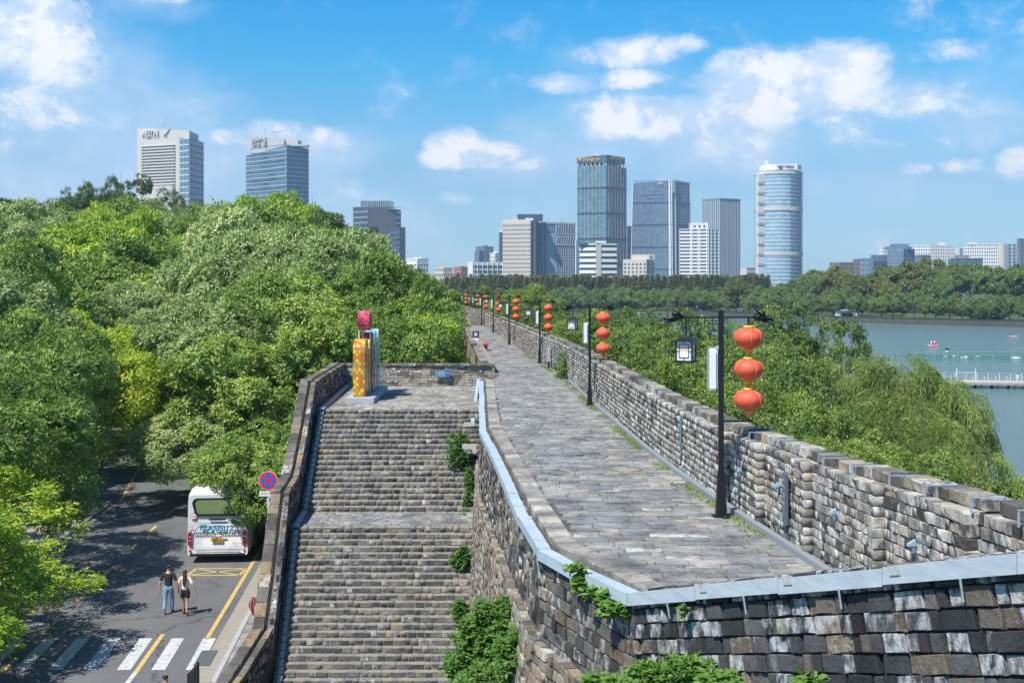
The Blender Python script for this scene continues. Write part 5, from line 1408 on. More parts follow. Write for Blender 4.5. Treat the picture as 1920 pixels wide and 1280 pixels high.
for i, (x, y) in enumerate(lp):
    t = make_lamp() if lamp0 is None else copy_tree(lamp0); lamp0 = lamp0 or t
    z = zW(y); t.location = (x, y, z); rz = math.radians([0, 1, 2, 4, 8, 10, 12, 20, 25, 35, 40][i]); t.rotation_euler = (0, 0, rz)
    t['label'] = f'{ordn[i]} black lamp post on the walkway, with dragon-headed arm and house lantern'; t['group'] = 'lamp posts along the walkway'
    for k, (zz, nm) in enumerate(((3.14, 'top'), (2.59, 'middle'), (2.05, 'bottom'))):
        l = make_lantern() if lant0 is None else copy_tree(lant0); lant0 = lant0 or l
        l.location = (x + .485 * math.cos(rz), y + .485 * math.sin(rz), z + zz); l.rotation_euler = (0, 0, i * .7 + k * .35)
        l['label'] = f'{nm} of the three red lanterns on the {ordn[i]} lamp post'; l['group'] = 'red lanterns on the lamp posts'
    if i == 0:
        g = MB(); g.tube([(x + .485, y, z + 1.69), (x + .485, y, z + 1.76)], .018, 6); g.tube([(x + .485, y, z + 3.36), (x + .485, y, z + 3.5)], .018, 6); hg = g.build('hanging_rod', 'black_metal'); hg.parent = None
        for v in hg.data.vertices: v.co -= Vector((x, y, z))
        hg.parent = t
    else:
        h2 = hg.copy(); col.objects.link(h2); h2.parent = t

# ================================================================== SCULPTURE
m = bpy.data.materials.new('lattice_glass'); 
def lattice(name, cols, line=(.04, .015, .01)):
    m = bpy.data.materials.new(name); m.use_nodes = True; q = NT(m.node_tree); b = m.node_tree.nodes['Principled BSDF']
    o = q.n.new('ShaderNodeTexCoord').outputs['Object']; x, y, z = q.xyz(o)
    u0 = q.math('DIVIDE', q.math('ADD', x, y), .21); v0 = q.math('DIVIDE', z, .25)
    u = q.math('ADD', u0, v0); v = q.math('SUBTRACT', u0, v0)
    wn = q.n.new('ShaderNodeTexWhiteNoise'); wn.noise_dimensions = '2D'
    q.l.new(q.comb(q.math('FLOOR', u), q.math('FLOOR', v), 0), wn.inputs['Vector'])
    c = q.ramp(wn.outputs['Value'], cols, 'CONSTANT')
    e = q.math('MINIMUM', q.math('ABSOLUTE', q.math('SUBTRACT', q.math('FRACT', u), .5)), 9)
    e = q.math('MAXIMUM', q.math('ABSOLUTE', q.math('SUBTRACT', q.math('FRACT', u), .5)), q.math('ABSOLUTE', q.math('SUBTRACT', q.math('FRACT', v), .5)))
    c = q.mix(q.maprange(e, .455, .47), c, (*line, 1)); q.l.new(c, b.inputs['Base Color']); b.inputs['Roughness'].default_value = .22
    MATS[name] = m
lattice('lattice_orange', [(0, (.70, .42, .03)), (.3, (.55, .19, .05)), (.55, (.80, .50, .03)), (.75, (.42, .33, .10)), (.9, (.6, .12, .04))])
lattice('lattice_pink', [(0, (.60, .06, .12)), (.35, (.45, .03, .06)), (.65, (.68, .14, .22)), (.85, (.5, .1, .15))])
lattice('lattice_yellow', [(0, (.75, .6, .15)), (.5, (.6, .5, .1)), (.8, (.3, .35, .1))])
lattice('lattice_blue', [(0, (.1, .35, .5)), (.4, (.2, .5, .6)), (.8, (.35, .6, .65))])
lattice('lattice_green', [(0, (.12, .4, .3)), (.4, (.3, .55, .45)), (.8, (.5, .65, .6))])
scu = thing('sculpture', 'colourful upright letter sculpture of diamond lattice panels on a grey plinth', 'sculpture', (-6.35, 51.6, CAMZ - 5.25))
g = MB(); g.box((0, 0, .11), (1.2, 5.5, .24)); g.build('plinth', mat('plinth_grey', (.40, .43, .45), .6), scu, bevel=.015)
def slab(name, y0, y1, h, x0, x1, m, bulge=.25, hole=True, z0=.23):
    n = 10; out = []; yc = (y0 + y1) / 2; w = (y1 - y0) / 2
    for k in range(n + 1):
        a = math.pi * k / n; out.append((yc - math.cos(a) * w, z0 + h - .5 + math.sin(a) * .5))
    prof = [(y0, z0)] + out + [(y1, z0)]
    g = MB(); g.prism([(x0, a - 51.6, b) for a, b in prof], (x1 - x0, 0, 0)); o = g.build(name, m, scu, bevel=.02); return o
slab('orange_panel', 49.35, 50.6, 2.42, -.34, .17, 'lattice_orange'); slab('yellow_panel', 50.65, 51.2, 2.35, -.2, .20, 'lattice_yellow')
slab('pink_panel', 51.25, 51.9, 2.62, -.18, .25, 'lattice_pink'); slab('blue_panel', 52.0, 52.9, 2.66, -.22, .27, 'lattice_blue'); slab('green_panel', 53.0, 53.9, 2.68, -.2, .29, 'lattice_green')
g = MB(); 
for x in (-.3, .2): g.beam((x, -.6, 2.5), (x, -.6, 3.1), .04, .04, (0, 1, 0))
g.build('rod', 'white_paint', scu)
g = MB(); n = 20; R1, R2 = .42, .32; vs = []; 
for k in range(n):
    a = 2 * math.pi * k / n
    for r in (R1, R2):
        for x in (-.31, .21): vs.append((x, -.6 + math.cos(a) * r, 3.38 + math.sin(a) * r))
fs = []
for k in range(n):
    a, b = k * 4, (k + 1) % n * 4; fs += [(a, a + 1, b + 1, b), (a + 2, b + 2, b + 3, a + 3), (a, b, b + 2, a + 2), (a + 1, a + 3, b + 3, b + 1)]
g.add(vs, fs); g.build('pink_ring', 'lattice_pink', scu)

# ---------------------------------------------------------------- small things on terrace and walkway
Y = 56.85; bs = thing('direction_sign', 'small blue direction sign with white symbols on the terrace wall', 'sign', tuple(P(829.5, 700, Y)))
g = MB(); g.box((-.1, 0, 0), (.54, .04, .36)); g.build('panel', mat('sign_slate', (.12, .22, .32), .4), bs); g = MB(); g.box((.26, 0, 0), (.19, .045, .36)); g.build('panel', mat('sign_blue', (.02, .13, .38), .4), bs)
text('玄武门', .11, facing((-.03, -.026, .03), (1, 0, 0), (0, -1, 0)), 'white_paint', bs, width=.3); text('↑', .12, facing((-.28, -.026, .02), (1, 0, 0), (0, -1, 0)), 'white_paint', bs, width=.07)
text('Xuanwu Gate', .05, facing((-.05, -.026, -.07), (1, 0, 0), (0, -1, 0)), 'white_paint', bs, width=.34); text('出口', .075, facing((.26, -.028, .03), (1, 0, 0), (0, -1, 0)), 'white_paint', bs, width=.10)
def bench(x, y, lab):
    t = thing('bench', lab, 'bench', (x, y, zW(y)), .05, 'red-topped benches on the walkway'); g = MB(); g.box((0, 0, .42), (.75, 1.4, .07)); g.build('seat', 'red_paint', t, bevel=.01)
    g = MB(); g.box((0, 0, .17), (.55, 1.2, .34)); g.build('base', mat('bench_base', (.10, .10, .11), .6), t); g = MB(); g.box((0, 0, .36), (.62, 1.26, .06)); g.build('rim', mat('bench_rim', (.45, .45, .44), .6), t)
x, y = hit(906, 657); bench(x, y, 'nearer red-topped bench on the city side of the walkway')
x, y = hit(919, 613); bench(x, y, 'farther red-topped bench beside the parapet')
def stand(x, y, lab, hgt=1.0):
    t = thing('sign_stand', lab, 'sign', (x, y, zW(y)), 0); g = MB(); g.box((0, 0, hgt * .42), (.36, .12, hgt * .84)); g.build('post', 'white_paint', t); g = MB(); g.box((0, -.02, hgt * .95), (.46, .14, .42)); g.build('panel', 'black_metal', t, bevel=.01)
    g = MB(); g.box((0, -.1, hgt * .95), (.24, .02, .26)); g.build('print', mat('print_blue', (.42, .56, .62), .5), t)
x, y = hit(892, 652); stand(x, y, 'white sign stand with black head beside the nearer red bench')
x, y = hit(913, 624); g = MB(); g.beam((x, y, zW(y)), (x, y, zW(y) + .9), .06, .06, (0, 1, 0)); g.box((x, y, zW(y) + .02), (.5, .3, .04)); tag(g.build('sign_post', 'grey_paint'), 'thin grey post on a white foot near the farther red bench', 'post')

# ---------------------------------------------------------------- road furniture
ns = thing('no_stopping_sign', 'round blue and red no stopping sign on a striped pole', 'traffic sign', (-9.35, 45, Z_ROAD + .1))
g = MB(); g.tube([(0, .03, 0), (0, .03, 4.35)], .045, 10); g.build('pole', mat('galvanised', (.42, .43, .44), .4, .4), ns, smooth=True)
for z in (1.78, 2.16):
    g = MB(); g.tube([(0, .03, z), (0, .03, z + .17)], .048, 10); g.build('red_band', 'red_paint', ns, smooth=True)
g = MB(); g.tube([(0, .03, 1.95), (0, .03, 2.16)], .0475, 10); g.build('white_band', 'white_paint', ns)
def disc(r, y0, th, z, n=32):
    g = MB(); g.tube([(0, y0 + th, z), (0, y0, z)], r, n); return g
zc = 4.12
disc(.36, -.03, .02, zc).build('rim', 'white_paint', ns); disc(.345, -.034, .003, zc).build('red_ring', mat('sign_red', (.70, .015, .03), .4), ns); disc(.265, -.038, .003, zc).build('blue_field', mat('sign_bright_blue', (.01, .13, .62), .4), ns)
for a in (1, -1):
    g = MB(); d = .19; g.beam((-d, -.0405, zc - a * d), (d, -.0405 - (.0015 if a > 0 else 0), zc + a * d), .002, .075, (0, 0, 1)); g.build('red_bar', 'sign_red', ns)
g = MB(); g.box((0, -.02, 3.62), (.66, .02, .2)); g.build('plate', 'white_paint', ns); text('街区内除外', .12, facing((0, -.031, 3.62), (1, 0, 0), (0, -1, 0)), mat('ink', (.05, .05, .06), .6), ns, width=.56)
g = MB(); g.tube([(0, 0, 0), (0, 0, 4.0)], .05, 8); g.tube([(0, 0, 3.9), (-.3, 0, 3.9)], .035, 8); gp = g.build('grey_post', 'galvanised'); gp.location = (-8.6, 47, Z_ROAD + .1); tag(gp, 'grey steel post standing right of the no stopping sign by the parapet', 'post')
fl_ = thing('flag', 'dark red flag with white stripes showing past the stair parapet', 'flag', (-8.45, 38.2, Z_ROAD + .1)); g = MB(); g.tube([(.12, 0, 0), (.05, 0, 1.5)], .015, 6); g.build('pole', 'galvanised', fl_)
vs = []; fs = []
for i in range(7):
    for j in range(4):
        u, v = i / 6, j / 3; vs.append((.12 - v * (.13 + .09 * math.sin(u * 3.1)) - .03 * math.sin(u * 5), .03 * math.sin(u * 6 + v * 3), 1.5 - u * .62))
for i in range(6):
    for j in range(3): a = i * 4 + j; fs.append((a, a + 1, a + 5, a + 4))
g = MB(); g.add(vs, fs); g.build('cloth', mat('maroon', (.30, .03, .05), .8), fl_, smooth=True); g = MB(); g.tube([(.0, -.03, 1.48), (-.06, -.035, 1.3), (-.05, -.035, 1.1)], .006, 4); g.build('stripe', 'white_paint', fl_)
br = thing('barrier', 'black slatted crowd barrier at the bottom of the photo beside the gutter', 'barrier', (-9.15, 33.7, Z_ROAD)); g = MB(); g.box((0, 0, .75), (.06, 1.0, .06)); g.box((0, 0, .2), (.05, 1.0, .05))
for yy in (-.5, .5): g.box((0, yy, .4), (.07, .05, .8))
g.build('frame', 'black_metal', br)
for k in range(7): g = MB(); g.box((0, -.36 + k * .12, .46), (.02, .05, .5)); g.build('slat', 'black_metal', br)

# ================================================================== COACH
bus = thing('coach', 'white touring coach parked at the kerb, seen from behind', 'bus', (-12.38, 49.3, Z_ROAD), .075)
m = bpy.data.materials.new('bus_white'); m.use_nodes = True; MATS['bus_white'] = m
q = NT(m.node_tree); b = m.node_tree.nodes['Principled BSDF']; tcb = q.n.new('ShaderNodeTexCoord').outputs['Object']; zb_ = q.xyz(tcb)[2]
dirt = q.math('MULTIPLY', q.maprange(zb_, 1.1, .3), q.maprange(q.noise(q.vmath('MULTIPLY', tcb, (1, 1, .3)), 3.5, 5, .7), .3, .7))
q.l.new(q.mix(q.math('MULTIPLY', dirt, .5), q.mix(q.noise(tcb, 1.2, 4, .6), (.74, .74, .73, 1), (.81, .81, .81, 1)), (.36, .33, .29, 1)), b.inputs['Base Color']); b.inputs['Roughness'].default_value = .25
def rrect(w, z0, z1, r, n=5, top_in=.12):
    pts = []
    for (cx, cz, a0) in ((w / 2 - r, z0 + r * .5, -90), (w / 2 - r - top_in * .2, z1 - r, 0), (-w / 2 + r + top_in * .2, z1 - r, 90), (-w / 2 + r, z0 + r * .5, 180)):
        for k in range(n):
            a = R(a0 + 90 * k / (n - 1)); rr = r * (.5 if a0 in (-90, 180) else 1)
            sx = r - rr; pts.append((cx + (sx if cx > 0 else -sx) + rr * math.cos(a), cz + rr * math.sin(a)))
    return pts
secs = [(0.03, 2.36, .42, 2.72, .22), (0.0, 2.5, .34, 2.86, .22), (.22, 2.54, .32, 3.02, .26), (.7, 2.55, .32, 3.10, .26), (10.6, 2.55, .32, 3.12, .26), (11.2, 2.45, .34, 3.0, .3), (11.5, 2.2, .4, 2.6, .3)]
vs = []; fs = []; n = 20
for i, (y, w, z0, z1, r) in enumerate(secs):
    yy = y
    for (x, z) in rrect(w, z0, z1, r): vs.append((x, yy + max(0, (z - 1.5)) * .10 * (1 if i < 4 else 0), z))
    if i: fs += [((i - 1) * n + k, (i - 1) * n + (k + 1) % n, i * n + (k + 1) % n, i * n + k) for k in range(n)]
fs += [tuple(range(n)), tuple(reversed(range((len(secs) - 1) * n, len(secs) * n)))]
g = MB(); g.add(vs, fs); bo = g.build('body', 'bus_white', bus, smooth=True)
m = bo.modifiers.new('e', 'EDGE_SPLIT'); m.split_angle = R(32)
def ry(z): return max(0, z - 1.5) * .10           # rear face leans forward
def rear(poly, name, m, y=-.005, th=.02, parent=None):
    g = MB(); g.prism([(x, ry(z) + y, z) for x, z in poly], (0, th, 0)); return g.build(name, m, parent or bus)
def rpoly(w, z0, z1, r, n=6, wt=None):
    wt = wt or w; o = []
    for (cx, cz, a0) in ((w / 2 - r, z0 + r, -90), (wt / 2 - r, z1 - r, 0), (-wt / 2 + r, z1 - r, 90), (-w / 2 + r, z0 + r, 180)):
        o += [(cx + r * math.cos(R(a0 + 90 * k / n)), cz + r * math.sin(R(a0 + 90 * k / n))) for k in range(n + 1)]
    return o
rw_ = rear(rpoly(1.95, 1.98, 2.72, .22, wt=2.12), 'rear_window', 'black_metal', -.012)
m = mat('rear_glass', (.16, .22, .10), .12); g = rear(rpoly(1.74, 2.07, 2.64, .15, wt=1.84), 'glass', 'rear_glass', -.018, .01, rw_)
tl = None
for sg in (-1, 1):
    o = rear([(sg * 1.06, .72), (sg * 1.21, .80), (sg * 1.22, 1.18), (sg * 1.20, 1.30), (sg * 1.06, 1.38)], 'tail_light', mat('tail_red', (.32, .01, .02), .18), -.03, .05)
    for z in (.97, 1.12): rear([(sg * 1.08, z), (sg * 1.18, z), (sg * 1.18, z + .018), (sg * 1.08, z + .018)], 'light_strip', 'white_paint', -.036, .01, o)
    g = MB(); g.tube([(sg * 1.12, -.012, .53), (sg * 1.12, .02, .53)], .05, 14); o = g.build('fog_lamp', 'tail_red', bus)
ln = mat('seam', (.09, .09, .10), .5)
def seam(pts, name='panel_seam', w=.014):
    g = MB()
    for a, b in zip(pts[:-1], pts[1:]): g.beam((a[0], ry(a[1]) - .004, a[1]), (b[0], ry(b[1]) - .004, b[1]), .012, w, (0, 0, 1) if abs(a[0] - b[0]) > .001 else (0, 1, 0))
    return g.build(name, 'seam', bus)
seam([(-1.04, 1.40), (-1.03, 1.52), (-.88, 1.68), (.88, 1.68), (1.03, 1.52), (1.04, 1.40)], 'engine_door_seam')
seam([(-1.24, 1.56), (-1.03, 1.56)]); seam([(1.03, 1.56), (1.24, 1.56)]); seam([(-1.0, .40), (-.85, .53), (.85, .53), (1.0, .40)]); seam([(-1.04, .66), (1.04, .66)], w=.008)
rear([(-.33, 1.80), (.33, 1.80), (.37, 1.86), (-.37, 1.86)], 'louvre', 'black_metal', -.012)
rear([(-.33, 1.10), (.33, 1.10), (.36, 1.15), (-.36, 1.15)], 'plate_lamp', 'grey_paint', -.03, .03)
pl_ = rear([(-.25, .90), (.22, .90), (.22, 1.10), (-.25, 1.10)], 'number_plate', mat('plate_yellow', (.80, .42, .01), .45), -.022)
text('5E012', .16, facing((-.015, -.028, .975), (1, 0, 0), (0, -1, 0)), 'ink', pl_, width=.4, bold=.006); text('苏A', .06, facing((-.015, -.028, 1.072), (1, 0, 0), (0, -1, 0)), 'ink', pl_, width=.16)
text('苏A5E012', .30, facing((-.03, -.012, 1.47), (1, 0, 0), (0, -1, .0)), mat('cyan_vinyl', (.0, .22, .42), .4), bus, width=1.42, bold=.012)
g = MB(); g2 = MB()
for k in range(22):
    x = -.95 + k * .087
    if 9 < k < 12: continue
    g.tube([(x, -.008, 1.29), (x, .01, 1.29)], .034, 8); g.tube([(x, -.008, 1.25), (x, .01, 1.25)], .03, 8)
g.build('vent_perforation', 'seam', bus, kind='stuff')
text('LCK6', .05, facing((-.72, -.008, .84), (1, 0, 0), (0, -1, 0)), 'ink', bus, width=.24); text('中通', .09, facing((.70, -.008, .83), (1, 0, 0), (0, -1, 0)), 'ink', bus, width=.18); text('ZHONGTONG', .05, facing((.93, -.008, .83), (1, 0, 0), (0, -1, 0)), 'ink', bus, width=.2)
g = MB(); g.tube([(-.99, ry(1.98) - .012, 1.98), (-.99, ry(1.98) + .02, 1.98)], .13, 24); o = g.build('speed_sticker', 'red_paint', bus)
g = MB(); g.tube([(-.99, ry(1.98) - .016, 1.98), (-.99, ry(1.98), 1.98)], .112, 24); g.build('sticker_face', 'white_paint', o); text('100', .1, facing((-.99, ry(1.98) - .02, 1.98), (1, 0, 0), (0, -1, .1)), 'ink', o, width=.14)
for sg in (-1, 1):
    sd = link('side_windows', None, bus); sd['kind'] = 'stuff'
    bus_w = None
    for k in range(6):
        g = MB(); g.box((sg * 1.262, 1.55 + k * 1.62, 2.2), (.03, 1.5, .95)); g.build('side_window', 'dark_glass', bus, bevel=.01)
    bpy.data.objects.remove(sd)
    for k, yy in enumerate((2.3, 7.9)):
        w = link('wheel', None, bus); w.location = (sg * 1.13, yy, .5)
        g = MB(); g.tube([(-.14, 0, 0), (.14, 0, 0)], .5, 24); g.build('tyre', 'black_metal', w); g = MB(); g.tube([(sg * .145 - .01, 0, 0), (sg * .145 + .01, 0, 0)], .28, 20); g.build('rim', 'grey_paint', w)
        g = MB(); g.box((sg * 1.268, yy, .62), (.02, 1.25, .62)); g.build('wheel_arch', 'black_metal', bus)
    g = MB(); g.tube([(sg * 1.25, 11.1, 2.7), (sg * 1.55, 11.5, 2.75), (sg * 1.55, 11.5, 2.4)], .03, 6); g.box((sg * 1.55, 11.48, 2.3), (.1, .06, .42)); g.build('mirror', 'black_metal', bus)
    g = MB(); g.box((sg * 1.272, 5.6, .62), (.012, 6.0, .03)); g.build('panel_seam', 'seam', bus)
g = MB(); g.box((0, 3.6, 3.17), (1.5, 2.2, .14)); g.build('roof_unit', 'bus_white', bus, bevel=.04)
g = MB(); g.box((0, 1.0, 3.12), (.8, .7, .06)); g.build('roof_hatch', 'grey_paint', bus, bevel=.02)
g = MB(); g.box((0, .05, .36), (2.3, .1, .1)); g.build('underside', 'black_metal', bus)

# ================================================================== PEOPLE
def skin_mesh(name, V, E, Rd, m, parent, root=0, lv=2):
    me = bpy.data.meshes.new(name); me.from_pydata(V, E, []); o = bpy.data.objects.new(name, me); col.objects.link(o)
    sk = o.modifiers.new('s', 'SKIN'); sk.use_smooth_shade = True
    for i, r in enumerate(Rd):
        d = me.skin_vertices[0].data[i]; d.radius = r if hasattr(r, '__len__') else (r, r); d.use_root = i == root
    ss = o.modifiers.new('u', 'SUBSURF'); ss.levels = lv; ss.render_levels = lv
    dg = bpy.context.evaluated_depsgraph_get(); dg.update(); me2 = bpy.data.meshes.new_from_object(o.evaluated_get(dg)); bpy.data.objects.remove(o); bpy.data.meshes.remove(me)
    me2.name = name; me2.materials.clear(); me2.materials.append(MATS[m]); me2.polygons.foreach_set('use_smooth', [True] * len(me2.polygons))
    return link(name, me2, parent)
mat('skin_tone', (.50, .29, .19), .55); mat('hair_black', (.012, .010, .010), .5); mat('hair_brown', (.05, .022, .014), .5); mat('tee_black', (.022, .024, .03), .85); mat('tee_pink', (.85, .66, .60), .85); mat('jeans', (.20, .32, .42), .9, nz=.2, nscale=20); mat('shorts_black', (.015, .015, .02), .8); mat('shoe_dark', (.03, .03, .035), .6); mat('shoe_blue', (.09, .13, .2), .6); mat('tee_white', (.72, .72, .72), .85)
def person(label, x, y, z, h, top, bottom, shoe, hair, woman=False, hands=((-.33, .02, .80), (.33, .02, .80)), stride=.16, rz=0.0, longtrs=True):
    t = thing('person', label, 'person', (x, y, z), rz); k = h / 1.75; w = .9 if woman else 1.0
    S = lambda a: (a[0] * k, a[1] * k, a[2] * k)
    sh = .185 * w; hp = .095
    V = [(0, 0, .96), (0, .01, 1.12), (0, .0, 1.30), (0, .0, 1.43), (0, .01, 1.52), (0, .02, 1.60), (0, .03, 1.69), (0, .02, 1.735)]
    Rd = [(.145 * w, .10), (.125 * w, .09), (.15 * w, .105), (.12 * w, .08), .05, (.06, .07), (.074, .09), (.05, .06)]
    E = [(0, 1), (1, 2), (2, 3), (3, 4), (4, 5), (5, 6), (6, 7)]
    def add(p, r, a): V.append(p); Rd.append(r); E.append((a, len(V) - 1)); return len(V) - 1
    arms = []
    for sg, hd in ((-1, hands[0]), (1, hands[1])):
        s = add((sg * sh, 0, 1.42), .055 * w, 3); el = ((sg * sh * 1.05 + hd[0]) / 2 + sg * .03, hd[1] / 2 - .05, 1.14); e = add(el, .040 * w, s); wr = add(hd, .026, e)
        dv = Vector(hd) - Vector(el); dv.normalize(); pm = add(tuple(Vector(hd) + dv * .05), (.034, .02), wr)
        side = Vector((0, 1, 0))
        for f, (off, ln_) in enumerate(((-.030, .065), (-.010, .078), (.010, .074), (.028, .058))):
            b0 = Vector(hd) + dv * .085 + side * off; i1 = add(tuple(b0), .0095, pm); i2 = add(tuple(b0 + dv * ln_ * .5 - Vector((sg * .004, 0, 0))), .0085, i1); add(tuple(b0 + dv * ln_ - Vector((sg * .018, 0, 0))), .007, i2)
        b0 = Vector(hd) + dv * .03 + side * .038; i1 = add(tuple(b0), .010, wr); add(tuple(b0 + dv * .04 + side * .015), .008, i1)
        arms.append((s, e, wr, el, hd))
    legs = []
    for sg in (-1, 1):
        fy = stride * (1 if sg > 0 else -1); lift = .05 if fy < 0 else 0
        a = add((sg * hp, 0, .90), .088, 0); kn = (sg * hp * 1.0, fy * .45 + .03, .50); b = add(kn, .055, a); an = (sg * hp, fy - .02, .09 + lift); c = add(an, .036, b); d = add((sg * hp * 1.1, fy + .08, .035 + lift * .3), .032, c); add((sg * hp * 1.15, fy + .15, .03), .024, d); legs.append((kn, an, fy, lift))
    skin_mesh('body', [S(v) for v in V], E, [((r[0] * k, r[1] * k) if hasattr(r, '__len__') else r * k) for r in Rd], 'skin_tone', t)
    # clothes: skins a little larger than the body
    TV = [(0, 0, .88 if woman else .80), (0, .01, 1.12), (0, 0, 1.30), (0, 0, 1.435)]; TR = [(.165 * w, .125), (.15 * w, .115), (.172 * w, .125), (.11 * w, .085)]; TE = [(0, 1), (1, 2), (2, 3)]
    for i, sg in enumerate((-1, 1)):
        el = Vector(arms[i][3]); s_ = Vector((sg * sh, 0, 1.42)); TV.append(tuple(s_)); TR.append(.075 * w); TE.append((3, len(TV) - 1)); TV.append(tuple(s_.lerp(el, .85))); TR.append(.066 * w); TE.append((len(TV) - 2, len(TV) - 1))
    skin_mesh('shirt', [S(v) for v in TV], TE, [((r[0] * k, r[1] * k) if hasattr(r, '__len__') else r * k) for r in TR], top, t)
    BV = [(0, 0, 1.06), (0, 0, .93)]; BR = [(.145 * w, .11), (.165 * w, .125)]; BE = [(0, 1)]
    for i, sg in enumerate((-1, 1)):
        kn, an, fy, lift = legs[i]; BV.append((sg * hp, 0, .88)); BR.append(.108); BE.append((1, len(BV) - 1)); BV.append((kn[0] * 1.1, kn[1] * .55 if not longtrs else kn[1], .64 if not longtrs else .5)); BR.append(.105 if not longtrs else .078); BE.append((len(BV) - 2, len(BV) - 1))
        if longtrs: BV.append((an[0], an[1], .1 + lift)); BR.append(.07); BE.append((len(BV) - 2, len(BV) - 1))
    skin_mesh('trousers' if longtrs else 'shorts', [S(v) for v in BV], BE, [((r[0] * k, r[1] * k) if hasattr(r, '__len__') else r * k) for r in BR], bottom, t)
    for i, sg in enumerate((-1, 1)):
        kn, an, fy, lift = legs[i]; skin_mesh('shoe', [S((an[0], an[1] - .03, .06 + lift)), S((an[0] * 1.05, fy + .07, .045 + lift * .4)), S((an[0] * 1.1, fy + .165, .035))], [(0, 1), (1, 2)], [(.046 * k, .05 * k), (.048 * k, .035 * k), (.036 * k, .025 * k)], shoe, t)
    HV = [(0, -.012, 1.63), (0, -.005, 1.69), (0, .0, 1.74)]; HR = [(.078, .07), (.092, .098), (.068, .075)]; HE = [(0, 1), (1, 2)]
    if woman: HV += [(0, -.06, 1.56), (.01, -.10, 1.42), (.0, -.125, 1.26), (-.01, -.13, 1.12)]; HR += [(.085, .06), (.095, .05), (.08, .042), (.035, .02)]; HE += [(0, 3), (3, 4), (4, 5), (5, 6)]
    skin_mesh('hair', [S(v) for v in HV], HE, [(r[0] * k, r[1] * k) for r in HR], hair, t)
    g = MB()
    for sg in (-1, 1): g.lathe([(.002, -.01), (.011, -.006), (.012, .004), (.002, .01)], S((sg * .03, .105, 1.672)), 8)
    g.build('eye', 'hair_black', t); g = MB(); g.tube([S((0, .10, 1.66)), S((0, .125, 1.635))], [.008 * k, .014 * k], 6); g.build('nose', 'skin_tone', t); g = MB(); g.tube([S((-.02, .105, 1.603)), S((.02, .105, 1.603))], .006 * k, 6); g.build('mouth', mat('lip', (.4, .12, .1), .5), t)
    return t
person('man in black t-shirt and light jeans walking hand in hand away from the camera', -12.27, 41.9, Z_ROAD + .004, 1.74, 'tee_black', 'jeans', 'shoe_blue', 'hair_black', hands=((-.30, -.04, .80), (.345, .05, .86)))
person('woman with long hair, pink top and black shorts walking beside the man', -11.63, 41.75, Z_ROAD + .004, 1.62, 'tee_pink', 'shorts_black', 'shoe_dark', 'hair_brown', True, hands=((-.29, .10, .92), (.42, -.02, .90)), stride=-.14, longtrs=False)
person('person in dark clothes whose head shows at the bottom edge below the zebra crossing', -8.95, 30.3, Z_ROAD + .1, 1.66, 'tee_black', 'jeans', 'shoe_dark', 'hair_black', stride=.12)
# bicycles in the shade at the road bend
def bicycle(x, y, rz, lab):
    t = thing('bicycle', lab, 'bicycle', (x, y, Z_ROAD + .1), rz, 'teal bicycles parked at the road bend'); teal = mat('teal_paint', (.03, .16, .16), .4)
    for xx in (-.52, .52):
        g = MB(); g.tube([(xx + .33 * math.cos(a), 0, .34 + .33 * math.sin(a)) for a in [k * math.pi / 9 for k in range(19)]], .018, 5, False); g.build('wheel', 'black_metal', t)
    g = MB()
    for a, b in (((-.52, 0, .34), (-.15, 0, .32)), ((-.15, 0, .32), (-.22, 0, .85)), ((-.52, 0, .34), (-.2, 0, .72)), ((-.15, 0, .32), (.36, 0, .75)), ((-.2, 0, .72), (.36, 0, .82)), ((.34, 0, .95), (.52, 0, .34))): g.tube([a, b], .02, 6)
    g.build('frame', 'teal_paint', t); g = MB(); g.box((-.23, 0, .88), (.24, .12, .05)); g.build('saddle', 'black_metal', t); g = MB(); g.tube([(.3, -.28, .98), (.36, 0, .95), (.3, .28, .98)], .014, 6); g.build('handlebar', 'black_metal', t); g = MB(); g.box((.55, 0, .8), (.28, .3, .2)); g.build('basket', 'teal_paint', t)
bicycle(-27.2, 83.0, .3, 'teal bicycle left of the pale tree trunk at the bend'); bicycle(-24.6, 83.4, .1, 'teal bicycle right of the pale tree trunk at the bend'); bicycle(-28.6, 83.6, .4, 'leftmost teal bicycle in the shade at the bend')
# pale trunk tree at the bend
plant('camphor_tree', 'cam_n', -25.4, 81.0, 6.0, .8, 'tree with a pale mottled trunk standing where the road bends', 'tree', CITY)
for o in list(bpy.data.objects):
    if o.get('label', '').startswith('tree with a pale mottled'):
        for ch in o.children:
            if ch.name.startswith('trunk'): ch.data = ch.data.copy(); ch.data.materials.clear(); ch.data.materials.append(MATS['bark_pale'])

# ================================================================== ON THE LAKE
pier = thing('pier', 'long pale wooden pier with white railings crossing the lake', 'pier', (70, 192, 0))
p0, p1 = np.array((40.0, 198.0)), np.array((118.0, 186.0)); dv = (p1 - p0) / np.linalg.norm(p1 - p0); nv = np.array((-dv[1], dv[0])); LN = np.linalg.norm(p1 - p0)
L3 = lambda s, o, z: (p0[0] + dv[0] * s + nv[0] * o - 70, p0[1] + dv[1] * s + nv[1] * o - 192, z)
mat('deck_wood', (.42, .36, .29), .85, nz=.2, nscale=3); mat('pier_white', (.62, .66, .70), .5)
g = MB(); g.beam(L3(0, 0, .92), L3(LN, 0, .92), 5.2, .16); g.build('deck', 'deck_wood', pier)
g = MB(); g.beam(L3(0, -2.55, .72), L3(LN, -2.55, .72), .2, .26); g.build('edge_beam', mat('pier_beam', (.30, .27, .24), .8), pier)
pile0 = post0 = None
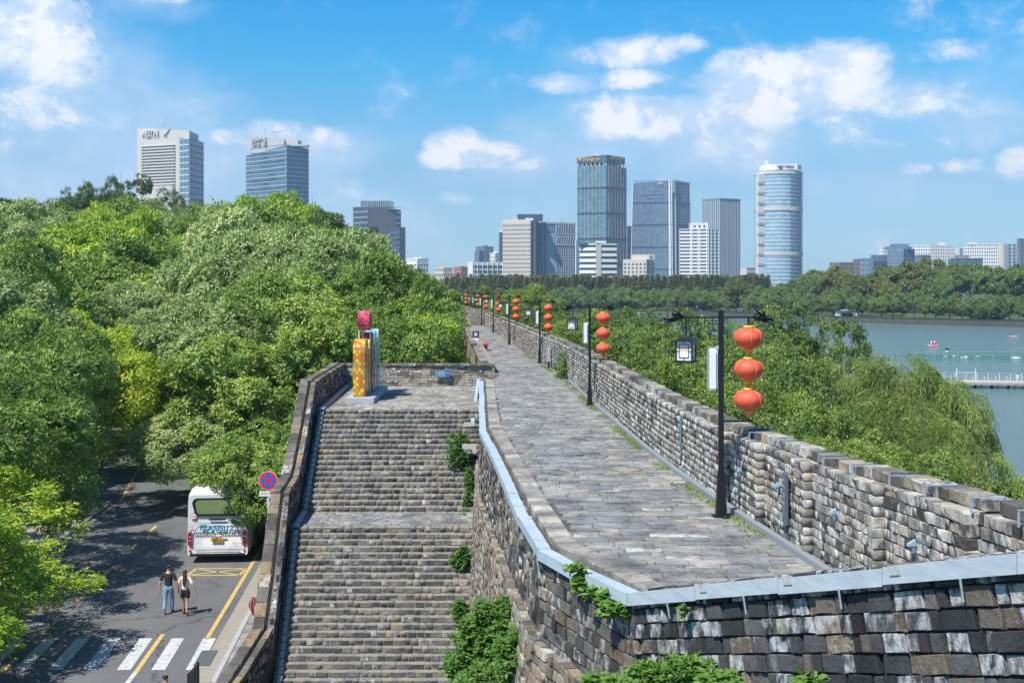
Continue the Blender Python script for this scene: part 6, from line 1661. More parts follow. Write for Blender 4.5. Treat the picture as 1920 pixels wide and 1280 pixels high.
for s in np.arange(.5, LN, 2.6):
    for o in (-2.1, 2.1):
        if pile0 is None: g = MB(); g.box((0, 0, 0), (.35, .35, 1.8)); pile0 = g.build('pile', mat('pile', (.30, .33, .36), .8), pier); q = pile0
        else: q = pile0.copy(); col.objects.link(q)
        q.location = L3(s, o, 0)
for s in np.arange(.5, LN, 1.75):
    for o in (-2.45, 2.45):
        if post0 is None: g = MB(); g.box((0, 0, .55), (.08, .08, 1.2)); post0 = g.build('railing_post', 'pier_white', pier); q = post0
        else: q = post0.copy(); col.objects.link(q)
        q.location = L3(s, o, 1.0)
for o in (-2.45, 2.45):
    for z in (1.4, 1.75, 2.15): g = MB(); g.tube([L3(0, o, z), L3(LN, o, z)], .014, 4); g.build('railing_wire', 'pier_white', pier)
for s in (14.5, 17.3, 34, 37): g = MB(); g.box(L3(s, 2.4, 1.9), (.14, .14, 2.0)); g.build('tall_post', 'pier_white', pier)
for s in (15.9, 35.5): g = MB(); g.beam(L3(s - 1.3, 2.4, 2.2), L3(s + 1.3, 2.4, 2.2), .06, .3); g.build('notice_banner', 'grey_paint', pier)
for s in (51, 55.5):
    g = MB(); g.tube([L3(s - 1.0, -2.6, 1.6), L3(s, -2.7, .9), L3(s, -2.7, -.3)], .05, 5); g.build('ladder', 'grey_paint', pier)
c = P(1914, 726, 186); person('person in a white top standing on the pier at the right edge', c[0], 187.2, 1.0, 1.7, 'tee_white', 'tee_white', 'shoe_dark', 'hair_black', stride=.04)
# net pen
net = thing('net_enclosure', 'oval green net fence standing in the lake with white floats', 'net fence', (100, 258, 0))
m = bpy.data.materials.new('green_net'); m.use_nodes = True; q = NT(m.node_tree); b = m.node_tree.nodes['Principled BSDF']; b.inputs['Base Color'].default_value = (.05, .22, .17, 1); b.inputs['Alpha'].default_value = .42; MATS['net'] = m
n = 46; ring = []
for k in range(n): a = 2 * math.pi * k / n; ring.append((36 * math.cos(a) * (1 if abs(math.cos(a)) < .9 else .985) + 24.5, 6.2 * math.sin(a), 0))
post0 = None
for k in range(n):
    a, b_ = Vector(ring[k]), Vector(ring[(k + 1) % n]); g = MB(); g.add([a - Vector((0, 0, .1)), b_ - Vector((0, 0, .1)), b_ + Vector((0, 0, 1.25)), a + Vector((0, 0, 1.25))], [(0, 1, 2, 3)]); g.build('net_panel', 'net', net)
    if post0 is None: g = MB(); g.box((0, 0, .5), (.07, .07, 2.2)); post0 = g.build('stake', mat('stake', (.30, .42, .40), .7), net); q = post0
    else: q = post0.copy(); col.objects.link(q)
    q.location = a; q.rotation_euler = (0, R(12) * math.cos(k), 0)
g = MB(); g.tube([Vector(r) + Vector((0, 0, 1.25)) for r in ring + ring[:1]], .03, 4, False); g.build('top_rope', 'stake', net)
wf = mat('float_white', (.75, .75, .73), .5); f0 = None
for i, (px, py, w, lab) in enumerate([(1776, 656, .9, 'white buoy with a dark top just beyond the net fence'), (1773, 667, .8, 'first white float inside the net fence from the left'), (1789, 666, 1.0, 'largest white float inside the net fence'), (1811, 668, 1.1, 'long white float right of the largest one'), (1803, 669, .5, 'smallest white float inside the net fence'), (1834, 667, 1.2, 'white float near the middle of the net fence'), (1905, 669, 2.4, 'pale raft inside the right end of the net fence')]):
    Y = CAMZ * F / (py - PAL + 3); x = (px - 960) * Y / F; t = thing('float', lab, 'float', (x, Y, 0), 0, 'white floats by the net fence'); g = MB(); g.lathe([(.05, -.1), (w * .5, 0), (w * .45, .25), (w * .2, .42), (.05, .45)], n=12); g.build('hull', wf, t, smooth=True)
    if i == 0: g = MB(); g.box((0, 0, .62), (.8, .8, .35)); g.build('dark_top', 'black_metal', t)
def pedal_boat(px, py, lab, s=1.0):
    Y = CAMZ * F / (py - PAL); t = thing('pedal_boat', lab, 'boat', ((px - 960) * Y / F, Y, 0), .1); g = MB(); g.add([(-1.3 * s, -.7, .0), (1.3 * s, -.7, 0), (1.3 * s, .7, 0), (-1.3 * s, .7, 0), (-1.5 * s, -.75, .35), (1.35 * s, -.75, .35), (1.35 * s, .75, .35), (-1.5 * s, .75, .35)], [(3, 2, 1, 0), (4, 5, 6, 7), (0, 1, 5, 4), (1, 2, 6, 5), (2, 3, 7, 6), (3, 0, 4, 7)]); g.build('hull', 'white_paint', t)
    g = MB(); g.box((0, 0, .1), (2.75 * s, 1.56, .12)); g.build('red_stripe', 'red_paint', t)
    if s >= 1:
        for x in (-.1, .7): g = MB(); g.box((x, 0, .65), (.3, 1.1, .6)); g.build('seat', 'red_paint', t, bevel=.04); 
        for x in (-.35, .55): g = MB(); g.tube([(x, 0, .5), (x + .1, 0, 1.2)], [.16, .12], 8); g.lathe([(.02, -.1), (.12, 0), (.02, .12)], (x + .1, 0, 1.35), 8); g.build('rider', 'tee_white', t, smooth=True)
    return t
pedal_boat(1748, 649, 'red and white pedal boat out on the lake'); pedal_boat(1900, 632, 'small flat pink and white boat near the right edge of the lake', .8)
rb = random.Random(2)
for i in range(14):
    px = 1186 + i * 11.8; Y = 545 + rb.uniform(-3, 3); t = thing('moored_boat', f'white boat, {ORD[i]} from the left in the row moored at the far shore', 'boat', ((px - 960) * Y / F, Y, 0), 1.5, 'white boats moored at the far shore')
    g = MB(); g.add([(-1.8, -.7, 0), (1.5, -.7, 0), (1.5, .7, 0), (-1.8, .7, 0), (-2.4, -.2, .8), (1.6, -.8, .8), (1.6, .8, .8), (-2.4, .2, .8)], [(3, 2, 1, 0), (4, 5, 6, 7), (0, 1, 5, 4), (1, 2, 6, 5), (2, 3, 7, 6), (3, 0, 4, 7)]); g.build('hull', 'white_paint', t); g = MB(); g.box((.1, 0, 1.6), (1.9, 1.4, .12)); g.box((.8, 0, 1.2), (.1, 1.2, .8)); g.build('canopy', 'white_paint', t)
for i, (px, py, w, h, lab) in enumerate([(1585, 600, 9, 3.2, 'white kiosk among the trunks of the shore row on the left'), (1862, 606, 7, 2.8, 'pale pink kiosk behind the shore trees on the right'), (1835, 607, 6, 2.2, 'low white kiosk behind the shore trees, left of the pink one'), (1320, 588, 10, 4, 'white pavilion at the far shore above the moored boats')]):
    Y = {0: 478, 1: 440, 2: 442, 3: 575}[i]; x = (px - 960) * Y / F; t = thing('kiosk', lab, 'kiosk', (x, Y, 1.4)); g = MB(); g.box((0, 0, h / 2), (w, 4, h)); g.build('wall', mat('kiosk_pink', (.6, .45, .42), .7) if i == 1 else 'white_paint', t); g = MB(); g.box((0, 0, h + .15), (w + 1, 5, .3), 0, .9); g.build('roof', 'grey_paint', t); g = MB(); g.box((0, -2.02, h * .45), (w * .5, .05, h * .5)); g.build('window', 'dark_glass', t)

# ================================================================== SKYLINE
def glass(name, c1, c2, cell=(3.0, 3.6), rough=.18, spec=.6):
    m = bpy.data.materials.new(name); m.use_nodes = True; q = NT(m.node_tree); b = m.node_tree.nodes['Principled BSDF']
    o = q.n.new('ShaderNodeNewGeometry').outputs['Position']; x, y, z = q.xyz(o)
    wn = q.n.new('ShaderNodeTexWhiteNoise'); wn.noise_dimensions = '2D'
    q.l.new(q.comb(q.math('FLOOR', q.math('DIVIDE', q.math('ADD', x, q.math('MULTIPLY', y, .7)), cell[0])), q.math('FLOOR', q.math('DIVIDE', z, cell[1])), 0), wn.inputs['Vector'])
    f = q.math('ADD', q.math('MULTIPLY', wn.outputs['Value'], .55), q.math('MULTIPLY', q.noise(o, .03, 3, .6), .6), clamp=True)
    q.l.new(q.mix(f, (*c1, 1), (*c2, 1)), b.inputs['Base Color']); b.inputs['Roughness'].default_value = rough; b.inputs['Specular IOR Level'].default_value = spec
    MATS[name] = m
glass('glass_blue', (.05, .115, .17), (.14, .27, .37)); glass('glass_teal', (.045, .14, .19), (.16, .36, .45)); glass('glass_dark', (.03, .055, .085), (.07, .12, .17)); glass('glass_slate', (.08, .135, .19), (.19, .29, .39)); glass('glass_pale', (.20, .36, .46), (.42, .58, .66), (4.5, 3.9)); glass('glass_window', (.03, .04, .05), (.13, .16, .19), (2.5, 3.0))
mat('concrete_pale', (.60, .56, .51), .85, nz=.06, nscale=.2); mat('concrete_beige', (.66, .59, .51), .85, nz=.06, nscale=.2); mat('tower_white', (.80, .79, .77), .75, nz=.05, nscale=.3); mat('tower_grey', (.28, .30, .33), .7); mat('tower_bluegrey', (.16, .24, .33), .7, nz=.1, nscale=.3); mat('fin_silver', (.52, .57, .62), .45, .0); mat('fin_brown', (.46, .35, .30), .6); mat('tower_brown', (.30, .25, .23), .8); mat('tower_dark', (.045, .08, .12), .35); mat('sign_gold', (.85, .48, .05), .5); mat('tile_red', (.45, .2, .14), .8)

mat('fin_blue', (.26, .35, .45), .4)
def W2(px, Y): return np.array(((px - 960) * Y / F, Y))
def ztop(py, Y): return CAMZ - (py - PAL) * Y / F
class Bld:
    def __init__(s, name, label, l, m_, r, Y, dl, dr, ytop, body='glass_blue', cat='building', zb=2.0, group=None, dy=(0, 0), taper=None):
        """visible near corner at column m_ (distance Y); left and right ends at columns l, r further off by dl, dr"""
        s.Mc = W2(m_, Y); s.L = W2(l, Y + dl); s.Rr = W2(r, Y + dr); s.B = s.L + s.Rr - s.Mc if m_ not in (l, r) else None
        s.Y = Y; s.z1 = ztop(ytop, Y); s.z0 = zb; c = (s.L + s.Rr) / 2
        s.t = thing(name, label, cat, (float(c[0]), float(c[1]), zb), 0, group); s.c = np.array([c[0], c[1], zb])
        s.B = s.L + (s.Rr - s.Mc)
        zt = [s.z1 + dy[0], s.z1, s.z1 + dy[1], s.z1]
        q = [s.L, s.Mc, s.Rr, s.B]; cen = (s.L + s.Rr) / 2
        k = taper or 0; top = [p + (cen - p) * k for p in q]; s.k = k; s.cen = cen
        g = MB(); g.add([s.l3(*p, zb - 1) for p in q] + [s.l3(*p, z) for p, z in zip(top, zt)], [(3, 2, 1, 0), (4, 5, 6, 7), (0, 1, 5, 4), (1, 2, 6, 5), (2, 3, 7, 6), (3, 0, 4, 7)]); s.body = g.build('tower_body', body, s.t)
    def l3(s, x, y, z): return (float(x - s.c[0]), float(y - s.c[1]), float(z - s.c[2]))
    def pt(s, face, u, z, out=0.0):
        A, B = (s.L, s.Mc) if face == 0 else (s.Mc, s.Rr)
        p = A + (B - A) * u; f = max(0, (z - s.z0) / (s.z1 - s.z0)); p = p + (s.cen - p) * s.k * f
        d = (B - A) / np.linalg.norm(B - A); n = np.array((d[1], -d[0]))
        return s.l3(*(p + n * out), z)
    def bands(s, face, n, frac, m, z0=None, z1=None, u0=0., u1=1., proud=.35, name='floor_band', last=True):
        z0 = s.z0 if z0 is None else z0; z1 = s.z1 if z1 is None else z1; g = MB(); fh = (z1 - z0) / n
        for k in range(n + (1 if last else 0)):
            z = z0 + k * fh; h = fh * frac; a, b = s.pt(face, u0, z, proud), s.pt(face, u1, z, proud); a2, b2 = s.pt(face, u0, z, -.1), s.pt(face, u1, z, -.1)
            zz = min(z + h, z1 + h * .4) - s.c[2]; g.add([(*a[:2], z - s.c[2]), (*b[:2], z - s.c[2]), (*b2[:2], z - s.c[2]), (*a2[:2], z - s.c[2]), (*a[:2], zz), (*b[:2], zz), (*b2[:2], zz), (*a2[:2], zz)], [(3, 2, 1, 0), (4, 5, 6, 7), (0, 1, 5, 4), (1, 2, 6, 5), (2, 3, 7, 6), (3, 0, 4, 7)])
        g.build(name, m, s.t, kind='stuff'); return s
    def fins(s, face, n, frac, m, z0=None, z1=None, u0=0., u1=1., proud=.5, name='pier', ends=True):
        z0 = s.z0 if z0 is None else z0; z1 = s.z1 if z1 is None else z1; g = MB(); w = (u1 - u0) / n * frac
        for k in range(n + (1 if ends else 0)):
            u = u0 + (u1 - u0) * k / n; ua, ub = max(0, u - w / 2), min(1, u + w / 2); vs = []
            for z in (z0, z1):
                for uu, o in ((ua, proud), (ub, proud), (ub, -.1), (ua, -.1)): p = s.pt(face, uu, z, o); vs.append((p[0], p[1], z - s.c[2]))
            g.add(vs, [(3, 2, 1, 0), (4, 5, 6, 7), (0, 1, 5, 4), (1, 2, 6, 5), (2, 3, 7, 6), (3, 0, 4, 7)])
        g.build(name, m, s.t, kind='stuff'); return s
    def panel(s, face, u0, u1, z0, z1, m, out=.4, name='wall_panel', slope=0.0):
        vs = []
        for z in (z0, z1):
            for uu, o in ((u0, out), (u1, out), (u1, -.3), (u0, -.3)): p = s.pt(face, uu, min(z, s.z1), o); vs.append((p[0], p[1], z - s.c[2] + (slope if (z == z1 and uu == u0) else 0)))
        g = MB(); g.add(vs, [(3, 2, 1, 0), (4, 5, 6, 7), (0, 1, 5, 4), (1, 2, 6, 5), (2, 3, 7, 6), (3, 0, 4, 7)]); return g.build(name, m, s.t)
    def block(s, l, r, yb, yt, m, depth=15, name='roof_block', back=5.0, yt2=None):
        Y = s.Y + back; a, b = W2(l, Y), W2(r, Y); z0, z1 = ztop(yb, Y), ztop(yt, Y); z2 = ztop(yt2, Y) if yt2 else z1; g = MB()
        vs = [s.l3(a[0], Y, z0), s.l3(b[0], Y, z0), s.l3(b[0], Y + depth, z0), s.l3(a[0], Y + depth, z0), s.l3(a[0], Y, z1), s.l3(b[0], Y, z2), s.l3(b[0], Y + depth, z2), s.l3(a[0], Y + depth, z1)]
        g.add(vs, [(3, 2, 1, 0), (4, 5, 6, 7), (0, 1, 5, 4), (1, 2, 6, 5), (2, 3, 7, 6), (3, 0, 4, 7)]); return g.build(name, m, s.t)
    def mast(s, px, yb, yt, back=6, r=.3, m='grey_paint'):
        Y = s.Y + back; g = MB(); g.tube([s.l3((px - 960) * Y / F, Y, ztop(yb, Y)), s.l3((px - 960) * Y / F, Y, ztop(yt, Y))], [r, r * .4], 6); g.build('mast', m, s.t)
    def sign(s, body, pxc, pyc, wpx, hpx, m, face, out=1.0, u=None):
        A, B = (s.L, s.Mc) if face == 0 else (s.Mc, s.Rr); d = (B - A) / np.linalg.norm(B - A); n = np.array((d[1], -d[0]))
        # distance at which the column pxc meets the facade
        k = (pxc - 960) / F; tt = (k * A[1] - A[0]) / ((B - A)[0] - k * (B - A)[1]); p = A + (B - A) * tt; Yp = p[1]; z = ztop(pyc, Yp)
        f = max(0, (z - s.z0) / (s.z1 - s.z0)); p = p + (s.cen - p) * s.k * min(1, f) + n * out
        w = wpx * Yp / F / max(.35, abs(d[0]) + 0 * d[1]); h = hpx * Yp / F
        return text(body, h, facing(s.l3(*p, z), (d[0], d[1], 0), (n[0], n[1], 0)), m, s.t, 'sign_lettering', ext=.15, width=w)
    def crane(s, pxm, yb, x0, x1, y0, y1, back=5):
        Y = s.Y + back; g = MB(); Q = lambda px, py: s.l3((px - 960) * Y / F, Y, ztop(py, Y)); g.beam(Q(pxm, yb), Q(pxm, (y0 + y1) / 2), .6, .6, (0, 1, 0)); g.beam(Q(x0, y0), Q(x1, y1), .8, .9); g.beam(Q(x0, y0 + 1.2), Q(x0, y0 - 2), 1.0, 1.0, (0, 1, 0)); g.beam(Q(x1, y1), Q(x1 + 2, y1 - 3), .5, .5); g.build('window_cleaning_crane', 'fin_silver', s.t)

# 1 hotel tower, left
Y = 1000
b = Bld('hotel_tower', 'pale concrete and blue glass hotel tower with WESTIN lettering, far left', 257, 355, 372, Y, 22, 22, 245, 'concrete_pale', dy=(5.0, -1.0))
za, zb_ = ztop(346, Y), ztop(271, Y)
b.panel(0, .10, .73, za - 2, zb_, 'glass_window', .15, 'window_band'); b.bands(0, 14, .52, 'concrete_pale', za - 2, zb_, .08, .735, 1.0)
b.panel(0, .05, .73, 2, ztop(347, Y), 'concrete_pale', 3, 'podium')
b.sign('WESTIN', 282.5, 251.5, 36, 17, 'tower_grey', 0, .6); b.sign('WESTIN', 282, 251, 36, 17, 'tower_white', 0, 1.5); b.crane(302, 240, 295, 318, 231, 228); b.mast(309, 240, 222)  # grey offset copy behind paints the dark sides and shadow of the white letters
b2 = Bld('hotel_wing', 'blue glass wing attached to the right of the white hotel tower', 329, 355, 382, Y - 3, 10, 30, 261, 'glass_blue', dy=(3, 0)); b2.bands(0, 26, .22, 'fin_silver', None, None, 0, 1, .25); b2.bands(1, 26, .2, 'tower_bluegrey', None, None, 0, 1, .2); b2.fins(0, 5, .1, 'fin_silver', proud=.3); b2.block(330, 352, 262, 256, 'tower_grey', 14, back=12)
# 2 second glass tower
b = Bld('glass_tower', 'blue glass tower with pale sloping crown and Chinese lettering, left side', 461, 537, 578.5, Y, 40, 16, 272, 'glass_blue', dy=(-5.0, -1.5))
b.bands(0, 34, .16, 'fin_silver', None, None, 0, 1, .3); b.bands(1, 34, .16, 'fin_silver', None, None, 0, 1, .3); b.bands(0, 17, .25, 'glass_dark', None, None, .1, .95, .2, 'dark_band'); b.fins(1, 8, .06, 'fin_silver', proud=.25)
b.block(468.5, 533, 286, 252, 'concrete_pale', 18, 'crown', 42, yt2=260); b.block(533, 559, 280, 260.5, 'concrete_beige', 16, 'crown', 44, yt2=262); b.block(540, 576, 274, 270.5, 'fin_silver', 10, 'parapet', 4)
Yc = Y + 41.3; t_ = text('时代广场', 9, facing(b.l3((485.2 - 960) * Yc / F, Yc, ztop(266.2, Yc)), (1, 0, 0), (0, -1, 0)), 'tower_grey', b.t, 'sign_lettering', ext=.1, width=12.5); Yc = Y + 40.6; t_ = text('时代广场', 9, facing(b.l3((484.5 - 960) * Yc / F, Yc, ztop(265.5, Yc)), (1, 0, 0), (0, -1, 0)), 'tower_white', b.t, 'sign_lettering', ext=.2, width=12.5)  # lower-right grey text stands for shadow and dark edges of the white sign
b.crane(517, 258, 510, 531, 248.5, 246); b.mast(497, 253, 240)
# 3 dark office block
Y = 1100
b = Bld('office_block', 'dark grey glass office block with a glazed roof crown', 662, 690, 752, Y, 14, 12, 388, 'glass_dark', dy=(1, -2)); b.bands(0, 16, .3, 'tower_grey'); b.fins(1, 26, .3, 'tower_grey', u0=.0, u1=.82, proud=.3); b.bands(1, 16, .25, 'tower_grey', None, None, .82, 1); b.block(676, 735, 388, 376.5, 'glass_blue', 20, 'roof_crown', 6)
Yc = Y + 6; g = MB()
for k in range(15): x = (677 + k * 4.1 - 960) * Yc / F; g.beam(b.l3(x, Yc - .4, ztop(388, Yc)), b.l3(x, Yc - .4, ztop(376.5, Yc)), .5, .5, (0, 1, 0))
g.build('crown_mullion', 'fin_silver', b.t, kind='stuff')
b = Bld('office_wing', 'lower dark wing stepping down right of the dark office block', 732, 748, 760, Y - 40, 10, 10, 427, 'glass_dark'); b.bands(1, 13, .4, 'tower_grey'); b.bands(0, 13, .1, 'tower_grey')
b = Bld('office_podium', 'blue low roof showing above the trees between the two left towers', 386, 402, 406, 1100, 5, 5, 402, 'glass_slate'); b.bands(0, 6, .2, 'tower_grey')
# 4 small blocks left of centre
for i, (l, r, yt, Yb, body, lab) in enumerate([(762, 803, 486, 900, 'tower_white', 'small white apartment block right of the dark office block'), (815, 848, 503, 1500, 'concrete_beige', 'distant beige apartment block, left one of the pair'), (851, 878, 502, 1500, 'tile_red', 'distant reddish apartment block, right one of the pair'), (848, 862, 514, 1200, 'tile_red', 'tiny red-roofed house in front of the distant apartment blocks'), (890, 907, 471, 1650, 'tower_bluegrey', 'small dark blue block left of the stepped blue tower'), (893, 925, 463, 1700, 'glass_slate', 'stepped blue tower rising behind the low white offices'), (919, 938, 475, 1600, 'tower_white', 'white block behind the right end of the low white offices')]):
    b = Bld('apartment_block', lab, l, (l + r) / 2, r, Yb, 6, 6, yt, body, group='small distant blocks left of centre' if False else None); n = max(3, int((520 - yt) / 4)); 
    for f in (0, 1): b.panel(f, .06, .94, 3, b.z1 - 1.5, 'glass_window', .1, 'window_strip'); b.bands(f, n, .5, body, None, None, .0, 1, .4); b.fins(f, 4, .4, body, proud=.45)
    b.block(l + (r - l) * .35, l + (r - l) * .7, yt + 1, yt - 3.5, body, 8)
b = Bld('low_offices', 'low white office building with three dark window rows', 877, 886, 942, 1100, 10, 14, 491, 'tower_white'); 
for k in range(3): z1 = b.z1 - 3.2 - k * 4.6; b.panel(1, .06, .98, z1 - 2.6, z1, 'glass_window', .2, 'window_row')
b.fins(1, 6, .12, 'tower_white', proud=.5)
# 5 concrete tower with lattice-topped neighbour
b = Bld('dark_strip_tower', 'narrow dark tower hidden behind the beige concrete tower', 935.5, 939, 950, 1450, 4, 10, 436, 'tower_dark'); b.bands(0, 20, .2, 'tower_grey'); b.bands(1, 20, .2, 'tower_grey'); b.block(937, 943, 437, 431, 'tower_white', 6)
Y = 1300
b = Bld('concrete_tower', 'beige concrete tower with a dense grid of small windows', 942.5, 995, 1009, Y, 10, 26, 413, 'glass_window', dy=(0, -1)); b.bands(0, 17, .48, 'concrete_beige', proud=.5); b.fins(0, 19, .5, 'concrete_beige', proud=.6); b.panel(0, 0, .995, b.z1 - 4, b.z1 + .5, 'concrete_beige', .7, 'cornice')
b.panel(1, .0, .30, 3, b.z1 - 3, 'tower_dark', .5, 'glazed_strip'); b.panel(1, .30, .68, 3, b.z1, 'concrete_beige', .5, 'corner_pier'); b.panel(1, .68, 1.0, 3, b.z1, 'tower_dark', .5, 'glazed_strip'); b.block(970, 1018, 413, 401.5, 'tower_dark', 22, 'roof_box', 12); b.block(960, 971, 412, 407.5, 'concrete_beige', 10, 'roof_box', 10); b.block(985, 1000, 413.5, 409, 'tower_white', 8, 'roof_box', 4)
Y = 1330
b = Bld('lattice_top_tower', 'blue glass tower with pale fins and an open lattice top', 1009.5, 1024, 1078.5, Y, 8, 14, 417, 'glass_slate', dy=(0, 0)); b.fins(0, 3, .2, 'fin_silver', proud=.5); b.fins(1, 8, .1, 'fin_silver', u0=.36, proud=.6); b.fins(1, 1, .05, 'fin_silver', u0=.02, u1=.34, proud=.7); b.bands(1, 24, .1, 'fin_silver', u0=.36); b.bands(1, 24, .16, 'glass_pale', u0=.04, u1=.30, proud=.4)
b.panel(1, .04, .30, 3, b.z1 - 12, 'glass_pale', .35, 'glazed_bay')
zt = b.z1
b.panel(0, 0, 1, zt - 22, zt, 'tower_bluegrey', .3, 'open_frame'); b.panel(1, 0, .3, zt - 11, zt, 'tower_bluegrey', .3, 'open_frame'); b.panel(1, .3, 1, zt - 25, zt, 'tower_bluegrey', .3, 'open_frame')
for (u0, u1, z0, z1) in [(0, 1, zt - 1.5, zt + .5), (.3, 1, zt - 13.5, zt - 12), (.3, 1, zt - 26, zt - 24)]: b.panel(1, u0, u1, z0, z1, 'fin_silver', .9, 'frame_beam')
b.panel(0, 0, 1, zt - 1.5, zt + .5, 'fin_silver', .9, 'frame_beam')
g = MB()
for k in range(9):
    u = .33 + k * .08
    for zz in (zt - 12, zt - 24): g.beam(b.pt(1, u, zz, .8), b.pt(1, u + .035, zz + 10, .8), .5, 1.3); 
g.build('lattice_brace', 'fin_silver', b.t, kind='stuff'); b.mast(1027, 418, 405); b.mast(1053, 418, 403)
# 6 gold-lettered tower
Y = 1250
b = Bld('tall_hotel_tower', 'tallest blue-green glass tower with gold ShangriLa lettering on its crown', 1083, 1137, 1174, Y, 16, 22, 309, 'glass_teal', dy=(-1.0, -2.0)); b.bands(0, 44, .14, 'glass_slate', proud=.2); b.bands(1, 44, .14, 'glass_slate', proud=.2)
b.fins(0, 7, .16, 'fin_brown', u0=.0, u1=.92, proud=.7); b.fins(1, 6, .2, 'fin_brown', u0=.12, u1=1, proud=.7)
for k in range(1, 5): b.bands(0, 1, .012, 'glass_dark', b.z0 + (b.z1 - b.z0) * (k / 5 + .02), b.z0 + (b.z1 - b.z0) * (k / 5 + .02) + 90, 0, 1, .8, 'refuge_band', last=False); b.bands(1, 1, .012, 'glass_dark', b.z0 + (b.z1 - b.z0) * (k / 5 + .02), b.z0 + (b.z1 - b.z0) * (k / 5 + .02) + 90, 0, 1, .8, 'refuge_band', last=False)
b.block(1085, 1165, 311, 303, 'glass_window', 20, 'recessed_storey', 14)
q = np.array([b.L + (b.L - b.Mc) * .02, b.Mc, b.Rr - (b.Rr - b.Mc) * .06, b.B]); z0c, z1c = ztop(305, Y), ztop(292, Y); g = MB(); g.add([b.l3(*p, z0c) for p in q] + [b.l3(*p, z) for p, z in zip(q, (z1c - .8, z1c + 1.0, z1c + .2, z1c))], [(3, 2, 1, 0), (4, 5, 6, 7), (0, 1, 5, 4), (1, 2, 6, 5), (2, 3, 7, 6), (3, 0, 4, 7)]); g.build('crown_band', mat('crown_teal', (.06, .14, .18), .4), b.t)
g = MB()
for u in (.02, .16, .3, .45, .6, .75, .9):
    for f in (0, 1): p = b.pt(f, u, b.z1, -1); g.box((p[0], p[1], (b.z1 + z0c) / 2 - b.c[2]), (1.2, 1.2, z0c - b.z1 + 1))
g.build('crown_column', 'tower_white', b.t, kind='stuff')
b.sign('ShangriLa', 1109, 298.5, 31, 10, 'sign_gold', 0, .8); b.sign('ShangriL', 1159.5, 297.5, 20, 9, 'sign_gold', 1, .8); b.sign('✿', 1088.5, 298.5, 6, 9, 'sign_gold', 0, .8); b.sign('✿', 1146.5, 296.5, 5, 9, 'sign_gold', 1, .8)
b.block(1112, 1122, 292, 289.5, 'tower_white', 8)
b = Bld('slate_block', 'plain slate-coloured block between the gold-lettered and tapered towers', 1172, 1176, 1190, 1500, 4, 8, 424, 'tower_bluegrey'); b.bands(1, 22, .15, 'tower_grey')
# 7 banded white office
Y = 1000
b = Bld('banded_office', 'white office block with dark ribbon windows in front of the tallest tower', 1087, 1118, 1156, Y, 6, 4, 459, 'glass_window', dy=(0, 0)); b.bands(0, 9, .55, 'tower_white', None, None, 0, 1, .8); b.bands(1, 9, .5, 'tower_white', None, None, .2, 1, .8); b.panel(1, 0, .22, 3, b.z1 + .5, 'concrete_pale', 1.2, 'centre_pier'); b.block(1085, 1140, 459, 455.5, 'glass_dark', 14, 'roof_storey', 2); b.block(1085, 1100, 457, 450.5, 'glass_slate', 12, 'roof_box', 4); b.block(1117, 1136, 456, 452, 'tower_white', 8, 'roof_box', 3)
b = Bld('thin_white_block', 'sliver of a white block left of the ribbon-windowed office', 1078.5, 1080, 1084.5, 1180, 4, 6, 452, 'tower_white'); b.bands(1, 16, .5, 'tower_white', proud=.3)
b = Bld('small_cream_block', 'small cream block with square windows in front of the tapered tower', 1168, 1212, 1227, 950, 4, 10, 486, 'concrete_beige'); 
for f, nn in ((0, 6), (1, 2)):
    for r_ in range(5):
        for c_ in range(nn): u = (c_ + .3) / nn; z = b.z1 - 3.2 - r_ * 3.1; b.panel(f, u, u + .45 / nn, z - 1.5, z, 'glass_window', .15, 'window')
b.block(1185, 1227, 487, 477, 'concrete_beige', 10, 'upper_storey', 5); b.block(1217, 1224, 484, 479, 'glass_slate', 1, 'upper_window', 4.6)
# 8 tapered tower
Y = 1350
b = Bld('tapered_tower', 'tapered grey-blue glass tower with a bright vertical strip at its corner', 1182, 1260, 1299, Y, 14, 26, 338, 'glass_slate', dy=(-2.5, -1.5), taper=.075); b.fins(0, 30, .3, 'fin_blue', u0=.03, u1=.95, proud=.6); b.bands(0, 5, .022, 'glass_dark', proud=.9); b.bands(1, 5, .022, 'glass_dark', proud=.5); b.bands(1, 36, .10, 'fin_silver', proud=.2); b.fins(1, 10, .06, 'fin_silver', u0=.2, proud=.2)
for f, u0, u1 in ((0, .955, 1.0), (1, 0, .02), (1, .18, .22), (1, .975, 1.0), (0, 0, .03)): b.fins(f, 1, .9, 'tower_white', u0=u0, u1=u1 if u1 - u0 > .01 else u0 + .02, proud=1.0, name='edge_strip', ends=False)
b.panel(1, .03, .18, b.z1 - 14, b.z1 + 1, 'tower_white', 1.2, 'corner_cap'); b.sign('华贸', 1238, 344, 9, 6, 'tower_white', 0, 1.6); b.sign('────', 1244, 348.5, 18, 4, 'tower_white', 0, 1.6); b.block(1233, 1258, 340, 337, 'tower_white', 12, 'roof_box', 6); b.crane(1238, 337, 1233, 1246, 336, 332, 8)
b.sign('一一一一一一', 1228, 357, 26, 2.6, 'glass_pale', 0, 1.2); b.sign('一二一一二一一二一', 1224, 363.5, 48, 3, 'glass_pale', 0, 1.2); b.sign('一二 一一一', 1226, 370, 34, 2.6, 'glass_pale', 0, 1.2)
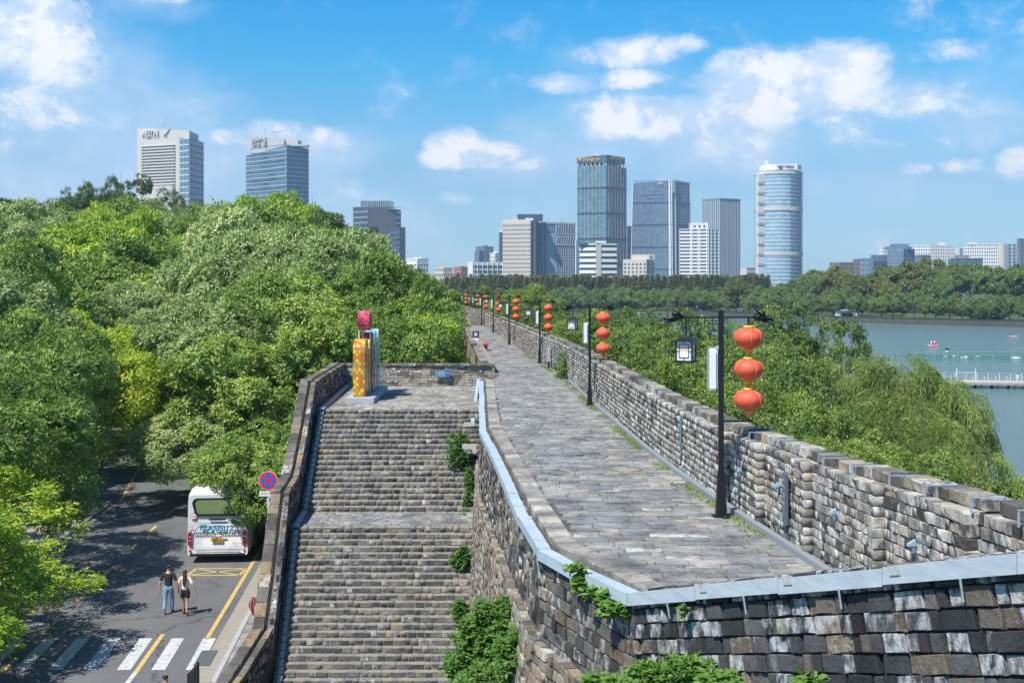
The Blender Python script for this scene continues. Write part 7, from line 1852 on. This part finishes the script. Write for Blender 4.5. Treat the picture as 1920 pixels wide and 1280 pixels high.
# 9 white flats
Y = 1050
b = Bld('white_flats', 'tall white apartment tower with rows of dark balconies', 1274, 1327, 1348.5, Y, 6, 8, 430, 'glass_window'); b.bands(0, 19, .55, 'tower_white', proud=.9); b.bands(1, 19, .5, 'tower_white', proud=.7)
for u in (0, .40, .44, .66, .72, .97): b.fins(0, 1, .9, 'tower_white', u0=u, u1=u + .035, proud=1.1, ends=False)
for u in (0, .28, .6, .93): b.fins(1, 1, .9, 'tower_white', u0=u, u1=u + .09, proud=1.0, ends=False)
b.block(1295, 1328, 431, 417.5, 'tower_white', 10, 'roof_storey', 3)
for k in range(3): b.block(1301 + k * 9, 1304 + k * 9, 426, 422, 'glass_window', .6, 'roof_window', 2.6)
# 10 finned tower
b = Bld('finned_tower', 'grey tower covered in close vertical fins', 1317.5, 1349, 1387.5, 1400, 16, 20, 372, 'glass_slate', dy=(0, -1)); b.fins(0, 9, .36, 'fin_silver', proud=.8); b.fins(1, 13, .36, 'fin_silver', proud=.8); b.bands(0, 36, .08, 'tower_grey', proud=.1); b.bands(1, 36, .08, 'tower_grey', proud=.1); b.panel(0, 0, 1, b.z1 - 1.2, b.z1 + .4, 'tower_grey', 1.0, 'cornice'); b.panel(1, 0, 1, b.z1 - 1.2, b.z1 + .4, 'tower_grey', 1.0, 'cornice')
b = Bld('low_pale_block', 'low pale block between the finned and the round tower', 1388, 1400, 1425, 1300, 5, 8, 503, 'concrete_pale'); b.panel(1, .05, .95, 6, b.z1 - 4, 'glass_window', .2, 'window_strip'); b.bands(1, 5, .45, 'concrete_pale')
# 11 round tower
Y = 1200; cx = (1469.5 - 960) * Y / F; rr = 44 * Y / F; zt = ztop(321, Y)
t = thing('round_tower', 'pale cylindrical glass tower with a white crown, blue logo and mast', 'building', (cx, Y + rr, 2)); 
def cyl(r, z0, z1, m, name, n=64, a0=0, a1=360, sy=1.0, kind=None, parent=t, off=0):
    g = MB(); vs = []; fs = []; k = n
    for i in range(k + 1):
        a = R(a0 + (a1 - a0) * i / k); vs += [(math.cos(a) * r, math.sin(a) * r * sy, z0 - 2), (math.cos(a) * r, math.sin(a) * r * sy, z1 - 2), (math.cos(a) * (r - .8), math.sin(a) * (r - .8) * sy, z1 - 2), (math.cos(a) * (r - .8), math.sin(a) * (r - .8) * sy, z0 - 2)]
        if i: p, q = (i - 1) * 4, i * 4; fs += [(p, q, q + 1, p + 1), (p + 1, q + 1, q + 2, p + 2), (p + 3, p + 2, q + 2, q + 3), (p, p + 3, q + 3, q)]
    if a1 - a0 == 360: fs.append(tuple(i * 4 + 1 for i in range(k)))
    g.add(vs, fs); return g.build(name, m, parent, kind=kind)
cyl(rr, 2, zt, 'glass_pale', 'tower_body'); fh = 5.1 * Y / F
ng = int((zt - 2) / (3.9))
g = MB()
for k in range(ng):
    z = 4 + k * 3.9 - 2; vs = []; fs = []; n = 40
    for i in range(n + 1):
        a = R(178 + 184 * i / n); hh = .9 if k % 1 == 0 else .5; vs += [(math.cos(a) * (rr + .35), math.sin(a) * (rr + .35), z), (math.cos(a) * (rr + .35), math.sin(a) * (rr + .35), z + hh), (math.cos(a) * (rr - .1), math.sin(a) * (rr - .1), z + hh), (math.cos(a) * (rr - .1), math.sin(a) * (rr - .1), z)]
        if i: p, q = (i - 1) * 4, i * 4; fs += [(p, q, q + 1, p + 1), (p + 1, q + 1, q + 2, p + 2), (p, p + 3, q + 3, q)]
    g.add(vs, fs)
g.build('floor_band', 'fin_silver', t, kind='stuff')
for zz, hh in ((ztop(394, Y), 3.6), (ztop(478, Y), 3.4), (zt - 2.6, 3.2)): cyl(rr + .8, zz, zz + hh, 'concrete_pale', 'ring_band')
cyl(rr + .5, 2, zt, 'glass_slate', 'glazed_quarter', 24, 288, 352, kind=None)
g = MB()
for k in range(ng):
    z = 4 + k * 3.9 - 2; vs = []; fs = []; n = 16
    for i in range(n + 1):
        a = R(286 + 68 * i / n); vs += [(math.cos(a) * (rr + .75), math.sin(a) * (rr + .75), z + .3), (math.cos(a) * (rr + .75), math.sin(a) * (rr + .75), z + .9)]
        if i: fs.append((2 * i - 2, 2 * i, 2 * i + 1, 2 * i - 1))
    g.add(vs, fs)
g.build('shade_band', 'fin_silver', t, kind='stuff')
lb = MB(); x0, x1 = -rr - .2, -rr + 14 * Y / F * .96; yb = -rr * .62
lb.box(((x0 + x1) / 2, yb + 6, (zt - 2) / 2 - .5), (x1 - x0, 14, zt - 4)); lb.build('side_bay', 'tower_white', t)
g = MB(); 
for k in range(10): z = ztop(345 + k * 19.2, Y) - 2; g.box(((x0 + x1) / 2, yb - 1.2, z + 1.4), (x1 - x0 + .6, .8, 2.6))
g.build('bay_band', 'tower_grey', t, kind='stuff')
g = MB()
for k in range(5): g.box((x0 + (k + .5) * (x1 - x0) / 5, yb - 1.15, (zt - 2) / 2), (.35, .4, zt - 6))
g.build('bay_mullion', 'glass_slate', t, kind='stuff')
zc0, zc1 = ztop(319.5, Y), ztop(307.5, Y)
cyl(rr * .90, zc0 - 3, zc1 - 5.5, 'tower_grey', 'crown_base'); cyl(rr * .88, zc0, zc1, 'tower_white', 'crown_screen', 30, 190, 262); cyl(rr * .97, zc0 + 1.5, zc1, 'tower_white', 'crown_screen', 24, 285, 352)
px_ = lambda x: (x - 1469.5) * (Y + 0) / F
g = MB(); g.box((px_(1476), -rr * .9, (zc0 + zc1) / 2 - 2 + .6), (px_(1496) - px_(1456), 1.2, (zc1 - zc0) * .9)); g.build('sign_board', 'tower_white', t)
def tsign(body, pxc, pyc, w, h, m): 
    text(body, h * Y / F, facing((px_(pxc), -rr * .9 - 1.0, ztop(pyc, Y) - 2), (1, 0, 0), (0, -1, 0)), m, t, 'sign_lettering', .1, width=w * Y / F)
tsign('中国电信', 1480.5, 312.5, 18, 5.5, 'sign_bright_blue')
g = MB(); q = lambda x, y: (px_(x), -rr * .9 - 1.2, ztop(y, Y) - 2)
g.tube([q(1468.8, 309), q(1466, 312.5), q(1462, 313), q(1459.8, 311), q(1461.5, 309)], [.35, .7, .8, .6, .3], 6); g.tube([q(1465, 309.5), q(1464, 313), q(1465.5, 317.5)], [.5, .7, .5], 6); g.build('logo', 'sign_bright_blue', t)
g = MB(); g.tube([(px_(1440.5), -rr * .5, ztop(322, Y) - 2), (px_(1440.5), -rr * .5, ztop(300, Y) - 2), (px_(1440.5), -rr * .5, ztop(275, Y) - 2)], [1.1, .7, .15], 6); g.build('mast', 'fin_silver', t)
g = MB(); g.box((px_(1441), -rr * .5, ztop(312, Y) - 2), (4.2, 4, 14)); g.build('mast_base', 'tower_white', t)
# 12 right cluster
def flats(name, lab, l, m_, r, Yb, yt, body, nfl, nc0, nc1, wf=.5, win='glass_window', dl=8, dr=8, top=None):
    b = Bld(name, lab, l, m_, r, Yb, dl, dr, yt, win); b.bands(0, nfl, wf, body, proud=.5); b.bands(1, nfl, wf, body, proud=.5); b.fins(0, nc0, wf, body, proud=.6); b.fins(1, nc1, wf, body, proud=.6)
    if top: b.block(*top, body, 8)
    return b
flats('flats', 'low brown and white apartment block at the left end of the right skyline', 1556, 1573, 1602, 1200, 493, 'tower_brown', 7, 3, 8, .45)
flats('flats', 'reddish low block just left of the dark blue wing', 1600, 1606, 1634, 1250, 487, 'tower_brown', 8, 2, 6, .45)
flats('blue_wing', 'dark blue low wing left of the stepped blue tower', 1612, 1632, 1666, 1180, 486, 'tower_bluegrey', 7, 4, 7, .6, 'tower_dark')
b = Bld('stepped_tower_wing', 'blue-grey left wing of the stepped tower with tall dark windows', 1632, 1636, 1668, 1150, 6, 6, 478, 'tower_bluegrey'); b.fins(1, 6, .5, 'tower_dark', z0=4, z1=b.z1 - 6, u0=.1, u1=.95, proud=.4)
b = Bld('stepped_tower', 'stepped blue-grey tower with punched windows and a winged roof', 1664, 1694, 1715, 1140, 6, 10, 466, 'tower_bluegrey'); 
for f, nn in ((0, 6), (1, 4)):
    for r_ in range(8):
        for c_ in range(nn): u = (c_ + .35) / nn; z = b.z1 - 3 - r_ * 3.4; b.panel(f, u, u + .35 / nn, z - 1.6, z, 'tower_dark', .12, 'window')
b.block(1676, 1704, 467, 457, 'tower_bluegrey', 12, 'roof_block', 3); b.block(1668, 1710, 468, 462, 'tower_bluegrey', 14, 'roof_block', 5)
flats('flats', 'pale flats behind the stepped tower, left part', 1649, 1655, 1692, 1500, 464, 'tower_white', 12, 2, 8, .5, dl=4)
flats('flats', 'long pale flats behind the stepped tower, right part', 1704, 1744, 1789, 1500, 461, 'tower_white', 13, 9, 10, .5, top=(1762, 1772, 462, 454))
flats('flats', 'small slate block between the two pale groups of flats', 1714, 1726, 1744, 1300, 480, 'tower_bluegrey', 6, 3, 4, .5)
flats('flats', 'narrow white block left of the wide white block', 1792, 1798, 1806, 1450, 467, 'tower_white', 10, 2, 3, .5)
b = Bld('teal_office', 'low dark teal glass office in front of the wide white block', 1777, 1782, 1843, 1100, 4, 8, 485, 'glass_blue', dy=(0, 1)); b.bands(1, 6, .15, 'tower_grey'); b.block(1797, 1818, 486, 478, 'tower_brown', 10)
b = flats('wide_white_block', 'wide white block with square windows and a blank end bay', 1805, 1880, 1906, 1250, 458, 'tower_white', 14, 17, 3, .42, 'glass_slate', 8, 14, (1820, 1830, 459, 454)); b.panel(0, .88, 1.0, 3, b.z1 + .5, 'concrete_beige', 1.0, 'end_bay'); b.panel(1, 0, .3, 3, b.z1 + .5, 'tower_white', 1.0, 'end_bay')
b = Bld('edge_tower', 'grey slatted tower cut by the right edge of the photo', 1907, 1912, 1945, 1200, 4, 8, 448, 'glass_slate'); b.bands(0, 20, .45, 'tower_grey'); b.bands(1, 20, .45, 'tower_grey')
rg = random.Random(8)
for k in range(5):
    l = 1514 + k * 8; flats('flats', ['tiny pale block touching the round tower at its foot', 'tiny pale block second from the round tower', 'tiny pale block in the middle of the row of five right of the round tower', 'tiny pale block fourth from the round tower', 'tiny pale block just left of the low brown apartments'][k], l, l + 3, l + 7, 1600, 510 - rg.random() * 4, 'tower_white', 3, 1, 2, .5)

# ================================================================== HAZE
HAZE = 0.00016
if HAZE:
    g = MB(); x0, x1, y0, y1, z0, z1 = -2500, 5100, -120, 2560, -4.5, 230
    g.add([(x0, y0, z0), (x1, y0, z0), (x1, y1, z0), (x0, y1, z0), (x0, y0, z1), (x1, y0, z1), (x1, y1, z1), (x0, y1, z1)], [(3, 2, 1, 0), (4, 5, 6, 7), (0, 1, 5, 4), (1, 2, 6, 5), (2, 3, 7, 6), (3, 0, 4, 7)])
    m = bpy.data.materials.new('haze'); m.use_nodes = True; m.node_tree.nodes.clear(); v = m.node_tree.nodes.new('ShaderNodeVolumePrincipled'); v.inputs['Color'].default_value = (.68, .80, 1, 1); v.inputs['Density'].default_value = HAZE; v.inputs['Anisotropy'].default_value = .2
    ou = m.node_tree.nodes.new('ShaderNodeOutputMaterial'); m.node_tree.links.new(v.outputs[0], ou.inputs['Volume'])
    tag(g.build('haze', m), kind='stuff')

# ------------------------------------------------------------------ labels that would repeat are told apart by their place in the row
tops = [o for o in scene.objects if o.parent is None and o.get('label')]
byl = {}
for o in tops: byl.setdefault(o['label'], []).append(o)
NUM = ['first', 'second', 'third', 'fourth', 'fifth', 'sixth', 'seventh', 'eighth', 'ninth', 'tenth', 'eleventh', 'twelfth', 'thirteenth', 'fourteenth', 'fifteenth']
for lab, os_ in byl.items():
    if len(os_) < 2: continue
    os_.sort(key=lambda o: o.location.x / max(1, o.location.y))
    for i, o in enumerate(os_):
        w = ('left one' if i == 0 else 'right one') if len(os_) == 2 else (('left', 'middle', 'right')[i] + ' one') if len(os_) == 3 else NUM[min(i, 14)] + ' from left'
        o['label'] = lab + ', ' + w
